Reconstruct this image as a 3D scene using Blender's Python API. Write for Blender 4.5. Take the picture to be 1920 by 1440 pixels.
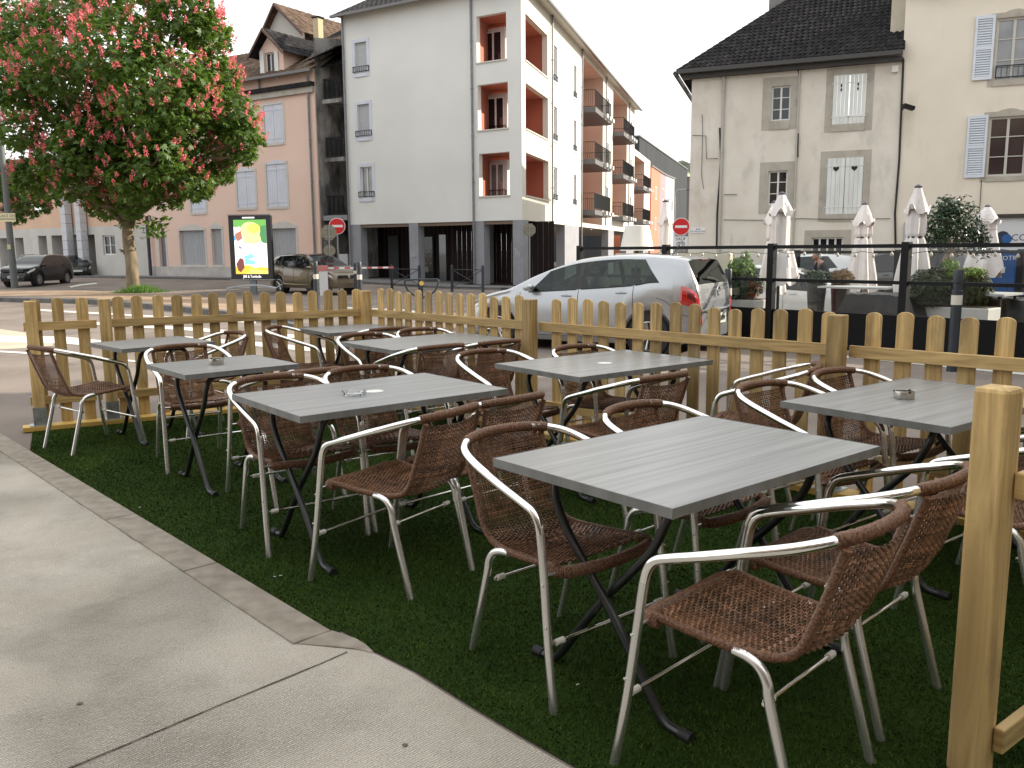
import bpy, math, random
import numpy as np
from mathutils import Vector, Matrix
R=math.radians; PI=math.pi
random.seed(7); rng=np.random.default_rng(7)
sc=bpy.context.scene
for o in list(bpy.data.objects): bpy.data.objects.remove(o)
C=sc.collection
# ------------------------------------------------------------------ camera, sky, sun, exposure
FPX=1625.1; PITCH=R(8.829); ROLL=R(-.4535); H=1.42
cd=bpy.data.cameras.new('camera'); cam=bpy.data.objects.new('camera',cd); C.objects.link(cam)
cd.sensor_width=36; cd.lens=36*FPX/1920; cd.clip_start=.05; cd.clip_end=2000
cam.matrix_world=Matrix.Translation((0,0,H))@Matrix.Rotation(PI/2-PITCH,4,'X')@Matrix.Rotation(ROLL,4,'Z')
sc.camera=cam
SUN_AZ=R(9); SUN_EL=R(24)           # azimuth measured from +X towards +Y
w=bpy.data.worlds.new('World'); sc.world=w; w.use_nodes=True
nt=w.node_tree; nt.nodes.clear()
wo=nt.nodes.new('ShaderNodeOutputWorld'); bg=nt.nodes.new('ShaderNodeBackground')
sky=nt.nodes.new('ShaderNodeTexSky'); sky.sky_type='NISHITA'; sky.sun_disc=False
sky.sun_elevation=SUN_EL; sky.sun_rotation=PI/2-SUN_AZ; sky.air_density=1.0; sky.dust_density=3.0; sky.ozone_density=1.0
tc=nt.nodes.new('ShaderNodeTexCoord'); nz=nt.nodes.new('ShaderNodeTexNoise'); nz.inputs['Scale'].default_value=1.6; nz.inputs['Detail'].default_value=6
mp=nt.nodes.new('ShaderNodeMapping'); mp.inputs['Scale'].default_value=(1,1,3)
cr=nt.nodes.new('ShaderNodeValToRGB'); cr.color_ramp.elements[0].position=.30; cr.color_ramp.elements[0].color=(.72,.72,.72,1); cr.color_ramp.elements[1].position=.62; cr.color_ramp.elements[1].color=(1,1,1,1)
mx=nt.nodes.new('ShaderNodeMixRGB'); mx.inputs[2].default_value=(9.2,9.3,9.3,1)   # bright thin cloud veil
nt.links.new(tc.outputs['Generated'],mp.inputs[0]); nt.links.new(mp.outputs[0],nz.inputs['Vector']); nt.links.new(nz.outputs['Fac'],cr.inputs[0])
nt.links.new(cr.outputs[0],mx.inputs[0]); nt.links.new(sky.outputs[0],mx.inputs[1]); nt.links.new(mx.outputs[0],bg.inputs[0])
bg.inputs[1].default_value=.10; nt.links.new(bg.outputs[0],wo.inputs[0])
ld=bpy.data.lights.new('sun','SUN'); ld.energy=4.4; ld.angle=R(.6); ld.color=(1,.90,.75)
sun=bpy.data.objects.new('sun',ld); C.objects.link(sun); sun.location=(40,5,30)
sd=Vector((math.cos(SUN_EL)*math.cos(SUN_AZ),math.cos(SUN_EL)*math.sin(SUN_AZ),math.sin(SUN_EL)))
sun.rotation_euler=sd.to_track_quat('Z','Y').to_euler()
sc.view_settings.view_transform='Standard'; sc.view_settings.look='None'; sc.view_settings.gamma=1; sc.view_settings.exposure=.86
sc.render.resolution_x=1024; sc.render.resolution_y=768
# ------------------------------------------------------------------ placing: the camera's rays met with the ground and with walls
def ray(x,y):
    X=(x-960)/FPX; Y=(720-y)/FPX; c,s=math.cos(ROLL),math.sin(ROLL); X,Y=c*X-s*Y,s*X+c*Y
    return Vector((X,math.cos(PITCH)+Y*math.sin(PITCH),-math.sin(PITCH)+Y*math.cos(PITCH)))
W0=Vector((.526,40.1,0)); UF=Vector((math.cos(R(147.9)),math.sin(R(147.9)),0)); US=Vector((math.cos(R(74.3)),math.sin(R(74.3)),0))
NF=Vector((-.5314,-.8471,0)); NS=Vector((US.y,-US.x,0))
def sstep(a,b,x):
    t=min(1,max(0,(x-a)/(b-a))); return t*t*(3-2*t)
def gz(x,y):
    z=-.0112*(max(y,9)-9)
    if y>60: z=-.571
    s=(x-W0.x)*UF.x+(y-W0.y)*UF.y; q=(x-W0.x)*NF.x+(y-W0.y)*NF.y
    return z+.30*sstep(1,11,s)*sstep(15,1,q)+ (sstep(9,30,s)*.10*sstep(15,1,q))
def G(px,py,dz=0):
    d=ray(px,py); t=2.
    if dz and False: pass
    lo,hi=.5,400
    f=lambda t:H+d.z*t-gz(d.x*t,d.y*t)-dz
    for i in range(60):
        m=(lo+hi)/2
        if f(m)>0: lo=m
        else: hi=m
    return Vector((d.x*lo,d.y*lo,gz(d.x*lo,d.y*lo)+dz))
def Z(px,py,z):
    d=ray(px,py); t=(z-H)/d.z; return Vector((d.x*t,d.y*t,z))
class Fc:
    """a vertical facade frame: s along u, z up, d outwards along n"""
    def __init__(s,o,u,n): s.o=Vector(o); s.u=Vector(u); s.n=Vector(n)
    def p(s,a,z,d=0): return s.o+s.u*a+s.n*d+Vector((0,0,z))
    def px(s,x,y):
        r=ray(x,y); t=(s.n.x*s.o.x+s.n.y*s.o.y)/(s.n.x*r.x+s.n.y*r.y)
        q=r*t; return ((q.x-s.o.x)*s.u.x+(q.y-s.o.y)*s.u.y, q.z+H-s.o.z)
    def rect(s,x0,y0,x1,y1):
        xm=(x0+x1)/2; ym=(y0+y1)/2
        a=s.px(x0,ym)[0]; b=s.px(x1,ym)[0]; c=s.px(xm,y1)[1]; d=s.px(xm,y0)[1]
        return min(a,b),max(a,b),c,d
# ------------------------------------------------------------------ mesh collecting
OFF={}
class MB:
    def __init__(s): s.v=[]; s.f=[]; s.m=[]; s.mat=0
    def q(s,*p):
        n=len(s.v); s.v+= [tuple(a) for a in p]; s.f.append(tuple(range(n,n+len(p)))); s.m.append(s.mat)
    def hexa(s,P):   # 8 corners: bottom 4, top 4
        n=len(s.v); s.v+=[tuple(a) for a in P]
        for f in ((3,2,1,0),(4,5,6,7),(0,1,5,4),(1,2,6,5),(2,3,7,6),(3,0,4,7)): s.f.append(tuple(n+i for i in f)); s.m.append(s.mat)
    def box(s,c,size,rz=0,M=None):
        x,y,z=size[0]/2,size[1]/2,size[2]/2
        P=[Vector(a) for a in ((-x,-y,-z),(x,-y,-z),(x,y,-z),(-x,y,-z),(-x,-y,z),(x,-y,z),(x,y,z),(-x,y,z))]
        M=Matrix.Translation(c)@(M if M is not None else Matrix.Rotation(rz,4,'Z'))
        s.hexa([M@p for p in P])
    def fbox(s,fc,a,b,c,d,e,f):
        s.hexa([fc.p(a,c,e),fc.p(b,c,e),fc.p(b,c,f),fc.p(a,c,f),fc.p(a,d,e),fc.p(b,d,e),fc.p(b,d,f),fc.p(a,d,f)])
    def prism(s,pts,ax,w):   # polygon of 3d points extruded by vector
        n=len(s.v); k=len(pts); ax=Vector(ax)
        s.v+=[tuple(p) for p in pts]+[tuple(Vector(p)+ax) for p in pts]
        s.f.append(tuple(range(n,n+k))); s.m.append(s.mat); s.f.append(tuple(range(n+2*k-1,n+k-1,-1))); s.m.append(s.mat)
        for i in range(k):
            j=(i+1)%k; s.f.append((n+i,n+k+i,n+k+j,n+j)); s.m.append(s.mat)
    def tube(s,pts,r,n=8,caps=True,closed=False,flat=1.0,up=None):
        pts=[Vector(p) for p in pts]; k=len(pts); b=len(s.v); t0=None; nrm=None
        rf=r if callable(r) else (lambda i:r)
        for i in range(k):
            a=pts[(i-1)%k] if (closed or i>0) else pts[i]; c=pts[(i+1)%k] if (closed or i<k-1) else pts[i]
            t=(c-a).normalized()
            if nrm is None:
                u=Vector(up) if up else (Vector((0,0,1)) if abs(t.z)<.9 else Vector((1,0,0)))
                nrm=(u-t*u.dot(t)).normalized()
            else:
                nrm=(nrm-t*nrm.dot(t)).normalized()
            bi=t.cross(nrm); rr=rf(i)
            for j in range(n):
                an=2*PI*(j+.5)/n; s.v.append(tuple(pts[i]+nrm*(math.cos(an)*rr*flat)+bi*(math.sin(an)*rr)))
        m=k if closed else k-1
        for i in range(m):
            for j in range(n):
                a=b+i*n+j; c=b+i*n+(j+1)%n; d=b+((i+1)%k)*n+(j+1)%n; e=b+((i+1)%k)*n+j
                s.f.append((a,c,d,e)); s.m.append(s.mat)
        if caps and not closed:
            s.f.append(tuple(b+j for j in range(n-1,-1,-1))); s.m.append(s.mat)
            s.f.append(tuple(b+(k-1)*n+j for j in range(n))); s.m.append(s.mat)
    def lathe(s,prof,c=(0,0,0),n=20,M=None):  # prof list of (r,z)
        b=len(s.v); c=Vector(c); M=M or Matrix.Identity(4)
        for r,z in prof:
            for j in range(n):
                a=2*PI*j/n; s.v.append(tuple(c+M@Vector((r*math.cos(a),r*math.sin(a),z))))
        for i in range(len(prof)-1):
            for j in range(n):
                s.f.append((b+i*n+j,b+i*n+(j+1)%n,b+(i+1)*n+(j+1)%n,b+(i+1)*n+j)); s.m.append(s.mat)
        s.f.append(tuple(b+j for j in range(n-1,-1,-1))); s.m.append(s.mat)
        s.f.append(tuple(b+(len(prof)-1)*n+j for j in range(n))); s.m.append(s.mat)
    def build(s,name,mats,parent=None,smooth=None,bevel=0):
        if not isinstance(mats,(list,tuple)): mats=[mats]
        off=OFF.get(parent.name,Vector((0,0,0))) if parent else Vector((0,0,0))
        me=bpy.data.meshes.new(name); v=s.v
        if off.length>0: v=[(a[0]-off.x,a[1]-off.y,a[2]-off.z) for a in v]
        me.from_pydata(v,[],s.f)
        for m in mats: me.materials.append(m)
        if len(mats)>1: me.polygons.foreach_set('material_index',s.m)
        if smooth is not None:
            me.polygons.foreach_set('use_smooth',[True]*len(s.f))
            if smooth<180: me.set_sharp_from_angle(angle=R(smooth))
        me.update(); o=bpy.data.objects.new(name,me); C.objects.link(o)
        if parent: o.parent=parent; OFF[o.name]=off
        if bevel:
            bv=o.modifiers.new('bevel','BEVEL'); bv.width=bevel; bv.segments=2; bv.limit_method='ANGLE'
        return o
def npmesh(name,V,F,mat,parent=None,mats=None,mi=None):
    k=F.shape[1]; me=bpy.data.meshes.new(name)
    off=OFF.get(parent.name,Vector((0,0,0))) if parent else Vector((0,0,0))
    V=V-np.array(off)
    me.vertices.add(len(V)); me.vertices.foreach_set('co',V.astype(np.float32).ravel())
    me.loops.add(F.size); me.loops.foreach_set('vertex_index',F.astype(np.int32).ravel())
    me.polygons.add(len(F)); me.polygons.foreach_set('loop_start',np.arange(0,F.size,k,dtype=np.int32)); 
    try: me.polygons.foreach_set('loop_total',np.full(len(F),k,dtype=np.int32))
    except Exception: pass
    for m in (mats or [mat]): me.materials.append(m)
    if mi is not None: me.polygons.foreach_set('material_index',mi)
    me.update(); me.validate(); o=bpy.data.objects.new(name,me); C.objects.link(o)
    if parent: o.parent=parent; OFF[o.name]=off
    return o
def tag(o,label,cat,group=None,kind=None):
    if label: o['label']=label
    if cat: o['category']=cat
    if group: o['group']=group
    if kind: o['kind']=kind
    return o
def thing(name,label,cat,loc=(0,0,0),rz=0,group=None,world=True):
    """Empty at the base of a thing; world=True means its parts are meshed in world coordinates"""
    o=bpy.data.objects.new(name,None); C.objects.link(o); o.location=loc; o.rotation_euler=(0,0,rz); o.empty_display_size=.2
    if world: OFF[o.name]=Vector(loc)
    return tag(o,label,cat,group)
def struct(name,mb,mats,**k):
    o=mb.build(name,mats,**k); o['kind']='structure'; return o
def dup(root,loc,rz,label,group=None):
    def cp(o,par):
        c=o.copy(); C.objects.link(c)
        if par: c.parent=par
        for ch in kids[o.name]: cp(ch,c)
        return c
    kids={}
    for o in [root]+list(root.children_recursive): kids[o.name]=list(o.children)
    r=cp(root,None); r.location=loc; r.rotation_euler=(0,0,rz); r['label']=label
    if group: r['group']=group
    return r
# ------------------------------------------------------------------ materials
MT={}
def mat(name,col,rough=.6,metal=0,bump=0,bscale=30,var=0,vscale=4,spec=.5,stretch=None,objrand=0,island=0,coat=0,emis=None,col2=None,alpha=1,trans=0,detail=6,dist=0,obj=False):
    if name in MT: return MT[name]
    m=bpy.data.materials.new(name); MT[name]=m; m.use_nodes=True; t=m.node_tree; N=t.nodes; L=t.links; b=N['Principled BSDF']
    def n(k,**kw):
        x=N.new(k)
        for a,v in kw.items(): setattr(x,a,v)
        return x
    b.inputs['Base Color'].default_value=(*col,1); b.inputs['Roughness'].default_value=rough; b.inputs['Metallic'].default_value=metal
    b.inputs['Specular IOR Level'].default_value=spec; b.inputs['Coat Weight'].default_value=coat; b.inputs['Alpha'].default_value=alpha; b.inputs['Transmission Weight'].default_value=trans
    if emis: b.inputs['Emission Color'].default_value=(*emis[0],1); b.inputs['Emission Strength'].default_value=emis[1]
    src=None
    geo=n('ShaderNodeNewGeometry'); tcd=n('ShaderNodeTexCoord'); vec=tcd.outputs['Object'] if obj else geo.outputs['Position']
    if stretch:
        mp=n('ShaderNodeMapping'); mp.inputs['Scale'].default_value=stretch[:3]
        if len(stretch)>3: mp.inputs['Rotation'].default_value=(0,0,stretch[3])
        L.new(vec,mp.inputs[0]); vec=mp.outputs[0]
    cur=None
    if var or col2:
        z=n('ShaderNodeTexNoise'); z.inputs['Scale'].default_value=vscale; z.inputs['Detail'].default_value=detail; z.inputs['Distortion'].default_value=dist; L.new(vec,z.inputs['Vector'])
        r=n('ShaderNodeValToRGB'); e=r.color_ramp.elements; e[0].position=.32; e[1].position=.68
        c2=col2 or tuple(c*(1+var) for c in col); c1=col if col2 else tuple(c*(1-var) for c in col)
        e[0].color=(*c1,1); e[1].color=(*c2,1); L.new(z.outputs['Fac'],r.inputs[0]); cur=r.outputs[0]
    if objrand or island:
        h=n('ShaderNodeHueSaturation'); mr=n('ShaderNodeMapRange'); oi=n('ShaderNodeObjectInfo')
        a=objrand or island; mr.inputs['To Min'].default_value=1-a; mr.inputs['To Max'].default_value=1+a
        L.new(geo.outputs['Random Per Island'] if island else oi.outputs['Random'],mr.inputs['Value'])
        if cur: L.new(cur,h.inputs['Color'])
        else: h.inputs['Color'].default_value=(*col,1)
        L.new(mr.outputs[0],h.inputs['Value']); cur=h.outputs[0]
    if cur: L.new(cur,b.inputs['Base Color'])
    if bump:
        z=n('ShaderNodeTexNoise'); z.inputs['Scale'].default_value=bscale; z.inputs['Detail'].default_value=5; L.new(vec,z.inputs['Vector'])
        bp=n('ShaderNodeBump'); bp.inputs['Strength'].default_value=min(1,bump*20) if bump<.05 else 1; bp.inputs['Distance'].default_value=bump; L.new(z.outputs['Fac'],bp.inputs['Height']); L.new(bp.outputs[0],b.inputs['Normal'])
    m['_']=0
    return m
def stain(m,col,scale=(1,1,.25),th=(.55,.72),ns=1.2,amt=.6):
    """adds irregular dirt streaks over a material's colour"""
    t=m.node_tree; N=t.nodes; L=t.links; b=N['Principled BSDF']; lk=b.inputs['Base Color'].links
    g=N.new('ShaderNodeNewGeometry'); mp=N.new('ShaderNodeMapping'); mp.inputs['Scale'].default_value=scale; L.new(g.outputs['Position'],mp.inputs[0])
    z=N.new('ShaderNodeTexNoise'); z.inputs['Scale'].default_value=ns; z.inputs['Detail'].default_value=9; z.inputs['Roughness'].default_value=.65; L.new(mp.outputs[0],z.inputs['Vector'])
    r=N.new('ShaderNodeMapRange'); r.inputs['From Min'].default_value=th[0]; r.inputs['From Max'].default_value=th[1]; r.inputs['To Max'].default_value=amt; L.new(z.outputs['Fac'],r.inputs['Value'])
    x=N.new('ShaderNodeMixRGB'); x.inputs[2].default_value=(*col,1); L.new(r.outputs[0],x.inputs[0])
    if lk: L.new(lk[0].from_socket,x.inputs[1])
    else: x.inputs[1].default_value=b.inputs['Base Color'].default_value
    L.new(x.outputs[0],b.inputs['Base Color']); return m
wood=mat('pine',(.35,.23,.09),.66,bump=.002,bscale=60,col2=(.68,.485,.21),vscale=16,stretch=(1,1,.07),objrand=.30,dist=2.2,detail=9)
stain(wood,(.17,.115,.05),(1,1,.45),(.50,.72),4.5,.65); stain(wood,(.19,.085,.03),(1,1,.8),(.69,.73),9,.85); stain(wood,(.42,.37,.25),(1,1,.3),(.55,.8),7,.5)
woodh=mat('pine_rail',(.36,.24,.095),.64,bump=.0016,bscale=50,col2=(.65,.465,.205),vscale=7,stretch=(.22,.22,3),objrand=.15,dist=1.8,detail=9)
stain(woodh,(.18,.12,.055),(1,1,1),(.52,.75),3,.5); stain(woodh,(.15,.07,.025),(1,1,1),(.70,.74),8,.9)
ywood=mat('yellow_timber',(.62,.40,.10),.6,var=.12,vscale=8,bump=.001,objrand=.05)
galv=mat('galvanised_steel',(.42,.44,.45),.42,metal=.85,var=.2,vscale=30)
rattan=mat('brown_rattan',(.22,.118,.068),.42,var=.42,vscale=22,island=.55,objrand=0,spec=.35)
rwrap=mat('brown_rattan_wrap',(.30,.16,.092),.40,col2=(.065,.030,.018),vscale=150,stretch=(1,1,1),spec=.4,obj=True,detail=3)
alu=mat('polished_aluminium',(.90,.90,.88),.12,metal=1,bump=.0004,bscale=8)
steel=mat('dark_steel_tube',(.055,.058,.06),.30,metal=.7)
rubber=mat('black_rubber',(.012,.012,.013),.6)
white_pl=mat('white_plastic',(.72,.70,.64),.5)
ttop=mat('grey_laminate',(.205,.207,.203),.33,col2=(.33,.333,.325),vscale=5,stretch=(.22,9,9),bump=.0003,bscale=40,obj=True,dist=.4,spec=.5)
tedge=mat('grey_laminate_edge',(.15,.155,.15),.42,col2=(.215,.22,.215),vscale=4,stretch=(4,4,.3),obj=True)
# ------------------------------------------------------------------ ground
turf=mat('artificial_turf_base',(.014,.030,.005),.95,spec=.1,col2=(.024,.046,.008),vscale=3,bump=.004,bscale=250)
asph=mat('asphalt',(.16,.135,.118),.9,spec=.2,col2=(.25,.21,.18),vscale=.7,bump=.003,bscale=120); stain(asph,(.06,.055,.05),(1,1,1),(.56,.7),.9,.5)
def asphalt_grain(m,sc_=160,a=.25):
    t=m.node_tree;N=t.nodes;L=t.links;b=N['Principled BSDF'];lk=b.inputs['Base Color'].links[0].from_socket
    g=N.new('ShaderNodeNewGeometry');z=N.new('ShaderNodeTexNoise');z.inputs['Scale'].default_value=sc_;z.inputs['Detail'].default_value=2;L.new(g.outputs['Position'],z.inputs['Vector'])
    r=N.new('ShaderNodeMapRange');r.inputs['From Min'].default_value=.35;r.inputs['From Max'].default_value=.65;r.inputs['To Min'].default_value=1-a;r.inputs['To Max'].default_value=1+a;L.new(z.outputs['Fac'],r.inputs['Value'])
    h=N.new('ShaderNodeHueSaturation');L.new(lk,h.inputs['Color']);L.new(r.outputs[0],h.inputs['Value']);L.new(h.outputs[0],b.inputs['Base Color'])
asphalt_grain(asph)
conc=mat('brushed_concrete',(.41,.372,.31),.92,spec=.2,col2=(.545,.50,.43),vscale=2.2,bump=.002,bscale=90); stain(conc,(.27,.245,.205),(1,1,1),(.50,.74),3.2,.45); stain(conc,(.33,.28,.22),(1,1,1),(.55,.8),.8,.3); stain(conc,(.17,.15,.12),(1,1,1),(.635,.68),75,.65); asphalt_grain(conc,260,.26)
# broom ridges running across the slab
t=conc.node_tree; bn=[n for n in t.nodes if n.type=='BUMP'][0]
g_=t.nodes.new('ShaderNodeNewGeometry'); m_=t.nodes.new('ShaderNodeMapping'); m_.inputs['Rotation'].default_value=(0,0,R(47)); wv=t.nodes.new('ShaderNodeTexWave'); wv.inputs['Scale'].default_value=34; wv.inputs['Distortion'].default_value=3.5; wv.inputs['Detail'].default_value=3; wv.inputs['Detail Scale'].default_value=2
b2=t.nodes.new('ShaderNodeBump'); b2.inputs['Distance'].default_value=.006; b2.inputs['Strength'].default_value=.9
t.links.new(g_.outputs['Position'],m_.inputs[0]); t.links.new(m_.outputs[0],wv.inputs['Vector']); t.links.new(wv.outputs['Fac'],b2.inputs['Height']); t.links.new(bn.outputs[0],b2.inputs['Normal'])
lk_=t.nodes['Principled BSDF'].inputs['Base Color'].links[0].from_socket; mr_=t.nodes.new('ShaderNodeMapRange'); mr_.inputs['From Min'].default_value=.15; mr_.inputs['From Max'].default_value=.6; mr_.inputs['To Min'].default_value=.70; mr_.inputs['To Max'].default_value=1.05; hs_=t.nodes.new('ShaderNodeHueSaturation'); t.links.new(wv.outputs['Fac'],mr_.inputs['Value']); t.links.new(lk_,hs_.inputs['Color']); t.links.new(mr_.outputs[0],hs_.inputs['Value']); t.links.new(hs_.outputs[0],t.nodes['Principled BSDF'].inputs['Base Color']); t.links.new(b2.outputs[0],t.nodes['Principled BSDF'].inputs['Normal'])
pz=t.nodes.new('ShaderNodeTexNoise'); pz.inputs['Scale'].default_value=1.1; t.links.new(g_.outputs['Position'],pz.inputs['Vector']); pr_=t.nodes.new('ShaderNodeMapRange'); pr_.inputs['From Min'].default_value=.42; pr_.inputs['From Max'].default_value=.6; t.links.new(pz.outputs['Fac'],pr_.inputs['Value']); t.links.new(pr_.outputs[0],b2.inputs['Strength'])
kerbm=mat('kerb_stone',(.235,.205,.165),.92,spec=.15,col2=(.34,.30,.25),vscale=14,bump=.002,bscale=100)
kerbd=mat('dark_kerb',(.12,.115,.11),.85,var=.25,vscale=3)
paint=mat('road_paint',(.62,.60,.54),.7,var=.14,vscale=6)
pavem=mat('pavement',(.17,.165,.165),.85,var=.15,vscale=1.5)
soil=mat('sandy_gravel',(.36,.27,.18),.9,col2=(.27,.17,.11),vscale=1.5,bump=.01,bscale=20)
sunroad=mat('sunlit_road_tone',(.44,.38,.29),.85,var=.1,vscale=2)  # road under sunlight, its brightness put into the colour
def sheet(name,m,xs,ys,dz=0,fn=None):
    V=[];F=[]
    for y in ys:
        for x in xs: V.append((x,y,gz(x,y)+dz))
    nx=len(xs)
    for j in range(len(ys)-1):
        for i in range(nx-1): F.append((j*nx+i,j*nx+i+1,(j+1)*nx+i+1,(j+1)*nx+i))
    b=MB(); b.v=V; b.f=F; b.m=[0]*len(F); return struct(name,b,m,smooth=180)
xs=[-1500,-600,-250,-120,-80]+[ -60+2*i for i in range(48)]+[40,60,100,250,600,1500]
ys=[-60,-20,-5,0,3,6,9]+[11+2*i for i in range(25)]+[60,80,100,140,250,600,1500]
sheet('road',asph,xs,ys,-.0)
def patch(name,m,poly,dz,kind='structure',step=None,thick=0):
    """a flat-lying sheet with the ground's own slope: polygon in plan, triangulated with a fine fan"""
    b=MB(); n=len(poly); P=[Vector((p[0],p[1],gz(p[0],p[1])+dz)) for p in poly]
    b.v=[tuple(p) for p in P]; b.f=[tuple(range(n))]; b.m=[0]
    if thick:
        b.v+=[(p.x,p.y,p.z-thick) for p in P]
        for i in range(n): j=(i+1)%n; b.f.append((i,n+i,n+j,j)); b.m.append(0)
    o=b.build(name,m); o['kind']=kind; return o
# foreground: kerb edge between slab and turf
KE=[Z(x,y,0) for x,y in ((60,850),(250,965),(400,1055),(625,1190))]
kd=(KE[3]-KE[0]).normalized(); kn=Vector((-kd.y,kd.x,0));
if kn.y>0: kn=-kn
K0=KE[0]-kd*1.2; K1=KE[3]
slabz=.012
# slab of pavement: big sheet on the camera side of the kerb
e0=K0+kn*.17; e1=K1+kn*.15
edge2=[Z(x,y,0) for x,y in ((640,1184),(700,1222),(780,1262),(880,1325),(980,1385),(1085,1445),(1300,1600),(1700,1900))]
sl=[(e0.x-kd.x*14,e0.y-kd.y*14),(e0.x,e0.y)]
nE=26
for i in range(1,nE):
    p=e0+(e1-e0)*(i/nE); j=random.uniform(-.012,.012); sl.append((p.x+kn.x*j,p.y+kn.y*j))
sl+=[(e1.x,e1.y)]+[(p.x-.01,p.y-.02) for p in edge2[1:]]+[(1.6,.4),(3,-3),(-8,-8),(-16,0)]
patch('pavement',conc,[(a,b) for a,b in sl],slabz,thick=.05)
# kerb stones
b=MB(); L=(K1-K0).length; a=-10.
cuts=[-10,-8.2,-6.4,-4.7,-2.9]+[ (Z(x,y,0)-K0).dot(kd) for x,y in ((262,968),(415,1060))]
cuts=sorted(cuts+[ (Z(95,868,0)-K0).dot(kd), L])
for i in range(len(cuts)-1):
    s0,s1=cuts[i]+.004,cuts[i+1]-.004
    c=K0+kd*((s0+s1)/2)+kn*.085; b.box((c.x,c.y,-.03),(s1-s0,.155,.10),math.atan2(kd.y,kd.x))
c=Z(672,1203,0); b.prism([K1-kd*.01+Vector((0,0,.0165)),Z(648,1189,.0165),Z(668,1196,.0165),Z(686,1207,.0165),Z(701,1221,.0165),Z(694,1222,.0165),Z(660,1214,.0165),e1+Vector((0,0,.0165))],(0,0,-.05),0)
struct('kerb',b,kerbm,bevel=.004)
# slab joints (recessed dark grooves)
b=MB()
def groove(p,q,w=.007):
    d=(q-p).normalized(); n_=Vector((-d.y,d.x,0))*w/2; k=24
    prev=None
    for i in range(k+1):
        c=p+(q-p)*i/k+n_*random.uniform(-1,1)*.9; ww=random.uniform(.6,1.3)
        cur=(c-n_*ww,c+n_*ww)
        if prev: b.q(prev[0],prev[1],cur[1],cur[0])
        prev=cur
j0=Z(652,1222,slabz+.003); j1=Z(130,1440,slabz+.003); groove(j0,j0+(j1-j0)*3)
j2=Z(-40,765,slabz+.003); 
struct('pavement_joint',b,mat('joint_dirt',(.075,.065,.05),.95))
# worn iron cover spots
b=MB()
for x,y,r in ((150,1318,.010),(760,1396,.009)):
    c=Z(x,y,slabz+.003); b.v; n=12; b.q(*[(c.x+r*random.uniform(.7,1.2)*math.cos(2*PI*i/n),c.y+r*random.uniform(.7,1.2)*math.sin(2*PI*i/n),c.z) for i in range(n)])
o=struct('pavement_stain',b,mat('gum_spot',(.12,.10,.09),.9))
# turf
CO=Vector((-1.394,8.296,0)); LE=Vector((-3.829,6.967,0)); RE=Vector((2.456,4.293,0))
uL=(LE-CO).normalized(); uR=(RE-CO).normalized()
RE2=CO+uR*7.6; FP=Vector((1.225,2.15,0)); uP=Vector((.788,.616,0)).normalized()
turfpoly=[(LE.x+.0,LE.y-.02)]
tp=[K0+kd*1.02, K0+kd*1.2, K1, *edge2]
T0=CO+uL*2.86
poly=[(T0.x,T0.y),(tp[1].x-.02,tp[1].y+.01)]+[(p.x,p.y) for p in tp[2:]]+[(1.9,.6),(3.45,3.3),(3.14,3.66),(CO.x,CO.y)]
patch('artificial_turf',turf,poly,.006)
def inpoly(x,y,P):
    c=np.zeros(len(x),bool); n=len(P); j=n-1
    for i in range(n):
        xi,yi=P[i];xj,yj=P[j]
        with np.errstate(divide='ignore',invalid='ignore'):
            c^=((yi>y)!=(yj>y))&(x<(xj-xi)*(y-yi)/(yj-yi+1e-12)+xi)
        j=i
    return c
N=900000
yy=1.2+7.3*rng.random(N)**1.9; xx=-4.2+9*rng.random(N)
keep=inpoly(xx,yy,poly)&(np.abs(xx)<.66*yy+.35); xx=xx[keep];yy=yy[keep]; n=len(xx)
hh=rng.uniform(.006,.012,n); an=rng.random(n)*2*PI; wd=rng.uniform(.0012,.0022,n)*(1+yy*.25); lean=rng.normal(0,.006,(n,2))
zz=np.full(n,.006)
V=np.empty((n,3,3)); V[:,0]=np.stack([xx-np.cos(an)*wd,yy-np.sin(an)*wd,zz-.001],1); V[:,1]=np.stack([xx+np.cos(an)*wd,yy+np.sin(an)*wd,zz-.001],1); V[:,2]=np.stack([xx+lean[:,0],yy+lean[:,1],zz+hh],1)
grassm=mat('turf_blades',(.032,.062,.011),.9,col2=(.064,.104,.020),vscale=1.8,island=.35,spec=.02)
o=npmesh('turf_pile',V.reshape(-1,3),np.arange(n*3).reshape(-1,3),grassm); tag(o,'short dark green artificial grass pile under the tables','grass',kind='stuff')
# litter flecks on the turf
fl=[(562,1096),(1115-20,1000),(1085,1220),(455,845),(280,870),(590,1102),(650,1345-100)]
b=MB()
for x,y in ((1083,1283),(515,1081),(526,1079),(670,1203),(262,951)):
    c=Z(x,y,.015); a=random.random()*6; b.box(c,(.012,.004,.002),a)
tag(b.build('paper_scrap',white_pl),'tiny white paper scraps lying on the turf edge','litter',kind='stuff')
# ---- roadway details left/back
def gp(*pts): return [(G(x,y).x,G(x,y).y) for x,y in pts]
def strip_px(name,m,pts0,pts1,dz,k=1,thick=0):
    b=MB(); A=[G(*p,dz) for p in pts0]; B=[G(*p,dz) for p in pts1]
    for i in range(len(A)-1): b.q(A[i],A[i+1],B[i+1],B[i])
    if thick:
        for P in (A,B):
            for i in range(len(P)-1): b.q(P[i],P[i+1],P[i+1]-Vector((0,0,thick)),P[i]-Vector((0,0,thick)))
        for i in (0,-1): b.q(A[i],B[i],B[i]-Vector((0,0,thick)),A[i]-Vector((0,0,thick)))
    return struct(name,b,m)
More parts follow.
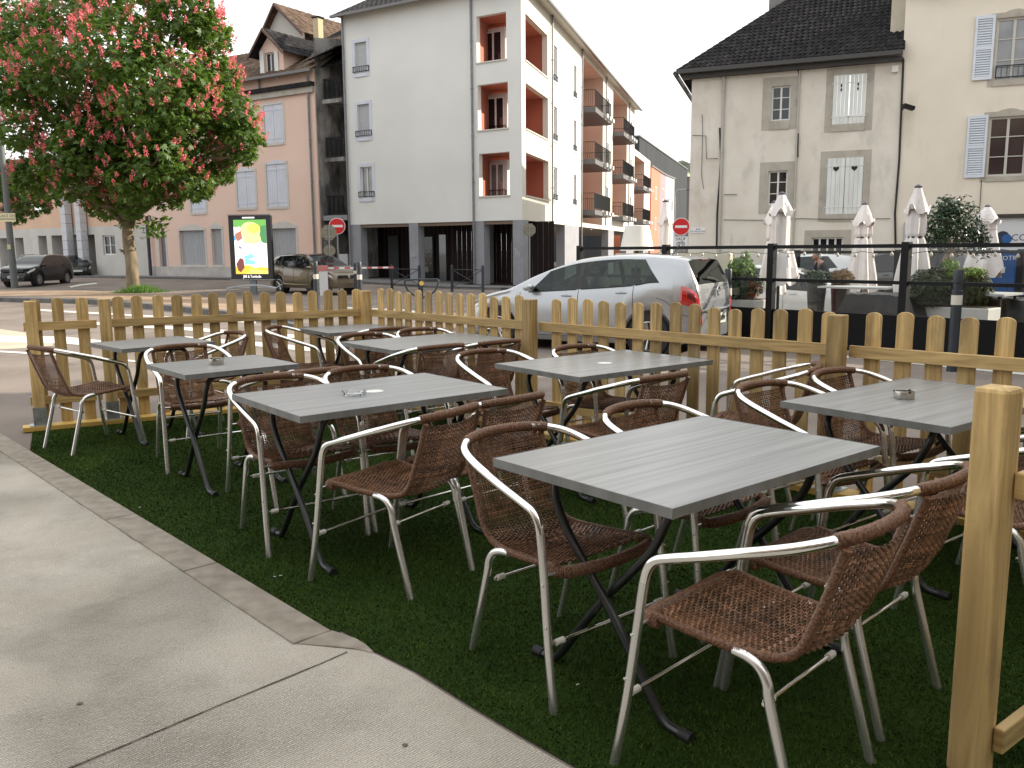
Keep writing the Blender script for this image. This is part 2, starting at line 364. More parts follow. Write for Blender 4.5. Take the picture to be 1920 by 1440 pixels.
# island with the chestnut
IN=[(-150,562),(0,558),(170,562),(330,574),(480,590),(560,598)]
IF=[(-150,541),(0,543),(170,545),(330,553),(470,563),(560,571)]
strip_px('traffic_island',soil,IN,IF,.13,thick=.16)
IN2=[(a,b-3) for a,b in IN]
strip_px('island_kerb',kerbd,IN,IN2,.14,thick=.15)
# painted markings
for k,(a,b_) in enumerate((
  (((-60,628),(120,631),(330,652)),((-60,640),(120,644),(330,664))),
  (((-40,655),(180,668),(330,684)),((-40,658),(180,671),(330,687))),
  (((150,602),(330,612),(560,628)),((150,607),(330,618),(560,634))),
  (((60,579),(260,590),(480,603)),((60,582),(260,593),(480,606))),
  (((330,629),(470,640),(640,655)),((330,637),(470,648),(640,664))),
  (((640,575),(760,580),(820,590)),((640,578),(760,583),(820,593))),
  (((130,537),(150,533),(180,530)),((133,539),(153,535),(183,532))),
  (((700,640),(900,655),(960,660)),((700,642),(900,658),(960,663))),
  )): strip_px('road_marking',paint,a,b_,.006)
strip_px('painted_sun_patch',sunroad,[(-80,618),(0,617),(60,625),(100,640)],[(-80,640),(0,655),(60,652),(100,648)],.003)  # patch of sunlight on the road, painted as a paler sheet
strip_px('small_island_kerb',kerbd,[(540,606),(570,612),(620,617),(690,617),(760,610)],[(540,601),(570,607),(620,611),(690,611),(760,605)],.08,thick=.1)
# centre road markings between fence and partition
strip_px('road_marking',paint,[(1370,648),(1650,672),(1960,702)],[(1370,651),(1650,676),(1960,707)],.005)
strip_px('kerb_line',kerbm,[(1340,638),(1640,662),(1960,690)],[(1340,634),(1640,657),(1960,684)],.05,thick=.06)
for (x0,y0,x1,y1) in ((1419,718,1440,719),(1480,765,1510,768),(1224,684,1250,686)):
    pass
# pavement in front of the pale blocks
Pf=Fc(W0,UF,NF); Ps=Fc(W0,US,NS)
b=MB()
def pv(s,q,dz): p=Pf.p(s,0,q); return (p.x,p.y,gz(p.x,p.y)+dz)
ss=[-3,0,3,6,9,12,16,20,26,34,46]
for i in range(len(ss)-1):
    s0,s1=ss[i],ss[i+1]; b.q(pv(s0,-3.5,.10),pv(s1,-3.5,.10),pv(s1,2.2,.10),pv(s0,2.2,.10))
    b.mat=1; b.q(pv(s0,2.2,.105),pv(s1,2.2,.105),pv(s1,2.36,.105),pv(s0,2.36,.105)); b.q(pv(s0,2.36,.105),pv(s1,2.36,.105),pv(s1,2.36,-.02),pv(s0,2.36,-.02)); b.mat=0
struct('far_pavement',b,[pavem,kerbd])
# ------------------------------------------------------------------ picket fence
def picket_shape(fc,s,w,z0,z1,d0,d1,b):
    hw=w/2; pts=[fc.p(s-hw,z0,d0),fc.p(s+hw,z0,d0),fc.p(s+hw,z1-hw*.62,d0)]
    for i in range(1,8):
        a=PI*i/8; pts.append(fc.p(s+hw*math.cos(a),z1-hw*.62+hw*.62*math.sin(a),d0))
    pts.append(fc.p(s-hw,z1-hw*.62,d0)); b.prism(pts,fc.n*(d1-d0),0)
def fence(label,fc,pk,posts,rails,zt=1.058,zr=.872,zl=.27,zb=.035,pside=1,posth=1.045,loc=None,base=None,pw=.088,anchor=True,postw=.088):
    """fc.n points to the tables; pickets on the far side of the rails"""
    th=thing('picket_fence',label,'fence',loc)
    for s in pk:
        m=MB(); picket_shape(fc,0,pw*random.uniform(.97,1.02),zb,zt+random.uniform(-.006,.006),-.001,-.018,m)
        # turn the point list into a picket that leans a hair, local origin at its own foot so grain differs
        o=m.build('picket',wood,th,bevel=.003); o.location=fc.u*s; o.rotation_euler=(0,random.uniform(-.006,.006),0)
    for a,b_ in rails:
        for nm,z in (('top_rail',zr),('bottom_rail',zl)):
            m=MB(); m.fbox(fc,a,b_,z-.068,z,0,.026); m.build(nm,woodh,th,bevel=.003)
    for s in posts:
        m=MB(); m.box(Vector((0,0,(posth+.10)/2))+fc.o+fc.n*(.028+postw/2),(postw,postw,posth-.10),math.atan2(fc.u.y,fc.u.x))
        o=m.build('post',wood,th,bevel=.006); o.location=fc.u*s
        if anchor:
            m=MB(); c=fc.p(s,0,.028+postw/2); rz=math.atan2(fc.u.y,fc.u.x)
            for sx in (-1,1): m.box(c+fc.u*sx*(postw/2+.003)+Vector((0,0,.12)),(.004,postw+.006,.15),rz)
            for sx in (-1,1): m.box(c+fc.n*sx*(postw/2+.003)+Vector((0,0,.12)),(postw+.01,.004,.15),rz)
            m.box(c+Vector((0,0,.0475)),(postw+.07,postw+.05,.005),rz)
            m.build('post_anchor',galv,th)
    if base:
        for a,b_ in base:
            m=MB(); m.fbox(fc,a,b_,.007,.045,.005,.145); m.build('base_timber',ywood,th,bevel=.003)
    return th
nL=Vector((-uL.y,uL.x,0)); 
if nL.dot(Vector((0,0,0))-CO)<0: nL=-nL
nR=Vector((uR.y,-uR.x,0))
if nR.dot(Vector((0,0,0))-CO)<0: nR=-nR
FL=Fc(CO,uL,nL); FR=Fc(CO,uR,nR)
pkL=[.075,.22,.36,.505,.65,.80,.94,1.09,1.235,1.385,1.535,1.69,1.845,2.01,2.16,2.43,2.605,2.77]
f1=fence('left run of the natural wood picket fence, standing on a yellow timber along the roadside',FL,pkL,[.02,2.265,2.80],[(.06,2.235),(2.33,2.86)],loc=CO+uL*1.4,base=[(-.02,2.93)])
m=MB(); c=FL.p(2.80,.55,.028+.0895); m.lathe([(.015,-.001),(.015,.001)],c,12,Matrix.Rotation(math.atan2(nL.y,nL.x),4,'Z')@Matrix.Rotation(PI/2,4,'Y')); m.build('bolt_hole',rubber,f1)
pkR=[.235+.1425*i for i in range(14)]+[2.494+.1528*i for i in range(15)]+[4.889+.1645*i for i in range(10)]
f2=fence('long right run of the picket fence between the tables and the silver car',FR,pkR,[2.286,4.72,6.50],[(.07,2.245),(2.335,4.67),(4.77,6.45)],loc=CO+uR*2.8,base=[(.16,4.6),(4.61,6.4)])
# near fence: closes the terrace on the right; its outer side faces the camera
nP=Vector((-uP.y,uP.x,0))   # towards the tables
FN=Fc(FP,uP,nP)
th=thing('picket_fence','near end of the picket fence with a tall square post at the right edge','fence',FP)
rz=math.atan2(uP.y,uP.x)
m=MB(); m.box(FP+Vector((0,0,.545)),(.09,.09,1.05),rz); m.build('post',wood,th,bevel=.012)
FQ=Fc(FP,uP,nP)
for nm,z in (('top_rail',.855),('bottom_rail',.165)):
    m=MB(); m.fbox(FQ,.012,2.30,z-.07,z,-.075,-.047); m.build(nm,woodh,th,bevel=.005)
for i in range(13):
    s=.20+.16*i
    m=MB(); picket_shape(Fc(FP,uP,nP),0,.088,.035,.70 if i==0 else 1.05,-.077,-.095,m)
    if i==0: m=MB(); picket_shape(Fc(FP,uP,nP),0,.088,.035,1.05,-.077,-.095,m)
    o=m.build('picket',wood,th,bevel=.003); o.location=uP*(s+.02)
# ------------------------------------------------------------------ tables
def frame_U(L_,W_,sgn,ins,h=.694,r=.0145):
    """one folding leg frame: bar under the top, legs slanting to the other side, feet bent flat"""
    x=L_/2-ins; top=sgn*W_*.30; bot=-sgn*W_*.33; out=-sgn*(W_*.33+.10)
    def leg(sx):
        P=[(sx*(x-.10),top,h),(sx*(x-.05),top,h-.004),(sx*(x-.015),top*1.0,h-.028),(sx*x,top*.95,h-.08),(sx*x,top*.74,h-.17)]
        P+=[(sx*x,top*.33,.42),(sx*x,bot*.15,.30),(sx*x,bot*.68,.13),(sx*x,bot*.90,.058),(sx*x,bot*1.02,.028),(sx*x,bot*1.15,.018),(sx*x,out,.017)]
        return P
    a=leg(-1); b=leg(1)
    def dense(P,k=3):
        o=[]
        for i in range(len(P)-1):
            for j in range(k):
                t=j/k; p0=Vector(P[max(i-1,0)]);p1=Vector(P[i]);p2=Vector(P[i+1]);p3=Vector(P[min(i+2,len(P)-1)])
                o.append(.5*((2*p1)+(-p0+p2)*t+(2*p0-5*p1+4*p2-p3)*t*t+(-p0+3*p1-3*p2+p3)*t**3))
        return o+[Vector(P[-1])]
    m=MB(); m.tube(dense(a[::-1]+b),r,10)
    caps=[((sx*x,out+(.03*sgn),.017),(sx*x,out-(.012*sgn),.017)) for sx in (-1,1)]
    return m,caps
def make_table(L_,W_,label,group=None):
    th=thing('cafe_table',label,'table',world=False,group=group)
    m=MB(); e=.0
    m.box((0,0,.723),(L_,W_,.028)); o=m.build('tabletop',ttop,th,bevel=.004)
    m=MB()
    for sy in (-1,1): m.box((0,sy*(W_/2+.0008),.7225),(L_,.0022,.0295))
    for sx in (-1,1): m.box((sx*(L_/2+.0008),0,.7225),(.0022,W_+.004,.0295))
    m.build('edge_band',tedge,th)
    for i,sg in enumerate((1,-1)):
        m,caps=frame_U(L_,W_,sg,.13 if sg>0 else .165)
        fr=m.build('leg_frame',steel,th,smooth=40)
        for a,b_ in caps:
            m=MB(); m.tube([a,b_],.0185,10); m.build('rubber_foot',rubber,fr,smooth=40)
    m=MB()
    for sx in (-1,1): m.box((sx*(L_/2-.22),0,.7045),(.035,W_*.66,.008))
    m.build('mounting_plate',steel,th)
    return th
TB={}
def place_table(n,c,ang,o):
    o.location=(c[0],c[1],0); o.rotation_euler=(0,0,R(ang)); TB[n]=(Vector((c[0],c[1],0)),R(ang))
    return o
g='grey topped folding tables of the terrace'
t1=place_table('T1',(.605,2.866),39.9,make_table(1.107,.756,'large grey folding table nearest the camera, its top empty',g))
def tdup(n,c,a,l):
    o=dup(t1,(c[0],c[1],0),R(a),l); TB[n]=(Vector((c[0],c[1],0)),R(a)); return o
tdup('T2',(-.689,4.199),38.6,'grey table with a glass ashtray and a white beer mat on it')
tdup('T6',(-.625,6.597),39,'pale grey table in front of the fence corner, a small white sticker on its edge')
tdup('T7',(.568,5.255),37.9,'shiny grey table reflecting the fence, with one white beer mat')
tdup('T8',(1.876,3.873),37.8,'grey table at the right with a round steel ashtray, behind the tall fence post')
t3=place_table('T3',(-1.78,5.293),40.7,make_table(.70,.65,'small grey table with a round steel ashtray near its middle',g))
TB['T4']=None
def tdup3(n,c,a,l):
    o=dup(t3,(c[0],c[1],0),R(a),l); TB[n]=(Vector((c[0],c[1],0)),R(a)); return o
tdup3('T4',(-2.764,6.638),44.6,'small empty grey table at the far left, next to the left fence')
tdup3('T5',(-1.44,7.72),36,'small empty grey table standing in the far fence corner')
# small things on the tables
inox=mat('brushed_steel',(.50,.48,.44),.32,metal=.9,var=.12,vscale=60,stretch=(1,1,6))
def ashtray(px,py,label):
    th=thing('ashtray',label,'ashtray',Z(px,py,.7375))
    c=Z(px,py,.7375); m=MB(); m.lathe([(.042,0),(.044,.003),(.044,.035),(.043,.0365),(.041,.035),(.0405,.012),(.001,.012)],c,32)
    m.build('bowl',inox,th,smooth=40)
    m=MB(); m.lathe([(.0395,.0125),(.001,.013)],c,24); m.build('ash_layer',mat('ash',(.16,.15,.14),.95,var=.4,vscale=300),th)
    m=MB()
    for a in (0.6,2.7,4.8): m.box(c+Vector((.0425*math.cos(a),.0425*math.sin(a),.0335)),(.008,.012,.0075),a)
    m.build('cigarette_rest',mat('dark_notch',(.05,.05,.05),.6,metal=.5),th)
ashtray(406,683,'round steel ashtray on the small table at the left'); ashtray(1695,747,'round steel ashtray on the right hand table')
def matd(px,py,label,r=.045):
    c=Z(px,py,.7372); m=MB(); m.lathe([(r,0),(r,.0022),(.001,.0024)],c,24); tag(m.build('beer_mat',mat('card_white',(.74,.73,.70),.7),smooth=30),label,'beer mat','white round beer mats')
matd(702,734,'white round beer mat beside the glass ashtray'); matd(1134,681,'white round beer mat on the shiny table, nothing beside it')
glassc=mat('clear_glass',(.95,.97,.97),.03,trans=1); 
c=Z(664,740,.7375); m=MB()
m.lathe([(.050,0),(.057,.006),(.060,.020),(.056,.022),(.050,.010),(.044,.006),(.001,.006)],c,8)
tag(m.build('glass_ashtray',glassc),'clear cut glass ashtray on the long table','ashtray')
m=MB(); c=Z(692,654,.728); m.box(Z(689,650,.728)+Vector((-.01,-.012,0)),(.045,.004,.012),R(39+90)); 
tag(m.build('edge_sticker',white_pl),'small white sticker on the edge of the pale table','sticker')
# ------------------------------------------------------------------ rattan chairs
PROF=[(.205,.400),(.222,.412),(.226,.428),(.212,.444),(.17,.443),(.10,.435),(.02,.428),(-.06,.424),(-.13,.425),(-.175,.435),(-.205,.458),(-.225,.495),(-.245,.55),(-.268,.61),(-.291,.68),(-.312,.742)]
def prof_curve(n):
    P=[Vector((0,a,b)) for a,b in PROF]; D=[0]
    for i in range(1,len(P)): D.append(D[-1]+(P[i]-P[i-1]).length)
    out=[]
    for k in range(n):
        d=D[-1]*k/(n-1); i=max(j for j in range(len(D)) if D[j]<=d+1e-9); i=min(i,len(P)-2); t=(d-D[i])/(D[i+1]-D[i])
        p0=P[max(i-1,0)];p1=P[i];p2=P[i+1];p3=P[min(i+2,len(P)-1)]
        out.append(.5*((2*p1)+(-p0+p2)*t+(2*p0-5*p1+4*p2-p3)*t*t+(-p0+3*p1-3*p2+p3)*t**3))
    return out,D[-1]
def hw(f): # half width of the shell along the profile fraction
    return np.interp(f,[0,.12,.42,.58,.8,1],[.205,.213,.20,.178,.176,.180])
def curv(f): return np.interp(f,[0,.1,.35,.55,.75,1],[.0,.004,.014,.024,.034,.040])
def shell(u,f,PC):
    i=f*(len(PC)-1); a=int(min(i,len(PC)-2)); p=PC[a].lerp(PC[a+1],i-a)
    t=(PC[a+1]-PC[a]).normalized(); n=Vector((0,-t.z,t.y))   # pointing down/back
    c=curv(f)*(1-u*u)
    return Vector((u*hw(f),p.y,p.z))+n*c,n,t
PC,PL=prof_curve(120)
def wrap_tube(m,pts,r,pitch=.0052,n=8):
    # resample and modulate the radius so single canes read
    D=[0]
    for i in range(1,len(pts)): D.append(D[-1]+(pts[i]-pts[i-1]).length)
    k=int(D[-1]/pitch*3); out=[]; j=0
    for a in range(k+1):
        d=D[-1]*a/k
        while j<len(D)-2 and D[j+1]<d: j+=1
        t=(d-D[j])/max(1e-9,D[j+1]-D[j]); out.append(pts[j].lerp(pts[j+1],min(1,t)))
    jit=[random.uniform(.95,1.05) for _ in range(k//3+2)]
    m.tube(out,lambda i:r*((.80 if i%3==0 else 1.0)*jit[i//3]),n)
def catm(P,k=4):
    P=[Vector(p) for p in P]; o=[]
    for i in range(len(P)-1):
        for j in range(k):
            t=j/k; p0=P[max(i-1,0)];p1=P[i];p2=P[i+1];p3=P[min(i+2,len(P)-1)]
            o.append(.5*((2*p1)+(-p0+p2)*t+(2*p0-5*p1+4*p2-p3)*t*t+(-p0+3*p1-3*p2+p3)*t**3))
    return o+[P[-1]]
satin=mat('satin_aluminium',(.78,.775,.76),.24,metal=.86,bump=.0003,bscale=30)
def make_chair(label,group):
    th=thing('rattan_chair',label,'chair',world=False,group=group)
    # weave: stakes along the profile, wefts across, over and under
    fs=.50
    for nm,f0,f1 in (('seat',.105,fs),('backrest',fs,.985)):
        m=MB(); nst=25
        for k in range(nst):
            u=-.93+1.86*k/(nst-1); pts=[]
            nn=int((f1-f0)*PL/.02)
            for i in range(nn+1):
                f=f0+(f1-f0)*i/nn; p,n,t=shell(u,f,PC); pts.append(p)
            m.tube(pts,.0021,4,caps=False,up=(1,0,0))
        rows=int((f1-f0)*PL/.0082)
        for j in range(rows):
            f=f0+(f1-f0)*(j+.5)/rows; pts=[]; seg=(nst-1)*3
            band=nm=='backrest' and .66<f<.72
            amp=.0034; 
            for i in range(seg+1):
                u=-.97+1.94*i/seg; uu=(u+.93)/1.86*(nst-1)
                ph=math.cos(PI*(uu/(2 if band else 1)+(j//(1 if not band else 3))))
                p,n,t=shell(u,min(.999,f+random.uniform(-.0012,.0012)),PC)
                pts.append(p+n*amp*ph)
            m.tube(pts,.0040,4,caps=False,flat=.40,up=(0,1,.15) if nm=='backrest' else (0,.1,1))
        # flat must lie across the normal: rebuild ribbons facing out
        m.build(nm,rattan,th,smooth=60)
    m=MB()
    for sx in (-1,1):
        pts=[]
        for i in range(60):
            f=.10+.90*i/59; p,n,t=shell(sx*1.0,f,PC); pts.append(p+n*.004)
        wrap_tube(m,pts,.0125)
    fr=catm([(-.212,.17,.425),(-.205,.205,.425),(-.17,.222,.424),(-.08,.229,.418),(0,.231,.416),(.08,.229,.418),(.17,.222,.424),(.205,.205,.425),(.212,.17,.425)],5); wrap_tube(m,fr,.0205)
    m.build('wrapped_edge',rwrap,th,smooth=80)
    top=catm([(-.263,-.155,.716),(-.249,-.215,.734),(-.222,-.262,.748),(-.178,-.298,.758),(-.10,-.328,.764),(0,-.338,.766),(.10,-.328,.764),(.178,-.298,.758),(.222,-.262,.748),(.249,-.215,.734),(.263,-.155,.716)],5)
    m=MB(); wrap_tube(m,top[14:-14],.0185); m.build('wrapped_top_rail',rwrap,th,smooth=80)
    for sx in (-1,1):
        a=catm([(sx*.285,.262,.0),(sx*.277,.228,.20),(sx*.270,.200,.42),(sx*.268,.184,.54),(sx*.267,.172,.588),(sx*.267,.148,.618),(sx*.269,.10,.637),(sx*.271,0,.668),(sx*.270,-.09,.697),(sx*.263,-.155,.716),(sx*.249,-.215,.734),(sx*.222,-.262,.748),(sx*.178,-.298,.758),(sx*.13,-.318,.7625)],5)
        k=16   # front leg up to the bend
        m=MB(); m.tube(a[k:],.0142,12); m.build('armrest',alu,th,smooth=50)
        m=MB(); m.tube(a[:k+1],.0138,12); 
        m.tube([(sx*.268,.200,.425),(sx*.215,.200,.425)],.006,8)
        for z in (.40,.27): m.lathe([(.0045,0),(.0045,.004),(.001,.0055)],(sx*(.27+(.425-z)*.028)+sx*.011,.205+(.425-z)*.14,z),8,Matrix.Rotation(sx*PI/2,4,'Y'))
        m.build('leg',satin,th,smooth=50)
        b=catm([(sx*.200,-.05,.416),(sx*.202,-.09,.412),(sx*.206,-.125,.398),(sx*.209,-.148,.365),(sx*.211,-.158,.315),(sx*.2125,-.2015,.1575),(sx*.214,-.245,.0)],5)
        m=MB(); m.tube(b,.0138,12); m.build('leg',satin,th,smooth=50)
    for y0,z0,w_ in ((.232,.215,.262),(-.135,.300,.198)):
        m=MB(); m.tube([(-w_,y0,z0),(w_,y0,z0)],.006,8); o=m.build('stretcher',alu,th,smooth=50)
        for sx in (-1,1): m=MB(); m.tube([(sx*(w_-.012),y0,z0),(sx*(w_-.045),y0,z0)],.0105,8); m.build('ferrule',white_pl,o,smooth=50)
    return th
CH=make_chair('','brown rattan and aluminium chairs')
used=[0]
def chair(tn,u,mm,rot,label,world=None,face=None):
    """u along the table's length, mm towards the camera side; rot in degrees off straight-on"""
    if world is None:
        c,a=TB[tn]; U=Vector((math.cos(a),math.sin(a),0)); M=Vector((U.y,-U.x,0)); p=c+U*u+M*mm
        # facing +M when mm<0
        h=(a-PI/2) if mm<0 else (a+PI/2); h+=R(rot)
    else: p=Vector((world[0],world[1],0)); h=R(face)
    rz=h-PI/2
    if not used[0]: CH.location=p; CH.rotation_euler=(0,0,rz); CH['label']=label; used[0]=1; return CH
    return dup(CH,p,rz,label)
chair('T1',-.33,-.28,0,'rattan chair on the left side of the nearest table, facing the camera side')
chair('T1',.39,-.30,4,'rattan chair behind the nearest table, only its rounded back showing above the top')
chair('T1',-.36,.52,5,'nearest rattan chair of all, in the foreground right, seen from behind')
chair('T1',.20,.45,4,'rattan chair just right of the foreground one, tucked at the same table')
chair('T2',-.27,-.29,0,'rattan chair at the left end of the table with the glass ashtray, facing right')
chair('T2',.25,-.28,0,'rattan chair behind the table with the glass ashtray, next to the beer mat')
chair('T2',-.18,.52,18,'golden brown rattan chair pulled out in the centre, seen from behind at an angle')
chair('T2',.27,.44,6,'rattan chair behind the golden brown one, its square back turned to the camera')
chair('T3',.06,-.64,-4,'rattan chair behind the small table with the steel ashtray at the left')
chair('T3',.15,.55,0,'rattan chair mostly hidden, its back peeping over the long table at the left')
chair('',0,0,0,'leftmost rattan chair, in side view beside the end fence post',world=(-3.12,6.29),face=52)
chair('',0,0,0,'rattan chair on the far side of the small table by the left fence, facing left',world=(-2.47,6.84),face=222)
chair('',0,0,0,'rattan chair in side view in front of the left fence, facing the far corner table',world=(-1.77,7.48),face=-4)
chair('T6',-.30,-.22,0,'rattan chair at the left side of the pale table in front of the fence corner')
chair('T6',.27,-.28,0,'rattan chair behind the pale table, barely showing over it')
chair('T6',-.30,.29,0,'rattan chair with its back to the camera in front of the pale table')
chair('T6',.18,.33,0,'rattan chair at the right end of the pale table, only its top rail in view')
chair('T7',-.40,-.42,0,'rattan chair left of the shiny table, its curved arm in full view')
chair('T7',.24,-.24,0,'rattan chair between the shiny table and the fence post behind it')
chair('T7',-.32,.46,3,'rattan chair in front of the shiny table, its woven back in three quarter view')
chair('T7',.42,.80,28,'rattan chair seen almost edge on beside the fence, right of the shiny table')
chair('T8',-.38,-.31,0,'rattan chair behind the left corner of the right hand table')
chair('T8',.28,-.34,0,'rattan chair between the right hand table and the fence post')
chair('T8',-.40,.53,0,'rattan chair between the foreground post and the nearest table, arm bent at the post')
chair('T8',.28,.46,0,'rattan chair mostly hidden by the tall fence post, its seat showing at the right edge')
chair('',0,0,0,'rattan chair behind the fence corner table, its dark top rail just in view',world=(-1.20,7.60),face=124)
# ------------------------------------------------------------------ buildings
wwhite=mat('pale_render',(.67,.672,.65),.85,var=.04,vscale=.5,bump=.001,bscale=60)
wcream=mat('cream_render_side',(.62,.60,.53),.85,var=.04,vscale=.5)
red=mat('terracotta_render',(.40,.145,.095),.8,var=.08,vscale=1)
orange=mat('orange_render',(.50,.17,.10),.8,var=.06,vscale=1)
beige=mat('beige_render',(.50,.42,.35),.85,var=.05,vscale=1)
pink=mat('pink_render',(.70,.50,.41),.88,col2=(.76,.57,.48),vscale=.35,bump=.001); stain(pink,(.45,.36,.32),(1,1,.3),(.58,.8),.5,.4)
stone=mat('old_lime_render',(.62,.575,.50),.92,col2=(.72,.68,.61),vscale=.9,bump=.004,bscale=14); stain(stone,(.34,.32,.28),(1,1,.5),(.52,.76),1.1,.65); stain(stone,(.46,.36,.30),(1,1,.6),(.56,.75),.6,.5); stain(stone,(.10,.095,.085),(1,1,.22),(.66,.72),2.2,.6)
cream=mat('cream_render',(.72,.66,.56),.9,var=.05,vscale=.7,bump=.001); stain(cream,(.42,.38,.31),(1,1,.4),(.56,.8),.9,.5)
ashlar=mat('cut_stone',(.36,.33,.28),.9,col2=(.44,.41,.36),vscale=3,bump=.002); stain(ashlar,(.20,.19,.17),(1,1,.5),(.55,.75),2,.6)
greyconc=mat('grey_concrete',(.26,.265,.29),.85,var=.08,vscale=2)
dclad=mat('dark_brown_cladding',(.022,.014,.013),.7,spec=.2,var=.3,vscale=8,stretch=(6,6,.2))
dark=mat('dark_interior',(.012,.012,.013),.8)
black=mat('black_paint',(.007,.0075,.009),.5,spec=.2)
pipem=mat('zinc_pipe',(.20,.205,.22),.5,metal=.5,var=.15,vscale=5)
copperp=mat('grey_gutter',(.16,.155,.155),.5,metal=.4)
lav=mat('lavender_paint',(.58,.61,.68),.75,var=.05,vscale=2)
wframe=mat('white_joinery',(.66,.66,.64),.5)
shut=mat('white_shutter_wood',(.66,.68,.66),.7,var=.08,vscale=6,stretch=(1,1,.2)); stain(shut,(.40,.38,.34),(3,3,.6),(.62,.78),2.5,.5)
bshut=mat('pale_blue_shutter',(.60,.65,.72),.6,var=.04,vscale=4)
gshut=mat('weathered_grey_planks',(.30,.31,.33),.8,col2=(.40,.41,.43),vscale=5,stretch=(4,4,.3)); 
glassd=mat('window_glass',(.012,.014,.017),.05,spec=.6)
glassl=mat('curtained_glass',(.16,.165,.17),.08,var=.3,vscale=2,spec=.9,coat=.6)
rollb=mat('roller_blind',(.42,.43,.45),.6)
tile=mat('dark_roof_tile',(.016,.016,.018),.9,spec=.08,col2=(.034,.032,.032),vscale=4,bump=.01,bscale=10,island=.35)
tileb=mat('brown_roof_tile',(.085,.055,.042),.9,spec=.1,col2=(.12,.085,.06),vscale=3,island=.35); stain(tileb,(.16,.15,.11),(1,1,1),(.56,.7),1.4,.6)
timb=mat('brown_eaves_timber',(.10,.055,.04),.7)
rail_m=black
def wall_holes(m,fc,s0,s1,z0,z1,holes,dep=.2,jm=None):
    S=sorted(set([s0,s1]+[h[0] for h in holes]+[h[1] for h in holes])); ZZ=sorted(set([z0,z1]+[h[2] for h in holes]+[h[3] for h in holes]))
    for i in range(len(S)-1):
        for j in range(len(ZZ)-1):
            a=(S[i]+S[i+1])/2; z=(ZZ[j]+ZZ[j+1])/2
            if any(h[0]<a<h[1] and h[2]<z<h[3] for h in holes): continue
            if S[i]<s0 or S[i+1]>s1 or ZZ[j]<z0 or ZZ[j+1]>z1: continue
            m.q(fc.p(S[i],ZZ[j]),fc.p(S[i+1],ZZ[j]),fc.p(S[i+1],ZZ[j+1]),fc.p(S[i],ZZ[j+1]))
    k=m.mat
    if jm is not None: m.mat=jm
    for h in holes:
        d=h[4] if len(h)>4 else dep; a,b_,c,e=h[:4]
        if d<=0: continue
        for (p,q_,r,s_) in (((a,c),(a,e),0,0),((b_,c),(b_,e),0,0),((a,c),(b_,c),0,0),((a,e),(b_,e),0,0)):
            m.q(fc.p(p[0],p[1],0),fc.p(q_[0],q_[1],0),fc.p(q_[0],q_[1],-d),fc.p(p[0],p[1],-d))
    m.mat=k
def window(par,fc,a,b_,c,d,dep=.18,nx=2,nz=3,fw=.055,fm=None,gm=None,name='window'):
    m=MB(); e0,e1=-dep,-dep+.05
    m.fbox(fc,a,a+fw,c,d,e0,e1); m.fbox(fc,b_-fw,b_,c,d,e0,e1); m.fbox(fc,a+fw,b_-fw,c,c+fw,e0,e1); m.fbox(fc,a+fw,b_-fw,d-fw,d,e0,e1)
    for i in range(1,nx):
        s=a+(b_-a)*i/nx; m.fbox(fc,s-fw*.55,s+fw*.55,c+fw,d-fw,e0,e1+.006)
    for j in range(1,nz):
        z=c+(d-c)*j/nz
        for i in range(nx): m.fbox(fc,a+(b_-a)*i/nx+fw*.55+(.45*fw if i==0 else 0),a+(b_-a)*(i+1)/nx-fw*.55-(.45*fw if i==nx-1 else 0),z-.014,z+.014,e0+.01,e1-.004)
    w_=m.build(name,fm or wframe,par)
    m=MB(); m.fbox(fc,a+fw*.5,b_-fw*.5,c+fw*.5,d-fw*.5,e0-.006,e0+.012); m.build('pane',gm or glassd,w_)
    return w_
def surround(par,fc,a,b_,c,d,t,mt,out=.02,name='window_surround',sill=True):
    m=MB(); m.fbox(fc,a-t,a,c-(t if sill else 0),d+t,-.02,out); m.fbox(fc,b_,b_+t,c-(t if sill else 0),d+t,-.02,out); m.fbox(fc,a,b_,d,d+t,-.02,out)
    if sill: m.fbox(fc,a,b_,c-t,c,-.02,out+.03)
    return m.build(name,mt,par)
def minirail(par,fc,a,b_,z,h=.22,out=.06):
    m=MB()
    for zz in (z,z+h): m.fbox(fc,a,b_,zz-.015,zz+.015,out,out+.03)
    for s in (a,b_-.03): m.fbox(fc,s,s+.03,z,z+h,0.0,out)
    n=max(2,int((b_-a)/.14))
    for i in range(n+1): s=a+.01+(b_-a-.03)*i/n; m.fbox(fc,s,s+.012,z+.015,z+h-.015,out+.009,out+.021)
    return m.build('window_railing',black,par)
def pipe(par,fc,s,z0,z1,r=.055,mt=None,out=.09,name='drainpipe'):
    m=MB(); m.tube([fc.p(s,z0,out),fc.p(s,z1,out)],r,8)
    z=z0+.5
    while z<z1: m.lathe([(r*1.3,0),(r*1.3,.05)],fc.p(s,z,out),8); z+=2.1
    return m.build(name,mt or pipem,par,smooth=40)
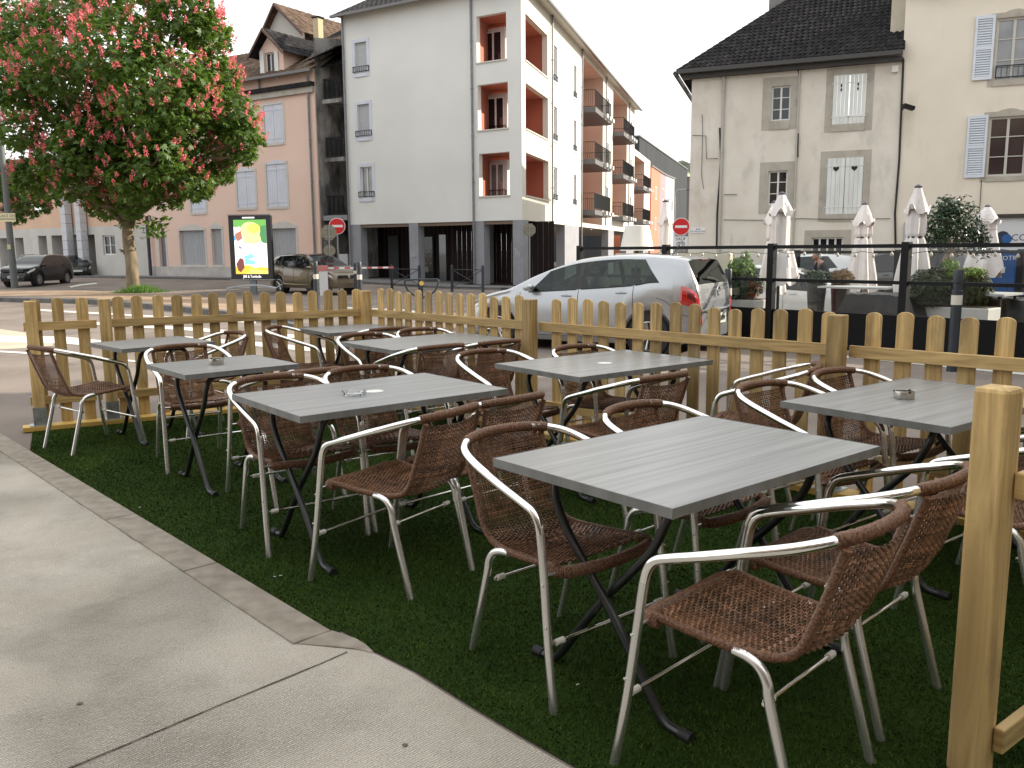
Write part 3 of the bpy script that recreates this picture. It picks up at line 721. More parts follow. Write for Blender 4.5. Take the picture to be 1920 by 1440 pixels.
def tiles(m,A,B,Cc,D,rows,cols,h=.03,mt=0):
    """roof plane A-B along the eaves, D-C along the ridge, as overlapping rows of single tiles"""
    A,B,Cc,D=map(Vector,(A,B,Cc,D)); n=(B-A).cross(D-A).normalized()
    if n.z<0: n=-n
    for j in range(rows):
        t0,t1=j/rows,(j+1.12)/rows; t1=min(t1,1)
        a0,b0=A.lerp(D,t0),B.lerp(Cc,t0); a1,b1=A.lerp(D,t1),B.lerp(Cc,t1)
        k=max(1,int(cols*((b0-a0).length/(B-A).length)))
        for i in range(k):
            u0,u1=i/k,(i+1)/k; um=(u0+u1)/2
            p0=a0.lerp(b0,u0)+n*h*.5; p1=a0.lerp(b0,u1)+n*h*.5; q0=a1.lerp(b1,u0); q1=a1.lerp(b1,u1); pm=a0.lerp(b0,um)+n*h*1.5; qm=a1.lerp(b1,um)+n*h
            m.q(p0,pm,qm,q0); m.q(pm,p1,q1,qm); m.q(a0.lerp(b0,u0)-n*.01,a0.lerp(b0,u1)-n*.01,p1,pm,p0)
# ---- the white corner block
BW=thing('apartment_building','white corner apartment block with square terracotta loggias','building',W0)
HT=12.95; z1f=2.74
F_=lambda x0,y0,x1,y1:Pf.rect(x0,y0,x1,y1)
S_=lambda x0,y0,x1,y1:Ps.rect(x0,y0,x1,y1)
# rooms of the loggias (shared volumes opening to both faces)
lf=[(.78,2.38,9.85,11.85),(.72,2.36,6.86,8.86),(.66,2.33,3.88,5.80)]
lsd=[(.72,5.05,9.85,11.85),(.70,5.15,6.86,8.86),(.70,5.25,3.88,5.80)]
wf=[(8.95,9.72,10.15,11.62),(8.90,9.68,7.05,8.66),(8.85,9.62,4.05,5.6)]
m=MB(); wall_holes(m,Pf,0,10.52,z1f,HT+.1,[l+(0.28,) for l in lf]+[q+(.16,) for q in wf])
ws=[]
sw=[S_(1038,83,1045.5,146),S_(1076,122,1082,172),S_(1038,200,1045.5,263),S_(1076,226,1082,283),S_(1038,312,1046,372),S_(1076,327,1082,380)]
sw=[(6.35,7.1,9.95,11.7),(11.45,12.2,9.95,11.7),(6.35,7.1,7.0,8.7),(11.45,12.2,7.0,8.7),(6.35,7.1,3.95,5.65),(11.45,12.2,3.95,5.65),
    (22.9,23.7,9.95,11.7),(22.9,23.7,7.0,8.7),(22.9,23.7,3.95,5.65),(34.6,35.4,9.95,11.7),(34.6,35.4,7.0,8.7),(34.6,35.4,3.95,5.65)]
rc=[(14.0,21.3,3.0,12.7),(25.5,32.6,3.9,12.7),(37.2,44.0,3.9,9.3)]
m.mat=1; wall_holes(m,Ps,0,37.0,z1f,HT+.1,[l+(.28,) for l in lsd]+[q+(.14,) for q in sw if q[0]<36]+[q+(0,) for q in rc[:2]])
wall_holes(m,Ps,37.0,48.5,z1f,9.8,[rc[2]+(0,)])
# hidden walls and floor slab
m.mat=0
e1=Pf.p(10.52,0,0); back=US*48
def wq(m,p,q,z0,z1): m.q((p.x,p.y,z0),(q.x,q.y,z0),(q.x,q.y,z1),(p.x,p.y,z1))
p0=Pf.p(10.52,0,0); p1=p0+US*37; p2=Ps.p(37,0,0); p3=p0+US*48.5; p4=Ps.p(48.5,0,0)
wq(m,p0,p1,z1f,HT); wq(m,p1,p2,9.0,HT); wq(m,p1,p3,z1f,9.8); wq(m,p3,p4,z1f,9.8)
m.build('wall',[wwhite,wcream],BW)
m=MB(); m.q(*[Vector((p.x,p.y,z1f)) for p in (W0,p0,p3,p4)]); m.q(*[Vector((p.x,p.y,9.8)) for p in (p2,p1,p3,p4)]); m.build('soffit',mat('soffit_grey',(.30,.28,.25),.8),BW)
# loggia interiors
m=MB()
for (a,b_,c,d),(a2,b2,c2,d2) in zip(lf,lsd):
    x=2.38; y=min(b2+.05,5.25)
    o=W0+UF*.28*0
    def P(s,t,z): q_=W0+UF*s+US*t; return Vector((q_.x,q_.y,z))
    fz=c-.02; cz=d+.02
    m.q(P(x,.27,fz),P(x,y,fz),P(x,y,cz),P(x,.27,cz)); m.q(P(.27,y,fz),P(x,y,fz),P(x,y,cz),P(.27,y,cz))
    m.q(P(x,.28,fz),P(a*.0+.27,.28,fz),P(.27,.28,fz-.0),P(x,.28,fz))
    m.q(P(.27,.27,fz),P(x,.27,fz),P(x,y,fz),P(.27,y,fz)); m.q(P(.27,.27,cz),P(x,.27,cz),P(x,y,cz),P(.27,y,cz))
m.build('loggia_room',red,BW)
for L6,fc_ in ((lf,Pf),(lsd,Ps)):
    for (a,b_,c,d) in L6: m=MB(); m.fbox(fc_,a-.03,b_+.03,c-.06,c,-.28,.05); m.build('loggia_ledge',mat('pale_coping',(.55,.53,.47),.8),BW)
# window in each loggia: on the wall facing the front, seen through the opening
for k,(a,b_,c,d) in enumerate(lf):
    yb=[5.05,5.15,5.25][k]
    Fb=Fc(W0+US*yb+Vector((0,0,0)),UF,NF)
    # angle of view shows it centre-right of the opening
    s0,s1=(1.15,2.0)
    xx0=[911,915,919][k]; xx1=[944,947,946][k]
    Fm=Fc(W0+US*1.75,UF,NF)
    a0=Fm.px(xx1,300)[0]; a1=Fm.px(xx0,300)[0]; zz0=c+.0; zz1=d-.28
    m=MB(); m.fbox(Fm,a0-.14,a1+.14,zz0,zz1+.14,-.30,-.02); o=m.build('window_block',wframe,BW)
    window(BW,Fc(W0+US*1.72,UF,NF),a0,a1,zz0+.05,zz1,.02,nx=2,nz=1,fw=.07,fm=wframe,gm=[glassd,glassd,glassl][k])
    minirail(BW,Fc(W0+US*1.70,UF,NF),a0-.1,a1+.1,zz0+.12,.25)
# front windows
for k,(a,b_,c,d) in enumerate(wf):
    surround(BW,Pf,a,b_,c,d,.17,lav)
    if k<2:
        m=MB(); n=16
        for i in range(n): z=c+(d-c)*i/n; m.fbox(Pf,a,b_,z,z+(d-c)/n*.93,-.12,-.095)
        m.build('roller_shutter',rollb,BW)
    else: window(BW,Pf,a,b_,c,d,.14,nx=2,nz=1,gm=glassl,fm=wframe)
    minirail(BW,Pf,a-.14,b_+.14,c+.08,.24,.04)
for (a,b_,c,d) in sw:
    surround(BW,Ps,a,b_,c,d,.10,lav); window(BW,Ps,a,b_,c,d,.12,nx=1,nz=1,gm=glassl,fm=wframe,fw=.07); minirail(BW,Ps,a-.08,b_+.08,c+.05,.24,.04)
# recessed bays with balconies on the street side
for k,(a,b_,c,d) in enumerate(rc):
    dp=1.6; m=MB()
    m.mat=0; m.q(Ps.p(a,c,-dp),Ps.p(b_,c,-dp),Ps.p(b_,d,-dp),Ps.p(a,d,-dp)); m.q(Ps.p(a,c,0),Ps.p(a,c,-dp),Ps.p(a,d,-dp),Ps.p(a,d,0))
    m.mat=1; m.q(Ps.p(b_,c,0),Ps.p(b_,c,-dp),Ps.p(b_,d,-dp),Ps.p(b_,d,0)); m.q(Ps.p(a,d,0),Ps.p(b_,d,0),Ps.p(b_,d,-dp),Ps.p(a,d,-dp)); m.q(Ps.p(a,c,0),Ps.p(b_,c,0),Ps.p(b_,c,-dp),Ps.p(a,c,-dp))
    m.build('balcony_recess',[orange,beige],BW)
    for j,zf in enumerate((9.75,6.75,3.75) if k<2 else (6.75,3.9)):
        if k==2: zf-=.1
        bal=MB(); bal.fbox(Ps,a+.05,b_-1.2,zf-.28,zf,-1.5,.80); bo=bal.build('balcony',mat('balcony_slab',(.10,.10,.105),.7),BW)
        m=MB(); A_=a+.08; B_=b_-1.23; zt=zf+1.02
        for (p,q_,o_) in ((A_,B_,1.2),):
            m.fbox(Ps,p,q_,zt-.03,zt,.74,.78); m.fbox(Ps,p,q_,zf+.08,zf+.11,.74,.78)
            n=int((q_-p)/.13)
            for i in range(n+1): s=p+(q_-p)*i/n; m.fbox(Ps,s-.008,s+.008,zf+.1,zt-.02,.752,.768)
        for s in (A_,B_):
            m.fbox(Ps,s-.02,s+.02,zt-.03,zt,-1.2,.76); 
            for i in range(15): o_=-1.2+1.93*i/15; m.fbox(Ps,s-.008,s+.008,zf,zt-.02,o_-.008,o_+.008)
        m.build('railing',black,bo)
        if (k,j) in ((0,2),(1,1),(2,1)):
            m=MB(); m.fbox(Ps,A_+.02,B_-.02,zf+.08,zt-.04,.72,.735); m.build('privacy_screen',mat('dark_screen',(.03,.035,.033),.8),bo)
        m=MB(); m.fbox(Ps,a+.6,a+1.6,zf,zf+2.15,-1.6,-1.55); m.build('balcony_door',wframe,BW)
        for i in range(3): m=MB(); m.box(Ps.p(b_-1.8-i*1.2,zf-.1,.92),(.35,.24,.24),R(70)); m.build('planter_box',mat('planter_white',(.5,.5,.48),.7),bo)
# pipes
for s,z in ((10.42,HT),(2.62,HT)): pipe(BW,Pf,s,-.2,z)
for s in (5.75,13.55,22.2,33.4): pipe(BW,Ps,s,-.2 if s<20 else 3,HT,.05)
# roof and eaves
m=MB(); 
for i in range(1): 
    a=Pf.p(-.35,HT,.55); b_=Pf.p(10.75,HT,.55); c_=Pf.p(10.75,HT+3.0,-5.5); d_=Pf.p(4.3,HT+3.0,-5.5)
    tiles(m,a,b_,c_,d_,16,36,.03)
    a=Ps.p(-.35,HT,.55); b_=Ps.p(37.2,HT,.55); c_=Ps.p(33,HT+3,-6); d_=Ps.p(5,HT+3,-6); tiles(m,b_,a,d_,c_,12,60,.03)
m.build('roof',mat('grey_roof_tile',(.045,.042,.041),.9,spec=.1,col2=(.085,.08,.075),vscale=3,island=.2),BW)
m=MB(); m.fbox(Pf,-.35,10.75,HT-.12,HT,.50,.64); m.fbox(Ps,-.5,37.2,HT-.12,HT,.50,.64); m.build('gutter',copperp,BW)
m=MB(); m.q(Pf.p(-.4,HT-.02,.5),Pf.p(10.75,HT-.02,.5),Pf.p(10.75,HT+.05,-.3),Pf.p(-.4,HT+.05,-.3)); m.q(Ps.p(-.4,HT-.02,.5),Ps.p(37.2,HT-.02,.5),Ps.p(37.2,HT+.05,-.3),Ps.p(-.4,HT+.05,-.3)); m.build('eaves_soffit',mat('pale_soffit',(.5,.47,.42),.8),BW)
# arcade: pillars and the recessed dark shop front
for fc_,a,b_ in ((Pf,9.75,10.45),(Pf,6.02,6.58),(Pf,2.12,2.62),(Pf,-.02,.52),(Ps,4.0,4.7),(Ps,9.2,13.2),(Ps,24,26.5),(Ps,33,37.4),(Ps,44,48)): m=MB(); m.fbox(fc_,a,b_,-.6,z1f,-.5,-.01); m.build('pillar',greyconc,BW)
m=MB(); m.fbox(Pf,.0,10.4,z1f-.16,z1f-.005,-.35,-.06); m.build('arcade_beam',mat('brown_beam',(.17,.12,.09),.7),BW)
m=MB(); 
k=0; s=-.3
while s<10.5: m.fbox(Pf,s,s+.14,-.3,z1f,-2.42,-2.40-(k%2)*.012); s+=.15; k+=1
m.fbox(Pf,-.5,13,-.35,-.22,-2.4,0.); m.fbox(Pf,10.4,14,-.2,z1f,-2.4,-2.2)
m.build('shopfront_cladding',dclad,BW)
m=MB(); m.fbox(Ps,2.3,4.0,-.35,z1f,-2.4,-2.3); m.fbox(Ps,4.7,9.2,-.35,z1f,-2.0,-1.9); m.build('side_cladding',greyconc,BW)
shopg=mat('shop_glass',(.10,.11,.115),.05,spec=.9,coat=.6)
Fsh=Fc(Pf.p(0,0,-2.40),UF,NF)
def spx(x0,x1,y0=430,y1=528): a,b_,c,d=Fsh.rect(x0,y0,x1,y1); return a,b_,-.2,2.25
for (x0,x1) in ((674,691),(728,751),(823,840),(913,929)):
    a,b_,c,d=spx(x0,x1); window(BW,Fsh,a,b_,c,d,-.06,nx=1,nz=1,fw=.05,fm=black,gm=shopg,name='shop_window')
a,b_,c,d=spx(786,816); dr=window(BW,Fsh,a,b_,c,2.2,-.06,nx=1,nz=1,fw=.10,fm=black,gm=glassd,name='shop_door')
m=MB()
for i in range(5):
    for j in range(5):
        if (i+j)%2==0:
            cx=a+.25+(b_-a-.5)*i/4; cz=.75+.16*j; m.tube([Fsh.p(cx-.05,cz,.09),Fsh.p(cx,cz+.07,.09),Fsh.p(cx+.05,cz,.09),Fsh.p(cx,cz-.07,.09)],.008,4,closed=True)
for i in range(10):
    an=2*PI*i/10; m.tube([Fsh.p((a+b_)/2+.05*math.cos(an),.42+.05*math.sin(an),.09),Fsh.p((a+b_)/2+.17*math.cos(an),.42+.17*math.sin(an),.09)],.012,4)
m.build('door_ornament',white_pl,dr)
m=MB(); a,b_,c,d=spx(913,929)
for i in range(8): an=PI*i/4; m.tube([Fsh.p((a+b_)/2+.06*math.cos(an),1.0+.09*math.sin(an),.1),Fsh.p((a+b_)/2+.2*math.cos(an),1.0+.3*math.sin(an),.1)],.02,4)
m.build('window_poster',mat('poster_rust',(.22,.12,.10),.7),BW)
# pale graffiti on two pillars
def scrib(fc,s,z,w,h,seed,n=26):
    r=random.Random(seed); pts=[]
    for i in range(n): pts.append(fc.p(s+w*(i/n)+r.uniform(-.04,.04),z+h*(.5+.5*math.sin(i*2.3+r.random())),.006))
    return pts
m=MB(); m.tube(catm(scrib(Pf,6.1,1.05,.35,.25,3),3),.008,4); m.tube(catm(scrib(Pf,.08,1.0,.34,.5,5),3),.008,4); m.tube([Pf.p(.2,1.0,.006),Pf.p(.17,.35,.006)],.006,4)
m.build('graffiti',mat('pale_graffiti',(.45,.46,.5),.8),BW)
m=MB(); m.lathe([(.09,0),(.09,.05)],Ps.p(18,z1f-.1,-.2),8); m.build('ceiling_lamp',white_pl,BW)

# ---- link bay with dark balconies between the white block and the pink house
S0=12.35
BL=thing('balcony_bay','dirty grey recessed bay with dark iron balconies between the pink house and white block','building',Pf.p(12,0,-1))
m=MB(); Fl=Fc(Pf.p(0,0,0),UF,NF)
m.q(Fl.p(10.5,0,-2.6),Fl.p(S0-.03,0,-2.6),Fl.p(S0-.03,12.6,-2.6),Fl.p(10.5,12.6,-2.6)); m.q(Fl.p(S0-.03,0,-2.6),Fl.p(S0-.03,0,.18),Fl.p(S0-.03,12.2,.18),Fl.p(S0-.03,12.6,-2.6)); m.q(Fl.p(10.5,0,-2.6),Fl.p(10.5,0,-.0),Fl.p(10.5,13,-.0),Fl.p(10.5,12.6,-2.6))
dirty=mat('dirty_render',(.26,.245,.23),.9,col2=(.36,.34,.32),vscale=1.2); stain(dirty,(.05,.05,.048),(1,1,.4),(.42,.60),1.4,.9)
m.build('wall',dirty,BL)
for k,(y,) in enumerate(((186,),(296,),(404,))):
    z=Fl.px(618,y)[1]; b_=MB(); b_.fbox(Fl,10.70,12.0,z-.2,z,-2.5,.05); bo=b_.build('balcony',dirty,BL)
    m=MB(); m.fbox(Fl,10.75,11.95,z+.98,z+1.02,.0,.04); m.fbox(Fl,10.75,11.95,z+.06,z+.09,.0,.04)
    for i in range(17): s=10.78+1.15*i/16; m.fbox(Fl,s-.014,s+.014,z+.09,z+.98,.01,.03)
    for i in range(12): e=-1.2+1.2*i/12; m.fbox(Fl,11.93,11.95,z+.05,z+.98,e-.01,e+.01)
    m.fbox(Fl,11.92,11.96,z+.98,z+1.02,-1.2,.0); m.build('railing',black,bo)
    m=MB(); m.fbox(Fl,11.3,11.75,z,z+2.2,-2.6,-2.5); m.build('shutter_panel',mat('dark_red_paint',(.11,.03,.025),.7),BL)
m=MB(); m.fbox(Fl,10.6,S0-.06,3.0,3.25,-2.5,.05); m.build('concrete_band',greyconc,BL)
m=MB(); m.fbox(Fl,10.75,S0-.08,-.1,3.0,-2.3,-2.2); m.build('garage_opening',dark,BL)
m=MB(); m.fbox(Fl,10.8,11.5,.15,1.25,-.6,-.1); m.build('utility_cabinet',mat('cabinet_grey',(.40,.41,.42),.6),BL)
m=MB(); tiles(m,Fl.p(10.55,11.5,.4),Fl.p(12.9,11.0,.4),Fl.p(12.9,12.9,-4.5),Fl.p(10.55,13.4,-4.5),9,8); m.build('roof',tile,BL)

# ---- pink house
PO=Pf.p(S0,0,.25); Pp=Fc(PO,UF,NF)
BP=thing('pink_house','tall pink rendered house with pale blue shutters and a gabled dormer','building',Pp.p(8,0,0))
def R_(x0,y0,x1,y1): return Pp.rect(x0,y0,x1,y1)
corn=Pp.px(500,178)[1]-.4; 
zc=[Pp.px(x,y)[1] for x,y in ((439,180),(581,157))]; zc0=sum(zc)/2
eav=Pp.px(560,132)[1]
wn=[R_(496,196,531,268),R_(447,205,474,255),R_(501,308,538,387),R_(445,322,479,389),R_(358,345,385,398)]
lw=[R_(338,432,385,497),R_(398,429,417,497),R_(508,428,556,492)]
dw=R_(300,437,312,517)
PE=Pp.px(277,480)[0]
m=MB(); wall_holes(m,Pp,0,PE,0,eav,[q+(.06,) for q in wn]+[q+(.22,) for q in lw]+[dw+(.25,)])
wq(m,Pp.p(0,0,0),Pp.p(0,0,-12),0,eav); wq(m,Pp.p(PE,0,0),Pp.p(PE,0,-12),0,eav); wq(m,Pp.p(0,0,-12),Pp.p(PE,0,-12),0,eav)
m.build('wall',pink,BP)
m=MB(); m.fbox(Pp,-.02,12.0,zc0-.12,zc0+.10,-.02,.28); m.build('cornice_flashing',tile,BP)
m=MB(); m.fbox(Pp,0,12.0,zc0-.42,zc0-.12,-.02,.16); m.build('cornice',ashlar,BP)
m=MB(); m.fbox(Pp,-.02,PE,-.1,.55,-.02,.03); m.build('plinth',mat('pale_plinth',(.46,.43,.41),.9,var=.15,vscale=1.5),BP)
wst=mat('pale_window_stone',(.55,.52,.49),.85,var=.06,vscale=4)
for i,(a,b_,c,d) in enumerate(wn):
    surround(BP,Pp,a,b_,c,d,.14,wst)
    for k in range(2):
        m=MB(); x0=a+(b_-a)*k/2+.01; x1=a+(b_-a)*(k+1)/2-.01; n=4
        for j in range(n): m.fbox(Pp,x0+(x1-x0)*j/n+.004,x0+(x1-x0)*(j+1)/n-.004,c,d,-.05,-.012)
        for z in (c+.2,d-.3): m.fbox(Pp,x0,x1,z,z+.09,-.012,.004)
        m.build('shutter',lav,BP)
    if i>=2:
        m=MB(); n=10; pts=[Pp.p(a-.14,d+.02,.0)]
        for j in range(n+1): t=j/n; pts.append(Pp.p(a+(b_-a)*t,d+.02+.22*math.sin(PI*t),.0))
        pts.append(Pp.p(b_+.14,d+.02,.0)); m.prism(pts,NF*.028,0); m.build('arched_head',lav,BP)
for i,(a,b_,c,d) in enumerate(lw):
    surround(BP,Pp,a,b_,c,d,.13,wst)
    m=MB(); n=max(3,int((b_-a)/.16))
    for j in range(n): m.fbox(Pp,a+(b_-a)*j/n+.006,a+(b_-a)*(j+1)/n-.006,c,d,-.2,-.15)
    m.build('plank_door',gshut,BP)
    m=MB(); n=12; pts=[Pp.p(a-.13,d,.0)]
    for j in range(n+1): t=j/n; pts.append(Pp.p(a-.13+(b_-a+.26)*t,d+.10+.26*math.sin(PI*t),.0))
    pts.append(Pp.p(b_+.13,d,.0)); m.prism(pts,NF*.022,0); m.build('arched_head',wst,BP)
a,b_,c,d=dw; m=MB(); m.fbox(Pp,a,b_,c,d,-.22,-.16); m.build('front_door',mat('grey_violet_door',(.16,.16,.20),.6),BP); surround(BP,Pp,a,b_,c,d,.13,wst,sill=False)
for x in (590,): s=Pp.px(x,400)[0]; pipe(BP,Pp,.35,.3,eav-.3,.06,out=.1)
pipe(BP,Pp,Pp.px(488,160)[0],zc0,eav,.05,out=.1)
# roof: long slope, dormer gable and the higher gable behind
m=MB(); tiles(m,Pp.p(-.3,eav-.15,.5),Pp.p(PE+.4,eav-.15,.5),Pp.p(PE+.4,eav+2.7,-4.5),Pp.p(-.3,eav+2.7,-4.5),12,44); ro=m.build('roof',tileb,BP)
m=MB(); m.fbox(Pp,-.3,PE+.4,eav-.25,eav-.12,.45,.58); m.build('gutter',copperp,BP)
# dormer
sa=Pp.px(531,100)[0]; sb=Pp.px(487,100)[0]; zt=Pp.px(506,55)[1]; ze=Pp.px(506,92)[1]; sm=(sa+sb)/2; sm=Pp.px(504,60)[0]
m=MB(); wz=R_(497,98,515,147); wall_holes(m,Pp,sa,sb,eav-.1,ze,[wz+(.2,)]); m.q(Pp.p(sa,ze),Pp.p(sb,ze),Pp.p(sm,zt-.25)); 
wq(m,Pp.p(sa,0,0),Pp.p(sa,0,-4.5),eav-.2,ze); wq(m,Pp.p(sb,0,0),Pp.p(sb,0,-4.5),eav-.2,ze); m.build('dormer_wall',pink,BP)
window(BP,Pp,*wz,.16,nx=2,nz=1,gm=glassd,fm=wframe)
for (x0,x1) in ((489,496.5),(516,523)):
    a,b_,c,d=R_(x0,96,x1,149); m=MB(); m.fbox(Pp,a,b_,c,d,.02,.06); m.build('shutter',wframe,BP)
m=MB()
for s_,e_ in ((sa-.45,1),(sb+.45,-1)):
    zz=ze-.35
    tiles(m,Pp.p(s_,zz,.45),Pp.p(s_,zz,-6),Pp.p(sm,zt,-6),Pp.p(sm,zt,.45),6,14)
m.build('dormer_roof',tile,BP)
m=MB()
for s_ in (sa-.45,sb+.45): m.prism([Pp.p(s_,ze-.35,.46),Pp.p(s_,ze-.50,.46),Pp.p(sm,zt-.16,.46),Pp.p(sm,zt,.46)],NF*.05,0)
m.build('bargeboard',timb,BP)
# rear gable
B2=Fc(Pp.p(0,0,-5),UF,NF); a=B2.px(571,60)[0]; b_=B2.px(497,60)[0]; c=B2.px(523,8)
zb_=B2.px(530,62)[1]
m=MB(); m.q(B2.p(a,zb_-2),B2.p(b_,zb_-2),B2.p(b_,zb_-.1),B2.p(c[0],c[1]-.25),B2.p(a,zb_-.1)); m.build('gable_wall',mat('grey_gable',(.46,.43,.40),.9),BP)
m=MB(); tiles(m,B2.p(a-.3,zb_-.3,.4),B2.p(a-.3,zb_-.3,-7),B2.p(c[0],c[1],-7),B2.p(c[0],c[1],.4),9,14); tiles(m,B2.p(b_+.3,zb_-.4,.4),B2.p(b_+.3,zb_-.4,-7),B2.p(c[0],c[1],-7),B2.p(c[0],c[1],.4),9,14); m.build('gable_roof',tileb,BP)
m=MB()
for s_ in (a-.3,b_+.3): m.prism([B2.p(s_,zb_-.35,.42),B2.p(s_,zb_-.55,.42),B2.p(c[0],c[1]-.18,.42),B2.p(c[0],c[1],.42)],NF*.05,0)
m.build('bargeboard',timb,BP)
s=B2.px(601,50)[0]; z0_,z1_=B2.px(601,66)[1],B2.px(601,36)[1]
m=MB(); m.fbox(B2,s-.2,s+.2,z0_-1.5,z1_,0,.4); ch=m.build('chimney',mat('buff_chimney',(.45,.38,.24),.9),ro)
m=MB(); m.fbox(B2,s-.27,s+.27,z1_,z1_+.08,-.05,.45); m.build('chimney_cap',tile,ch)
m=MB(); tiles(m,Pp.p(-3.5,Pp.px(560,120)[1]-.2,-.5),Pp.p(5,Pp.px(560,120)[1]-.2,-.5),B2.p(3.6,B2.px(600,60)[1]+.2,-1),B2.p(-3.2,B2.px(610,50)[1]+.2,-1),9,26); m.build('lower_roof',tile,BP)
# ---- low building on the left behind the chestnut
QL=thing('arcade_building','pale low building with a columned arcade behind the parked cars at the far left','building',Pp.p(26,0,-1))
m=MB(); o0=Pp.p(PE,0,-.25); Fq=Fc(o0,UF,NF)
hq=[Fq.rect(0,435,17,520)[:2]+(0.05,2.5),Fq.rect(30,430,46,520)[:2]+(.05,2.5),Fq.rect(74,437,90,520)[:2]+(.05,2.6),Fq.rect(99,435,132,520)[:2]+(.05,2.6),Fq.rect(140,435,160,520)[:2]+(.05,2.6),Fq.rect(163,438,180,520)[:2]+(.05,2.6)]
hq=[(a,b_,c,d,2.0) for a,b_,c,d in hq]; hw_=Fq.rect(193,441,216,478)
wall_holes(m,Fq,.02,50,-.1,3.1,hq+[hw_+(.2,)]); m.mat=1; wall_holes(m,Fq,.02,50,3.1,6.6,[Fq.rect(30,300,60,345)+(.2,),Fq.rect(60,415-30,80,400)+(.2,)]); 
m.q(Fq.p(.02,6.6,0),Fq.p(50,6.6,0),Fq.p(50,6.6,-9),Fq.p(.02,6.6,-9)); m.build('wall',[mat('light_grey_render',(.50,.48,.45),.88,var=.06,vscale=1),mat('peach_render',(.62,.42,.30),.88,var=.06,vscale=.7)],QL)
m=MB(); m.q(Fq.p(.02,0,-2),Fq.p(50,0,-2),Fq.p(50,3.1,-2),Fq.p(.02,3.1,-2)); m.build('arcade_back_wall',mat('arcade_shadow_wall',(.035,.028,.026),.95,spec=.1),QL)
window(QL,Fq,*hw_,.15,nx=2,nz=2,fw=.08)
for x in (137,164):
    a,b_,c,d=Fq.rect(x-4.5,395,x+4.5,528); m=MB(); n=9
    for j in range(n): m.fbox(Fq,a,b_,-.05+5.1*j/n+.01,-.05+5.1*(j+1)/n-.01,.1,.55)
    m.build('column',mat('white_brick',(.52,.53,.56),.8,var=.05,vscale=5),QL)
m=MB(); tiles(m,Fq.p(.1,6.5,.6),Fq.p(50,6.5,.6),Fq.p(50,8.8,-5),Fq.p(.1,8.8,-5),8,60); m.build('roof',tileb,QL)

# ---- right hand stone house
A0=Vector((10.1108,31,0)); ur=Vector((.91636,-.40035,0)); nr=Vector((-.40035,-.91636,0)); Pr=Fc(A0,ur,nr)
X_=lambda x0,y0,x1,y1:Pr.rect(x0,y0,x1,y1)
BR=thing('old_house','old stained cream house with a black tiled hipped roof and plank shutters','building',Pr.p(0,0,0))
sL=-3.86; sR=3.07; EV=7.70
w1=X_(1446,161,1482,226); w2=X_(1440,320,1476,384); s1=X_(1562,140,1623,232); s2=X_(1550,296,1617,401); w3=X_(1521,445,1580,500)
m=MB(); wall_holes(m,Pr,sL,sR,-.4,EV,[w1+(.2,),w2+(.2,),s1+(.12,),s2+(.12,),w3+(.2,)])
sl=Vector((.30,.954,0)); pL=Pr.p(sL,0,0); pb=pL+sl*14
wq(m,pL,pb,-.4,EV); pR_=Pr.p(sR,0,0)+sl*14; wq(m,pb,pR_,-.4,EV); wq(m,Pr.p(sR,0,0),pR_,-.4,EV); m.build('wall',stone,BR)
for i,q in enumerate((w1,w2,s1,s2,w3)): surround(BR,Pr,*q,[.30,.30,.24,.24,.25][i],ashlar,out=.012)
window(BR,Pr,*w1,.14,nx=2,nz=3); window(BR,Pr,*w2,.14,nx=2,nz=3); window(BR,Pr,*w3,.14,nx=4,nz=1)
def plankshutter(par,fc,a,b_,c,d,n,e0,e1,mt,holes=None):
    m=MB()
    for j in range(n): m.fbox(fc,a+(b_-a)*j/n+.004,a+(b_-a)*(j+1)/n-.004,c,d,e0,e1+random.uniform(-.003,.003))
    for z in (c+.22,d-.28): m.fbox(fc,a-.04,b_+.04,z,z+.03,e1,e1+.012)
    o=m.build('shutter',mt,par)
    if holes: mm=MB(); holes(mm); mm.build('cut_out',dark,o)
    return o
def heart(m,fc,s,z,r,e):
    pts=[]
    for i in range(20):
        t=2*PI*i/20; x=16*math.sin(t)**3; y=13*math.cos(t)-5*math.cos(2*t)-2*math.cos(3*t)-math.cos(4*t); pts.append(fc.p(s+x*r/16,z+y*r/16,e))
    m.prism(pts,fc.n*.003,0)
a,b_,c,d=s2; mid=(a+b_)/2
for k,(x0,x1) in enumerate(((a,mid-.01),(mid+.01,b_))): plankshutter(BR,Pr,x0,x1,c,d,4,.0,.04,shut,lambda mm,cc=(x0+x1)/2: heart(mm,Pr,cc,d-.36,.10,.046))
a,b_,c,d=s1; mid=(a+b_)/2
def diam(mm,cc):
    for dz in (-.34,-.48): mm.prism([Pr.p(cc-.03,d+dz,.046),Pr.p(cc,d+dz-.07,.046),Pr.p(cc+.03,d+dz,.046),Pr.p(cc,d+dz+.07,.046)],Pr.n*.003,0)
for k,(x0,x1) in enumerate(((a,mid-.012),(mid+.012,b_))): plankshutter(BR,Pr,x0,x1,c,d,4,.0,.04,shut,lambda mm,cc=(x0+x1)/2: diam(mm,cc))
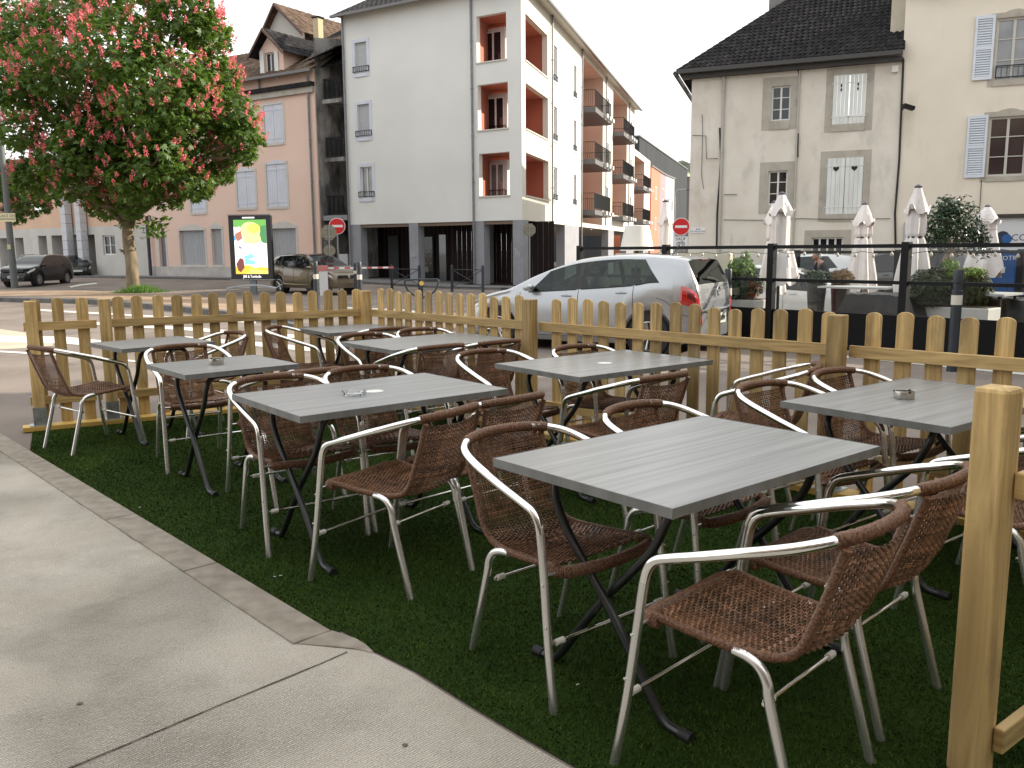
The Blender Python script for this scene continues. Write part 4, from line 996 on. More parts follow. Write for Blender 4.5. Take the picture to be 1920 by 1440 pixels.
# roof hip
m=MB(); r0=Pr.px(1460,45); E0=Pr.p(sL-.45,EV,.5); E1=Pr.p(sR+.05,EV,.5)
T0_=Pr.p(sL+3.6,EV+3.9,-5.0); T1_=Pr.p(sR+.05,EV+3.9,-5.0)
tiles(m,E0,E1,T1_,T0_,24,40,.045); Eb=E0+sl*15.5
tiles(m,Eb,E0,T0_,T0_+sl*5,24,46,.045); m.build('roof',tile,BR)
m=MB(); m.fbox(Pr,sL-.45,sR,EV-.14,EV-.0,.42,.58); m.fbox(Pr,sL-.3,sR,EV-.28,EV-.14,-.02,.30); 
p,q_=Pr.p(sL-.5,EV-.12,.5),Pr.p(sL-.5,EV-.12,.5)+sl*15; m.tube([p,q_],.09,6); m.build('gutter',mat('dark_gutter',(.05,.048,.047),.6),BR)
m=MB(); m.q(Pr.p(sL-.45,EV-.1,.5),Pr.p(sR,EV-.1,.5),Pr.p(sR,EV-.02,0),Pr.p(sL-.45,EV-.02,0)); m.build('eaves_board',ashlar,BR)
pipe(BR,Pr,Pr.px(1355,250)[0],.1,EV-.2,.05,mt=mat('pale_pipe',(.42,.40,.36),.6),out=.08); pipe(BR,Pr,Pr.px(1495,250)[0],.8,EV-.3,.035,mt=mat('pale_pipe',(.42,.40,.36),.6),out=.06,name='cable_duct')
blackc=mat('black_cable',(.014,.014,.014),.6)
def cable(par,pts,r=.022): m=MB(); m.tube([Pr.p(*Pr.px(x,y),.05) for x,y in pts],r,5); m.build('cable',blackc,par)
cable(BR,[(1296,150),(1302,146),(1400,133),(1480,128),(1560,119),(1640,114),(1695,110)],.03); cable(BR,[(1694,112),(1690,200),(1686,300),(1678,400),(1679,465)],.035)
cable(BR,[(1350,240),(1352,300),(1349,345),(1345,400),(1344,465)],.03); cable(BR,[(1497,132),(1500,145)],.03); cable(BR,[(1299,254),(1324,255),(1325,298),(1347,297)],.012); cable(BR,[(1357,412),(1420,413),(1500,410),(1560,411),(1669,410)],.012); cable(BR,[(1358,365),(1382,365)],.012); cable(BR,[(1317,215),(1318,240),(1316,330),(1320,355)],.010); cable(BR,[(1496,250),(1495,295)],.04)
m=MB(); a,b_,c,d=X_(1672,124,1684,136); m.fbox(Pr,a,b_,c,d,0,.12); m.build('junction_box',white_pl,BR)
# small street name plate
sp=thing('street_plate','small white street name plate on the stained wall beside the no entry sign','street sign',Pr.p(*Pr.px(1309,432),.02))
a,b_,c,d=X_(1296,427,1322,437); m=MB(); m.fbox(Pr,a,b_,c,d,0,.02); m.build('plate',mat('enamel_white',(.72,.73,.75),.3),sp)
def text(s,size,fc,a,z,e,mt,par,name='lettering',align='CENTER',ext=.002,sx=1,flip=1):
    cu=bpy.data.curves.new('t','FONT'); cu.body=s; cu.size=size; cu.align_x=align; cu.align_y='CENTER'; cu.extrude=ext; cu.resolution_u=2
    to=bpy.data.objects.new('t',cu); me=bpy.data.meshes.new_from_object(to); bpy.data.objects.remove(to); me.name=name
    u=fc.u*flip; n=fc.n; P0=fc.p(a,z,e)-OFF.get(par.name,Vector((0,0,0)))
    for v in me.vertices: c_=v.co.copy(); v.co=P0+u*c_.x*sx+Vector((0,0,1))*c_.y+n*c_.z
    me.materials.clear(); me.materials.append(mt); o=bpy.data.objects.new(name,me); C.objects.link(o); o.parent=par; OFF[o.name]=OFF.get(par.name,Vector((0,0,0))); return o
inkb=mat('ink_blue',(.03,.04,.12),.5)
text('RUE',.09,Pr,(a+b_)/2,c+(d-c)*.7,.022,inkb,sp); text('DE MAILLOTINE',.072,Pr,(a+b_)/2,c+(d-c)*.3,.022,inkb,sp)
# chimneys
m=MB(); Fh=Fc(Pr.p(0,0,-4.6),ur,nr); a=Fh.px(1443,10)[0]; b_=Fh.px(1499,10)[0]; m.fbox(Fh,a,b_,EV+1.5,EV+5.5,-.8,.2); m.build('chimney',mat('grey_chimney',(.20,.195,.19),.9,var=.15,vscale=2),BR)
# ---- cream house next to it
BC=thing('cream_house','cream rendered house with light blue louvred shutters at the right edge','building',Pr.p(8,0,0))
c1=X_(1866,32,1935,150); c2=X_(1852,218,1925,330); shp=(5.9,12,-.3,2.35)
m=MB(); wall_holes(m,Pr,sR,24,-.4,10.2,[c1+(.16,),c2+(.16,),shp+(.12,)],dep=.1)
for (a,b_) in ((sR,24),): wq(m,Pr.p(a,0,0),Pr.p(a,0,-12),-.4,10.2); wq(m,Pr.p(b_,0,0),Pr.p(b_,0,-12),-.4,10.2); wq(m,Pr.p(a,0,-12),Pr.p(b_,0,-12),-.4,10.2)
m.build('wall',cream,BC)
m=MB(); tiles(m,Pr.p(sR,10.15,.6),Pr.p(25,10.15,.6),Pr.p(25,13.6,-5),Pr.p(sR,13.6,-5),14,60); m.build('roof',tile,BC)
m=MB(); m.fbox(Pr,sR,24,9.55,10.15,-.02,.35); m.build('cornice',ashlar,BC)
m=MB(); Fh=Fc(Pr.p(0,0,-1.2),ur,nr); a,b_=Fh.px(1672,20)[0],Fh.px(1702,20)[0]; m.fbox(Fh,a,b_,EV+.2,11.5,-.8,.6); m.build('chimney',mat('cream_chimney',(.50,.46,.37),.9,var=.1,vscale=2),BC)
for q,gm in ((c1,glassl),(c2,mat('plum_glass',(.045,.03,.03),.06,spec=.8))):
    surround(BC,Pr,*q,.16,ashlar,out=.012); window(BC,Pr,*q,.12,nx=2,nz=3,fw=.07,gm=gm,fm=mat('cream_joinery',(.50,.48,.44),.6))
    n=12; m=MB(); a,b_,c,d=q; pts=[Pr.p(a-.1,d,.0)]+[Pr.p(a+(b_-a)*j/n,d+.04+.2*math.sin(PI*j/n),.0) for j in range(n+1)]+[Pr.p(b_+.1,d,.0)]; m.prism(pts,nr*.02,0); m.build('arched_head',ashlar,BC)
minirail(BC,Pr,c1[0]+.05,c1[1],c1[2]+.1,.35,.02)
for x0,y0,x1,y1 in ((1826,30,1863,150),(1811,217,1849,333)):
    a,b_,c,d=X_(x0,y0,x1,y1); m=MB(); fw=.07
    m.fbox(Pr,a,a+fw,c,d,.02,.07); m.fbox(Pr,b_-fw,b_,c,d,.02,.07); zm=(c+d)/2
    for z in (c,zm-.06,d-.1): m.fbox(Pr,a+fw,b_-fw,z,z+.1,.02,.07)
    for lo,hi in ((c+.1,zm-.06),(zm+.04,d-.1)):
        n=11
        for j in range(n):
            z=lo+(hi-lo)*(j+.5)/n; m.hexa([Pr.p(a+fw,z-.03,.062),Pr.p(b_-fw,z-.03,.062),Pr.p(b_-fw,z-.02,.066),Pr.p(a+fw,z-.02,.066),Pr.p(a+fw,z+.02,.026),Pr.p(b_-fw,z+.02,.026),Pr.p(b_-fw,z+.03,.03),Pr.p(a+fw,z+.03,.03)])
    m.fbox(Pr,a+fw,b_-fw,c+.1,d-.1,.015,.022)
    m.build('louvred_shutter',bshut,BC)
# shop front: white fascia, round blue logo, blue window film
shb=mat('deep_blue_film',(.012,.075,.24),.25,var=.15,vscale=2,coat=.4); whitef=mat('white_fascia',(.60,.62,.64),.5)
a,b_,c,d=shp; m=MB(); m.fbox(Pr,a,b_,1.35,2.3,-.1,-.04); fa=m.build('shop_fascia',whitef,BC)
m=MB(); m.fbox(Pr,a-.05,b_,2.3,2.42,-.1,.06); m.build('dark_lintel',mat('dark_lintel',(.04,.035,.03),.7),BC)
m=MB(); m.fbox(Pr,a,b_,-.25,1.35,-.1,-.05); sf=m.build('shop_window_film',shb,BC)
ca,cz=Pr.px(1880,445); Mx=Matrix.Rotation(math.atan2(nr.y,nr.x),4,'Z')@Matrix.Rotation(PI/2,4,'Y')
m=MB(); m.lathe([(.20,0),(.20,.006)],Pr.p(ca,cz,-.04),24,Mx); m.build('logo_ring',mat('logo_navy',(.02,.03,.05),.4),fa)
m=MB(); m.lathe([(.15,0),(.15,.006)],Pr.p(ca+.12,cz-.05,-.032),24,Mx); m.build('logo_disc',mat('logo_blue',(.02,.10,.30),.4),fa)
text('COO',.30,Pr,Pr.px(1896,446)[0],cz-.02,-.038,inkb,fa,align='LEFT')
text('VOTRE ÉCO',.20,Pr,Pr.px(1872,483)[0],Pr.px(1890,484)[1],-.048,whitef,sf,align='LEFT')
m=MB(); n=16; pts=[Pr.p(a,1.35,-.049)]+[Pr.p(a+.2+2.6*j/n,1.35-.28*math.sin(PI*.5*j/n),-.049) for j in range(n+1)]+[Pr.p(a+2.8,1.35,-.049)]; m.prism(pts,nr*.004,0); m.build('white_swoosh',whitef,sf)
m=MB(); m.tube([Pr.p(3.5,0,.1),Pr.p(3.5,2.2,.1)],.09,8); m.tube([Pr.p(3.75,0,.1),Pr.p(3.75,2.3,.1)],.12,8); m.build('service_duct',mat('pale_grey_duct',(.40,.42,.46),.5),BC,smooth=40)
m=MB(); q=Pr.px(1700,205); m.tube([Pr.p(q[0]-.15,q[1]-.05,.1),Pr.p(q[0]-.1,q[1],.25)],.02,6); m.box(Pr.p(q[0]+.05,q[1]+.02,.35),(.36,.2,.12),.3,M=Matrix.Rotation(.3,4,'Y')); m.build('floodlight',black,BC)
cable(BC,[(1840,338),(1838,370),(1836,400),(1840,415)],.012); 
# ---- far street: coloured blocks, slate hall, green block, wooded hill
def block(label,name,x0,x1,y_top0,y_top1,d0,d1,mt,zb=-.6,cat='building',win=None,th_=6,yb=None):
    """a block in the far street whose near face runs from pixel column x0 at depth d0 to x1 at depth d1"""
    a=ray(x0,470); b_=ray(x1,470); A=Vector((a.x/a.y*d0,d0,0)); B=Vector((b_.x/b_.y*d1,d1,0)); u=(B-A).normalized(); n=Vector((u.y,-u.x,0))
    fc=Fc(A,u,n); L_=(B-A).length; z0=fc.px(x0+.01,y_top0)[1]; z1=fc.px(x1-.01,y_top1)[1]; zz=(z0+z1)/2
    t=thing(name,label,cat,A); m=MB(); m.hexa([fc.p(0,zb,0),fc.p(L_,zb,0),fc.p(L_,zb,-th_),fc.p(0,zb,-th_),fc.p(0,zz,0),fc.p(L_,zz,0),fc.p(L_,zz,-th_),fc.p(0,zz,-th_)]); m.build('wall',mt,t)
    m=MB(); m.fbox(fc,-.1,L_+.1,zz,zz+.15,-th_,.12); m.build('roof',copperp,t)
    if win:
        for (sx,zf) in win:
            s=L_*sx; w_=MB(); w_.fbox(fc,s-.5,s+.5,zf*zz,zf*zz+1.3,-.01,.03); wo_=w_.build('window',wframe,t); w_=MB(); w_.fbox(fc,s-.4,s+.4,zf*zz+.1,zf*zz+1.2,.0,.04); w_.build('pane',glassd,wo_)
    return t,fc,L_,zz
block('tall dark slate grey hall far down the street','slate_hall',1196,1286,252,318,105,150,mat('slate_cladding',(.05,.055,.06),.85,spec=.1,var=.15,vscale=.8,stretch=(1,1,.1)),th_=14)
block('orange block at the far end of the white apartments','street_block',1219,1236,310,322,90,97,orange,win=[(.5,.35),(.5,.68)],th_=4)
block('mauve and beige block behind the orange one','street_block',1236,1246,322,328,97,101,mat('mauve_render',(.28,.22,.24),.85),win=[(.5,.4),(.5,.7)],th_=4)
block('pale grey block before the slate hall','street_block',1246,1262,326,337,101,106,mat('pale_grey_render',(.42,.44,.45),.85),win=[(.3,.62),(.75,.6)],th_=4)
block('narrow light green block at the end of the street','street_block',1281,1291,316,326,152,160,mat('light_green_render',(.36,.48,.24),.85),win=[(.5,.4),(.5,.75)],th_=6)
block('grey brown block squeezed behind the green one','street_block',1290,1301,330,338,150,158,mat('grey_brown_render',(.27,.22,.22),.85),win=[(.5,.6)],th_=6)
b=MB(); nx,ny=30,14
for j in range(ny):
    for i in range(nx):
        x=-60+220*i/(nx-1); y=380+120*j/(ny-1); h=-1+45*math.exp(-((x-84)/34)**2)*math.sin(PI*j/(ny-1))+random.uniform(-1,1); b.v.append((x,y,h))
for j in range(ny-1):
    for i in range(nx-1): b.f.append((j*nx+i,j*nx+i+1,(j+1)*nx+i+1,(j+1)*nx+i)); b.m.append(0)
struct('hill',b,mat('wooded_hill',(.03,.055,.03),.9,var=.4,vscale=.2,bump=.3,bscale=.5),smooth=180)
# unseen building added out of view at the right, shaped to shade the terrace
BX=thing('unseen_shading_building','unseen pale rendered building added beyond the right edge to shade the terrace','building',(24,6,0))
m=MB(); 
def boxp(m,P,z0,z1):
    n=len(P)
    for i in range(n): p,q_=P[i],P[(i+1)%n]; m.q((*p,z0),(*q_,z0),(*q_,z1),(*p,z1))
    m.q(*[(*p,z1) for p in P])
boxp(m,[(13,-16),(13,9),(15,12),(32,12),(32,-16)],-.5,13.5); boxp(m,[(19,12.02),(21,22),(34,20),(34,12.02)],-.5,5.9); m.build('wall',cream,BX)  # low wing kept short so its shadow ends before the silver car
m=MB(); Fx=Fc((13,-16,0),(0,1,0),(-1,0,0))
for k in range(3):
    for i in range(7): m.fbox(Fx,2+3.1*i,3.1+3.1*i,1.2+3.6*k,3.1+3.6*k,-.02,.03)
m.build('window',glassd,BX)

# unseen cafe added behind the camera: darkens chrome reflections and cuts frontal fill light
CF=thing('unseen_cafe_building','unseen pale cafe building added behind the photographer, facing the terrace','building',(-2,-7,0))
m=MB(); boxp(m,[(-17,-2.5),(-3.5,-6.2),(8,-9.5),(8,-18),(-17,-18)],-.3,10.5); m.build('wall',mat('cafe_facade',(.34,.27,.21),.85,var=.1,vscale=1),CF)
Fz=Fc((-3.5,-6.2,0),Vector((-.964,.264,0)),Vector((.264,.964,0))); Fy=Fc((-3.5,-6.2,0),Vector((.961,-.276,0)),Vector((.276,.961,0)))
for fc,n_ in ((Fz,4),(Fy,4)):
    for i in range(n_):
        a=.6+2.8*i
        m=MB(); m.fbox(fc,a,a+2.1,.1,2.5,-.02,.04); m.build('shop_window',MT['shop_glass'],CF)
        for k in (1,2):
            m=MB(); m.fbox(fc,a+.5,a+1.5,.9+2.9*k,2.7+2.9*k,-.02,.04); m.build('window',glassd,CF)
    m=MB(); L_=2.8*n_; m.hexa([fc.p(.3,2.75,.02),fc.p(L_,2.75,.02),fc.p(L_,2.35,1.6),fc.p(.3,2.35,1.6),fc.p(.3,2.80,.02),fc.p(L_,2.80,.02),fc.p(L_,2.40,1.6),fc.p(.3,2.40,1.6)]); m.build('awning',mat('awning_canvas',(.09,.02,.02),.9),CF)
# ------------------------------------------------------------------ cars
tyre=mat('tyre_rubber',(.018,.018,.019),.75); rimm=mat('alloy_rim',(.55,.55,.55),.28,metal=.9); carin=mat('car_interior',(.03,.03,.032),.8); trimk=mat('black_trim',(.015,.015,.016),.45)
tint=mat('car_glass',(.25,.29,.28),.02)
def glassfac(t):
    lw=t.nodes.new('ShaderNodeLayerWeight'); lw.inputs[0].default_value=.5; p=t.nodes.new('ShaderNodeMath'); p.operation='POWER'; p.inputs[1].default_value=5; a=t.nodes.new('ShaderNodeMath'); a.operation='MULTIPLY_ADD'; a.inputs[1].default_value=.9; a.inputs[2].default_value=.045
    t.links.new(lw.outputs['Facing'],p.inputs[0]); t.links.new(p.outputs[0],a.inputs[0]); return a
def clearglass(m,col,ior=1.5):
    t=m.node_tree; o=t.nodes['Material Output']; tr=t.nodes.new('ShaderNodeBsdfTransparent'); tr.inputs[0].default_value=(*col,1); gl=t.nodes.new('ShaderNodeBsdfGlossy'); gl.inputs['Roughness'].default_value=.02; gl.inputs['Color'].default_value=(.8,.85,.85,1); fr=glassfac(t); x=t.nodes.new('ShaderNodeMixShader')
    t.links.new(fr.outputs[0],x.inputs[0]); t.links.new(tr.outputs[0],x.inputs[1]); t.links.new(gl.outputs[0],x.inputs[2]); t.links.new(x.outputs[0],o.inputs[0])
clearglass(tint,(.27,.33,.31),1.45)

gdark=mat('dark_car_glass',(.010,.012,.014),.04,spec=.6)
redl=mat('red_tail_lamp',(.42,.008,.010),.12,coat=.8,spec=.8); redd=mat('dark_red_lamp',(.13,.004,.006),.15,coat=.8); chro=mat('chrome',(.75,.75,.75),.08,metal=1); clearl=mat('headlamp_lens',(.55,.57,.58),.08,spec=.9,coat=.8); plate_=mat('number_plate',(.62,.62,.58),.4)
def curve(P):
    xs_=[p[0] for p in P]; ys_=[p[1] for p in P]
    return lambda x: float(np.interp(x,xs_,ys_))
def smoothc(P,n=6):
    q=catm([(a,b,0) for a,b in P],n); return curve([(p.x,p.y) for p in q])
def make_car(label,kindname,paint_m,cfg,loc,ang,group='cars parked and waiting round the square',glass=None,detail=True):
    th=thing(kindname,label,'car',world=False,group=group); Lh=cfg['L']/2; W=cfg['W']/2; sill=cfg.get('sill',.20)
    zt=smoothc(cfg['top']); zb=smoothc(cfg['belt']); wr=cfg.get('roofw',.78)*W; gl=glass or gdark
    wz=cfg.get('wr',.315); ax=cfg['axles']; arch=wz+.045
    plan=smoothc([(-Lh,.74*W),(-Lh+.06,.86*W),(-Lh+.22,.95*W),(-Lh+.6,.99*W),(0,W),(Lh-.8,.99*W),(Lh-.35,.93*W),(Lh-.12,.80*W),(Lh,.60*W)])
    def low(x):
        z=sill
        if x<-Lh+.35: z=max(z,sill+.08*(1-(x+Lh)/.35))
        if x>Lh-.35: z=max(z,sill+.03)
        for a in ax:
            d=abs(x-a)
            if d<arch: z=max(z,wz+math.sqrt(arch*arch-d*d))
        return z
    xs_=sorted(set([-Lh,-Lh+.012,-Lh+.03]+[round(-Lh+.05+ (2*Lh-.08)*i/110,4) for i in range(111)]+[Lh-.012,Lh]+[a+s*arch*c for a in ax for s in (-1,1) for c in (1.0,.995,.97)]+[p for g in cfg['side'] for p in g]+list(cfg['wind'])+list(cfg['rear'])))
    WR=cfg['W']*.5*0+wr; HG=max(zt(0)-zb(0),.3)*.85
    def sec(x):
        w_=plan(x); zl=low(x); top=zt(x); b=min(zb(x),top-.012); b=max(b,zl+.02)
        r0=[(w_-.05,zl),(w_-.012,zl+ (b-zl)*.10),(w_+.004,zl+(b-zl)*.38),(w_,zl+(b-zl)*.68),(w_-.012,zl+(b-zl)*.88),(w_-.045,b)]
        hgt=top-b; rw=min(wr,w_-.10)*(1 if hgt>.12 else 1); cz=b+hgt*.85
        rw=(w_-.045)-((w_-.045)-min(wr,w_-.1))*min(1,(cz-b)/HG)
        r1=[((w_-.045)*.5+(rw)*.5+.018*t,b+(cz-b)*.52),(rw,cz),(rw-.035,b+hgt*.93),(rw*.74,b+hgt*.985),(rw*.36,top-.002),(0,top)]
        return r0+r1
    S=[sec(x) for x in xs_]; K=len(S[0])
    body=MB(); wins={}
    def reg(i,j):
        xm=(xs_[i]+xs_[i+1])/2
        if j in (5,6):
            for k,(a,b) in enumerate(cfg['side']):
                if a<=xm<=b: return ('side_window',k)
        if j in (5,6) and cfg['side'][0][1]<=xm<=cfg['side'][-1][0]: return ('window_pillar',0 if xm<cfg['side'][1][0] else 1)
        if j>=8 or j==7:
            if cfg['wind'][0]<=xm<=cfg['wind'][1] and j>=8: return ('windscreen',0)
            if cfg['rear'][0]<=xm<=cfg['rear'][1] and j>=8: return ('rear_window',0)
        return None
    for sy in (1,-1):
        n=len(body.v)
        skew=((cfg['side'][0][0],.26,.42),(cfg['side'][-1][1],-.30,.50))
        for i,x in enumerate(xs_):
            for j in range(K):
                x2=x
                if j in (6,7): x2=x+sum(k*((j-5)/2)*max(0,1-abs(x-xe)/w2) for xe,k,w2 in skew)
                y,z=(sec(x2) if x2!=x else S[i])[j]; body.v.append((x2,sy*y,z))
        for i in range(len(xs_)-1):
            for j in range(K-1):
                f=(n+i*K+j,n+(i+1)*K+j,n+(i+1)*K+j+1,n+i*K+j+1); r=reg(i,j)
                if r is None: body.f.append(f if sy<0 else f[::-1]); body.m.append(0)
                else:
                    w_=wins.setdefault((r,0 if r[0] not in ('side_window','window_pillar') else sy),MB()); w_.q(*[(body.v[q][0],body.v[q][1]*.996,body.v[q][2]-.003) for q in f])
    for i in (0,len(xs_)-1):
        P=[(xs_[i],y,z) for y,z in S[i]]+[(xs_[i],-y,z) for y,z in S[i][::-1][1:]]
        body.q(*P)
    bo=body.build('body',paint_m,th,smooth=38)
    for (r,sy),w_ in wins.items(): w_.build(r[0],trimk if r[0]=='window_pillar' else gl,th,smooth=60)
    # underbody and arches
    m=MB(); m.box((0,0,sill+.12),(2*Lh-.35,2*W-.36,.22)); 
    for a in ax: 
        for sy in (-1,1): m.lathe([(arch+.0,-.11),(arch+.0,.11)],(a,sy*(W-.20),wz),20,Matrix.Rotation(PI/2,4,'X'))
    m.build('underbody',trimk,th)
    for k,a in enumerate(ax):
        for sy in (-1,1):
            M=Matrix.Rotation(-sy*PI/2,4,'X'); c=(a,sy*(W-.135),wz)
            wh=MB(); r=wz; wh.lathe([(r*.62,-.09),(r*.93,-.095),(r,-.07),(r,.07),(r*.95,.095),(r*.70,.10),(r*.66,.085),(r*.655,.03)],c,32,M); wo_=wh.build('wheel',tyre,th,smooth=35)
            rm=MB(); rr=r*.665
            rm.lathe([(rr,.03),(rr,.09),(rr-.012,.092),(rr-.02,.045)],c,32,M)
            ns=cfg.get('spokes',10)
            for q in range(ns):
                an=2*PI*q/ns; dx,dz=math.cos(an),math.sin(an)
                rm.tube([Vector(c)+Vector((dx*.035,sy*.062,dz*.035)),Vector(c)+Vector((dx*(rr-.01),sy*.078,dz*(rr-.01)))],.0135 if ns>7 else .024,5)
            rm.lathe([(.05,.05),(.05,.072),(.02,.08)],c,14,M)
            rm.build('rim',rimm,wo_,smooth=30)
            bk=MB(); bk.lathe([(rr-.005,.0),(rr-.005,.012)],c,24,M); bk.build('brake_shadow',mat('wheel_well_dark',(.02,.02,.02),.7),wo_)
    # surface strips
    def surf(x,j): # j fractional row
        i=int(j); P=sec(x); a,b=P[i],P[min(i+1,K-1)]; t=j-i; return (a[0]*(1-t)+b[0]*t,a[1]*(1-t)+b[1]*t)
    def strip(nm,pa,mt,w_=.006,sides=(1,-1),off=.002,r=.0035):
        for sy in sides:
            m=MB(); m.tube([(x,sy*(surf(x,j)[0]+off),surf(x,j)[1]) for x,j in pa],r,4); m.build(nm,mt,th)
    for xd in cfg.get('doors',()): strip('door_gap',[(xd+.0,1+.1*k) for k in range(0,41)],trimk)
    if 'doorbot' in cfg: a,b=cfg['doorbot']; strip('sill_gap',[(a+(b-a)*k/20,1.0) for k in range(21)],trimk)
    # window frames: black rubber round the glass
    for a,b in cfg['side']:
        strip('window_trim',[(a+(b-a)*k/14,5.0) for k in range(15)],trimk,r=.008)
    hs=cfg.get('handles',())
    for hx in hs:
        for sy in (-1,1):
            y,z=surf(hx,4.1); m=MB(); m.lathe([(.05,0),(.045,-.012),(.001,-.014)],(hx,sy*(y-.001),z-.012),14,Matrix.Rotation(-sy*PI/2,4,'X')@Matrix.Scale(.62,4,(0,1,0)));
            m.mat=0; m.tube([(hx-.075,sy*(y+.016),z),(hx-.04,sy*(y+.026),z+.004),(hx+.04,sy*(y+.026),z+.004),(hx+.075,sy*(y+.010),z)],.0105,8); m.build('door_handle',paint_m,th,smooth=50)
    mx_=cfg['mirror']
    for sy in (-1,1):
        y,z=surf(mx_,5); m=MB(); m.lathe([(.02,-.085),(.062,-.07),(.075,0),(.062,.07),(.02,.085)],(mx_,sy*(y+.10),z+.065),12,Matrix.Rotation(PI/2,4,'X')@Matrix.Scale(.72,4,(0,1,0))); m.tube([(mx_,sy*(y-.01),z+.01),(mx_,sy*(y+.05),z+.035)],.02,6); m.build('side_mirror',cfg.get('mirm',paint_m),th,smooth=50)
    # patches hugging the surface (lamps)
    def lamp(nm,x0,x1,j0,j1,mt,off=.012,sides=(1,-1),nx=8,nj=6,inset=0,par=None,jf=None):
        out=[]
        for sy in sides:
            m=MB(); g=[]
            for a in range(nx+1):
                row=[]
                for b in range(nj+1):
                    x=x0+(x1-x0)*a/nx; j0_,j1_=(jf(x) if jf else (j0,j1)); y,z=surf(x,j0_+(j1_-j0_)*b/nj); e=off*math.sin(PI*min(1,max(0,a/nx)))**.25*math.sin(PI*b/nj)**.25 if 0<a<nx and 0<b<nj else -.002
                    row.append(Vector((x-(.0 if e<0 else .0)+math.copysign(e,x) ,sy*(y+e*.8),z)))
                g.append(row)
            for a in range(nx):
                for b in range(nj): m.q(g[a][b],g[a+1][b],g[a+1][b+1],g[a][b+1])
            o=m.build(nm,mt,par or th,smooth=80); out.append(o)
        return out
    cfg.get('extra',lambda *a:None)(th,lamp,surf,strip,sec,plan,zt,Lh,W)
    th.location=loc; th.rotation_euler=(0,0,ang)
    return th
def txt_mesh(s,size,M,mt,par,name='lettering',ext=.002):
    cu=bpy.data.curves.new('t','FONT'); cu.body=s; cu.size=size; cu.align_x='CENTER'; cu.align_y='CENTER'; cu.extrude=ext; cu.resolution_u=2
    to=bpy.data.objects.new('t',cu); me=bpy.data.meshes.new_from_object(to); bpy.data.objects.remove(to); me.transform(M); me.materials.clear(); me.materials.append(mt); me.name=name
    o=bpy.data.objects.new(name,me); C.objects.link(o); o.parent=par; return o
MB_=Matrix(((0,0,-1,0),(-1,0,0,0),(0,1,0,0),(0,0,0,1)))   # text plane facing backwards (-x), reading left to right from behind
MF_=Matrix(((0,0,1,0),(1,0,0,0),(0,1,0,0),(0,0,0,1)))
silver=mat('silver_paint',(.40,.415,.435),.27,metal=.6,coat=.9,var=.02,vscale=3)
def polo_extra(th,lamp,surf,strip,sec,plan,zt,Lh,W):
    for o in lamp('tail_lamp',-Lh+.012,-Lh+.27,2.9,4.75,redl,off=.016,nx=12):
        pass
    lamp('tail_lamp_core',-Lh+.06,-Lh+.20,3.35,4.4,redd,off=.022)
    # rear of the lamps wrapping on to the tailgate
    m=MB(); m.box((-Lh+.0,0,.52),(.05,.60,.14)); po=m.build('number_plate',plate_,th)
    txt_mesh('AK-175-BW',.105,Matrix.Translation((-Lh-.028,0,.515))@MB_,trimk,po)
    m=MB(); M=Matrix.Translation((-Lh-.004,0,.905)); 
    m.tube([M@Vector((0,.062*math.cos(2*PI*i/28),.062*math.sin(2*PI*i/28))) for i in range(28)],.0075,6,closed=True)
    for P in ([(-.036,.040),(-.012,-.004),(0,.03-.012),(.012,-.004),(.036,.040)],[(-.046,.020),(-.022,-.046),(0,-.008),(.022,-.046),(.046,.020)]): m.tube([M@Vector((-.003,-y,z)) for y,z in P],.0052,5)
    m.build('round_badge',chro,th,smooth=40)
    m=MB(); m.lathe([(.062,0),(.062,.003)],(-Lh+.004,0,.905),20,Matrix.Rotation(-PI/2,4,'Y')); m.build('badge_backing',mat('badge_dark',(.05,.05,.055),.3),th)
    txt_mesh('POLO',.07,Matrix.Translation((-Lh+.006,.50,.755))@MB_,chro,th)
    strip('bumper_gap',[(-Lh+.02+.03*k,2.35) for k in range(20)],trimk,r=.003)
    m=MB(); m.tube([(-Lh+.005,-.66,.66),(-Lh-.022,-.3,.655),(-Lh-.03,0,.655),(-Lh-.022,.3,.655),(-Lh+.005,.66,.66)],.018,8); m.build('bumper_lip',silver,th,smooth=60)
    m=MB(); m.tube([(-Lh+.05,-.12,1.03),(-Lh+.07,.02,1.07),(-Lh+.08,.30,1.10)],.011,6); m.lathe([(.03,0),(.03,.04)],(-Lh+.07,-.06,1.01),10); m.build('rear_wiper',trimk,th)
    m=MB(); m.tube([(-1.25,0,1.40),(-1.36,0,1.54)],.006,5); m.build('roof_aerial',trimk,th)
    m=MB(); m.box((-1.715,0,1.335),(.03,.26,.018)); m.build('brake_light_strip',redd,th)
    lamp('headlamp',Lh-.52,Lh-.14,3.9,4.95,clearl,off=.010)
    # interior seen through the glass
    m=MB()
    for sx,y in ((.15,.38),(.15,-.38),(-.72,.38),(-.72,-.38)):
        m.lathe([(.20,0),(.25,.05),(.25,.45),(.20,.56),(.10,.60)],(sx,y,.50),12,Matrix.Rotation(-.2,4,'Y')@Matrix.Scale(.5,4,(1,0,0))); m.lathe([(.05,0),(.11,.03),(.11,.14),(.06,.17)],(sx-.14,y,1.06),10,Matrix.Scale(.5,4,(1,0,0)))
    m.build('seat',mat('beige_grey_seats',(.16,.15,.14),.85),th,smooth=60)
    m=MB(); m.tube([(.62+.17*math.sin(2*PI*i/20)*.35,.36+.17*math.cos(2*PI*i/20),.93+.17*math.sin(2*PI*i/20)) for i in range(20)],.014,6,closed=True); m.tube([(.62,.36,.93),(.9,.36,.85)],.03,6); m.build('steering_wheel',trimk,th)
    m=MB(); m.box((1.0,0,.80),(.5,1.25,.25)); m.build('dashboard',carin,th); 
    m=MB(); m.box((.0,0,.40),(2.6,1.35,.05)); m.build('cabin_floor',carin,th)
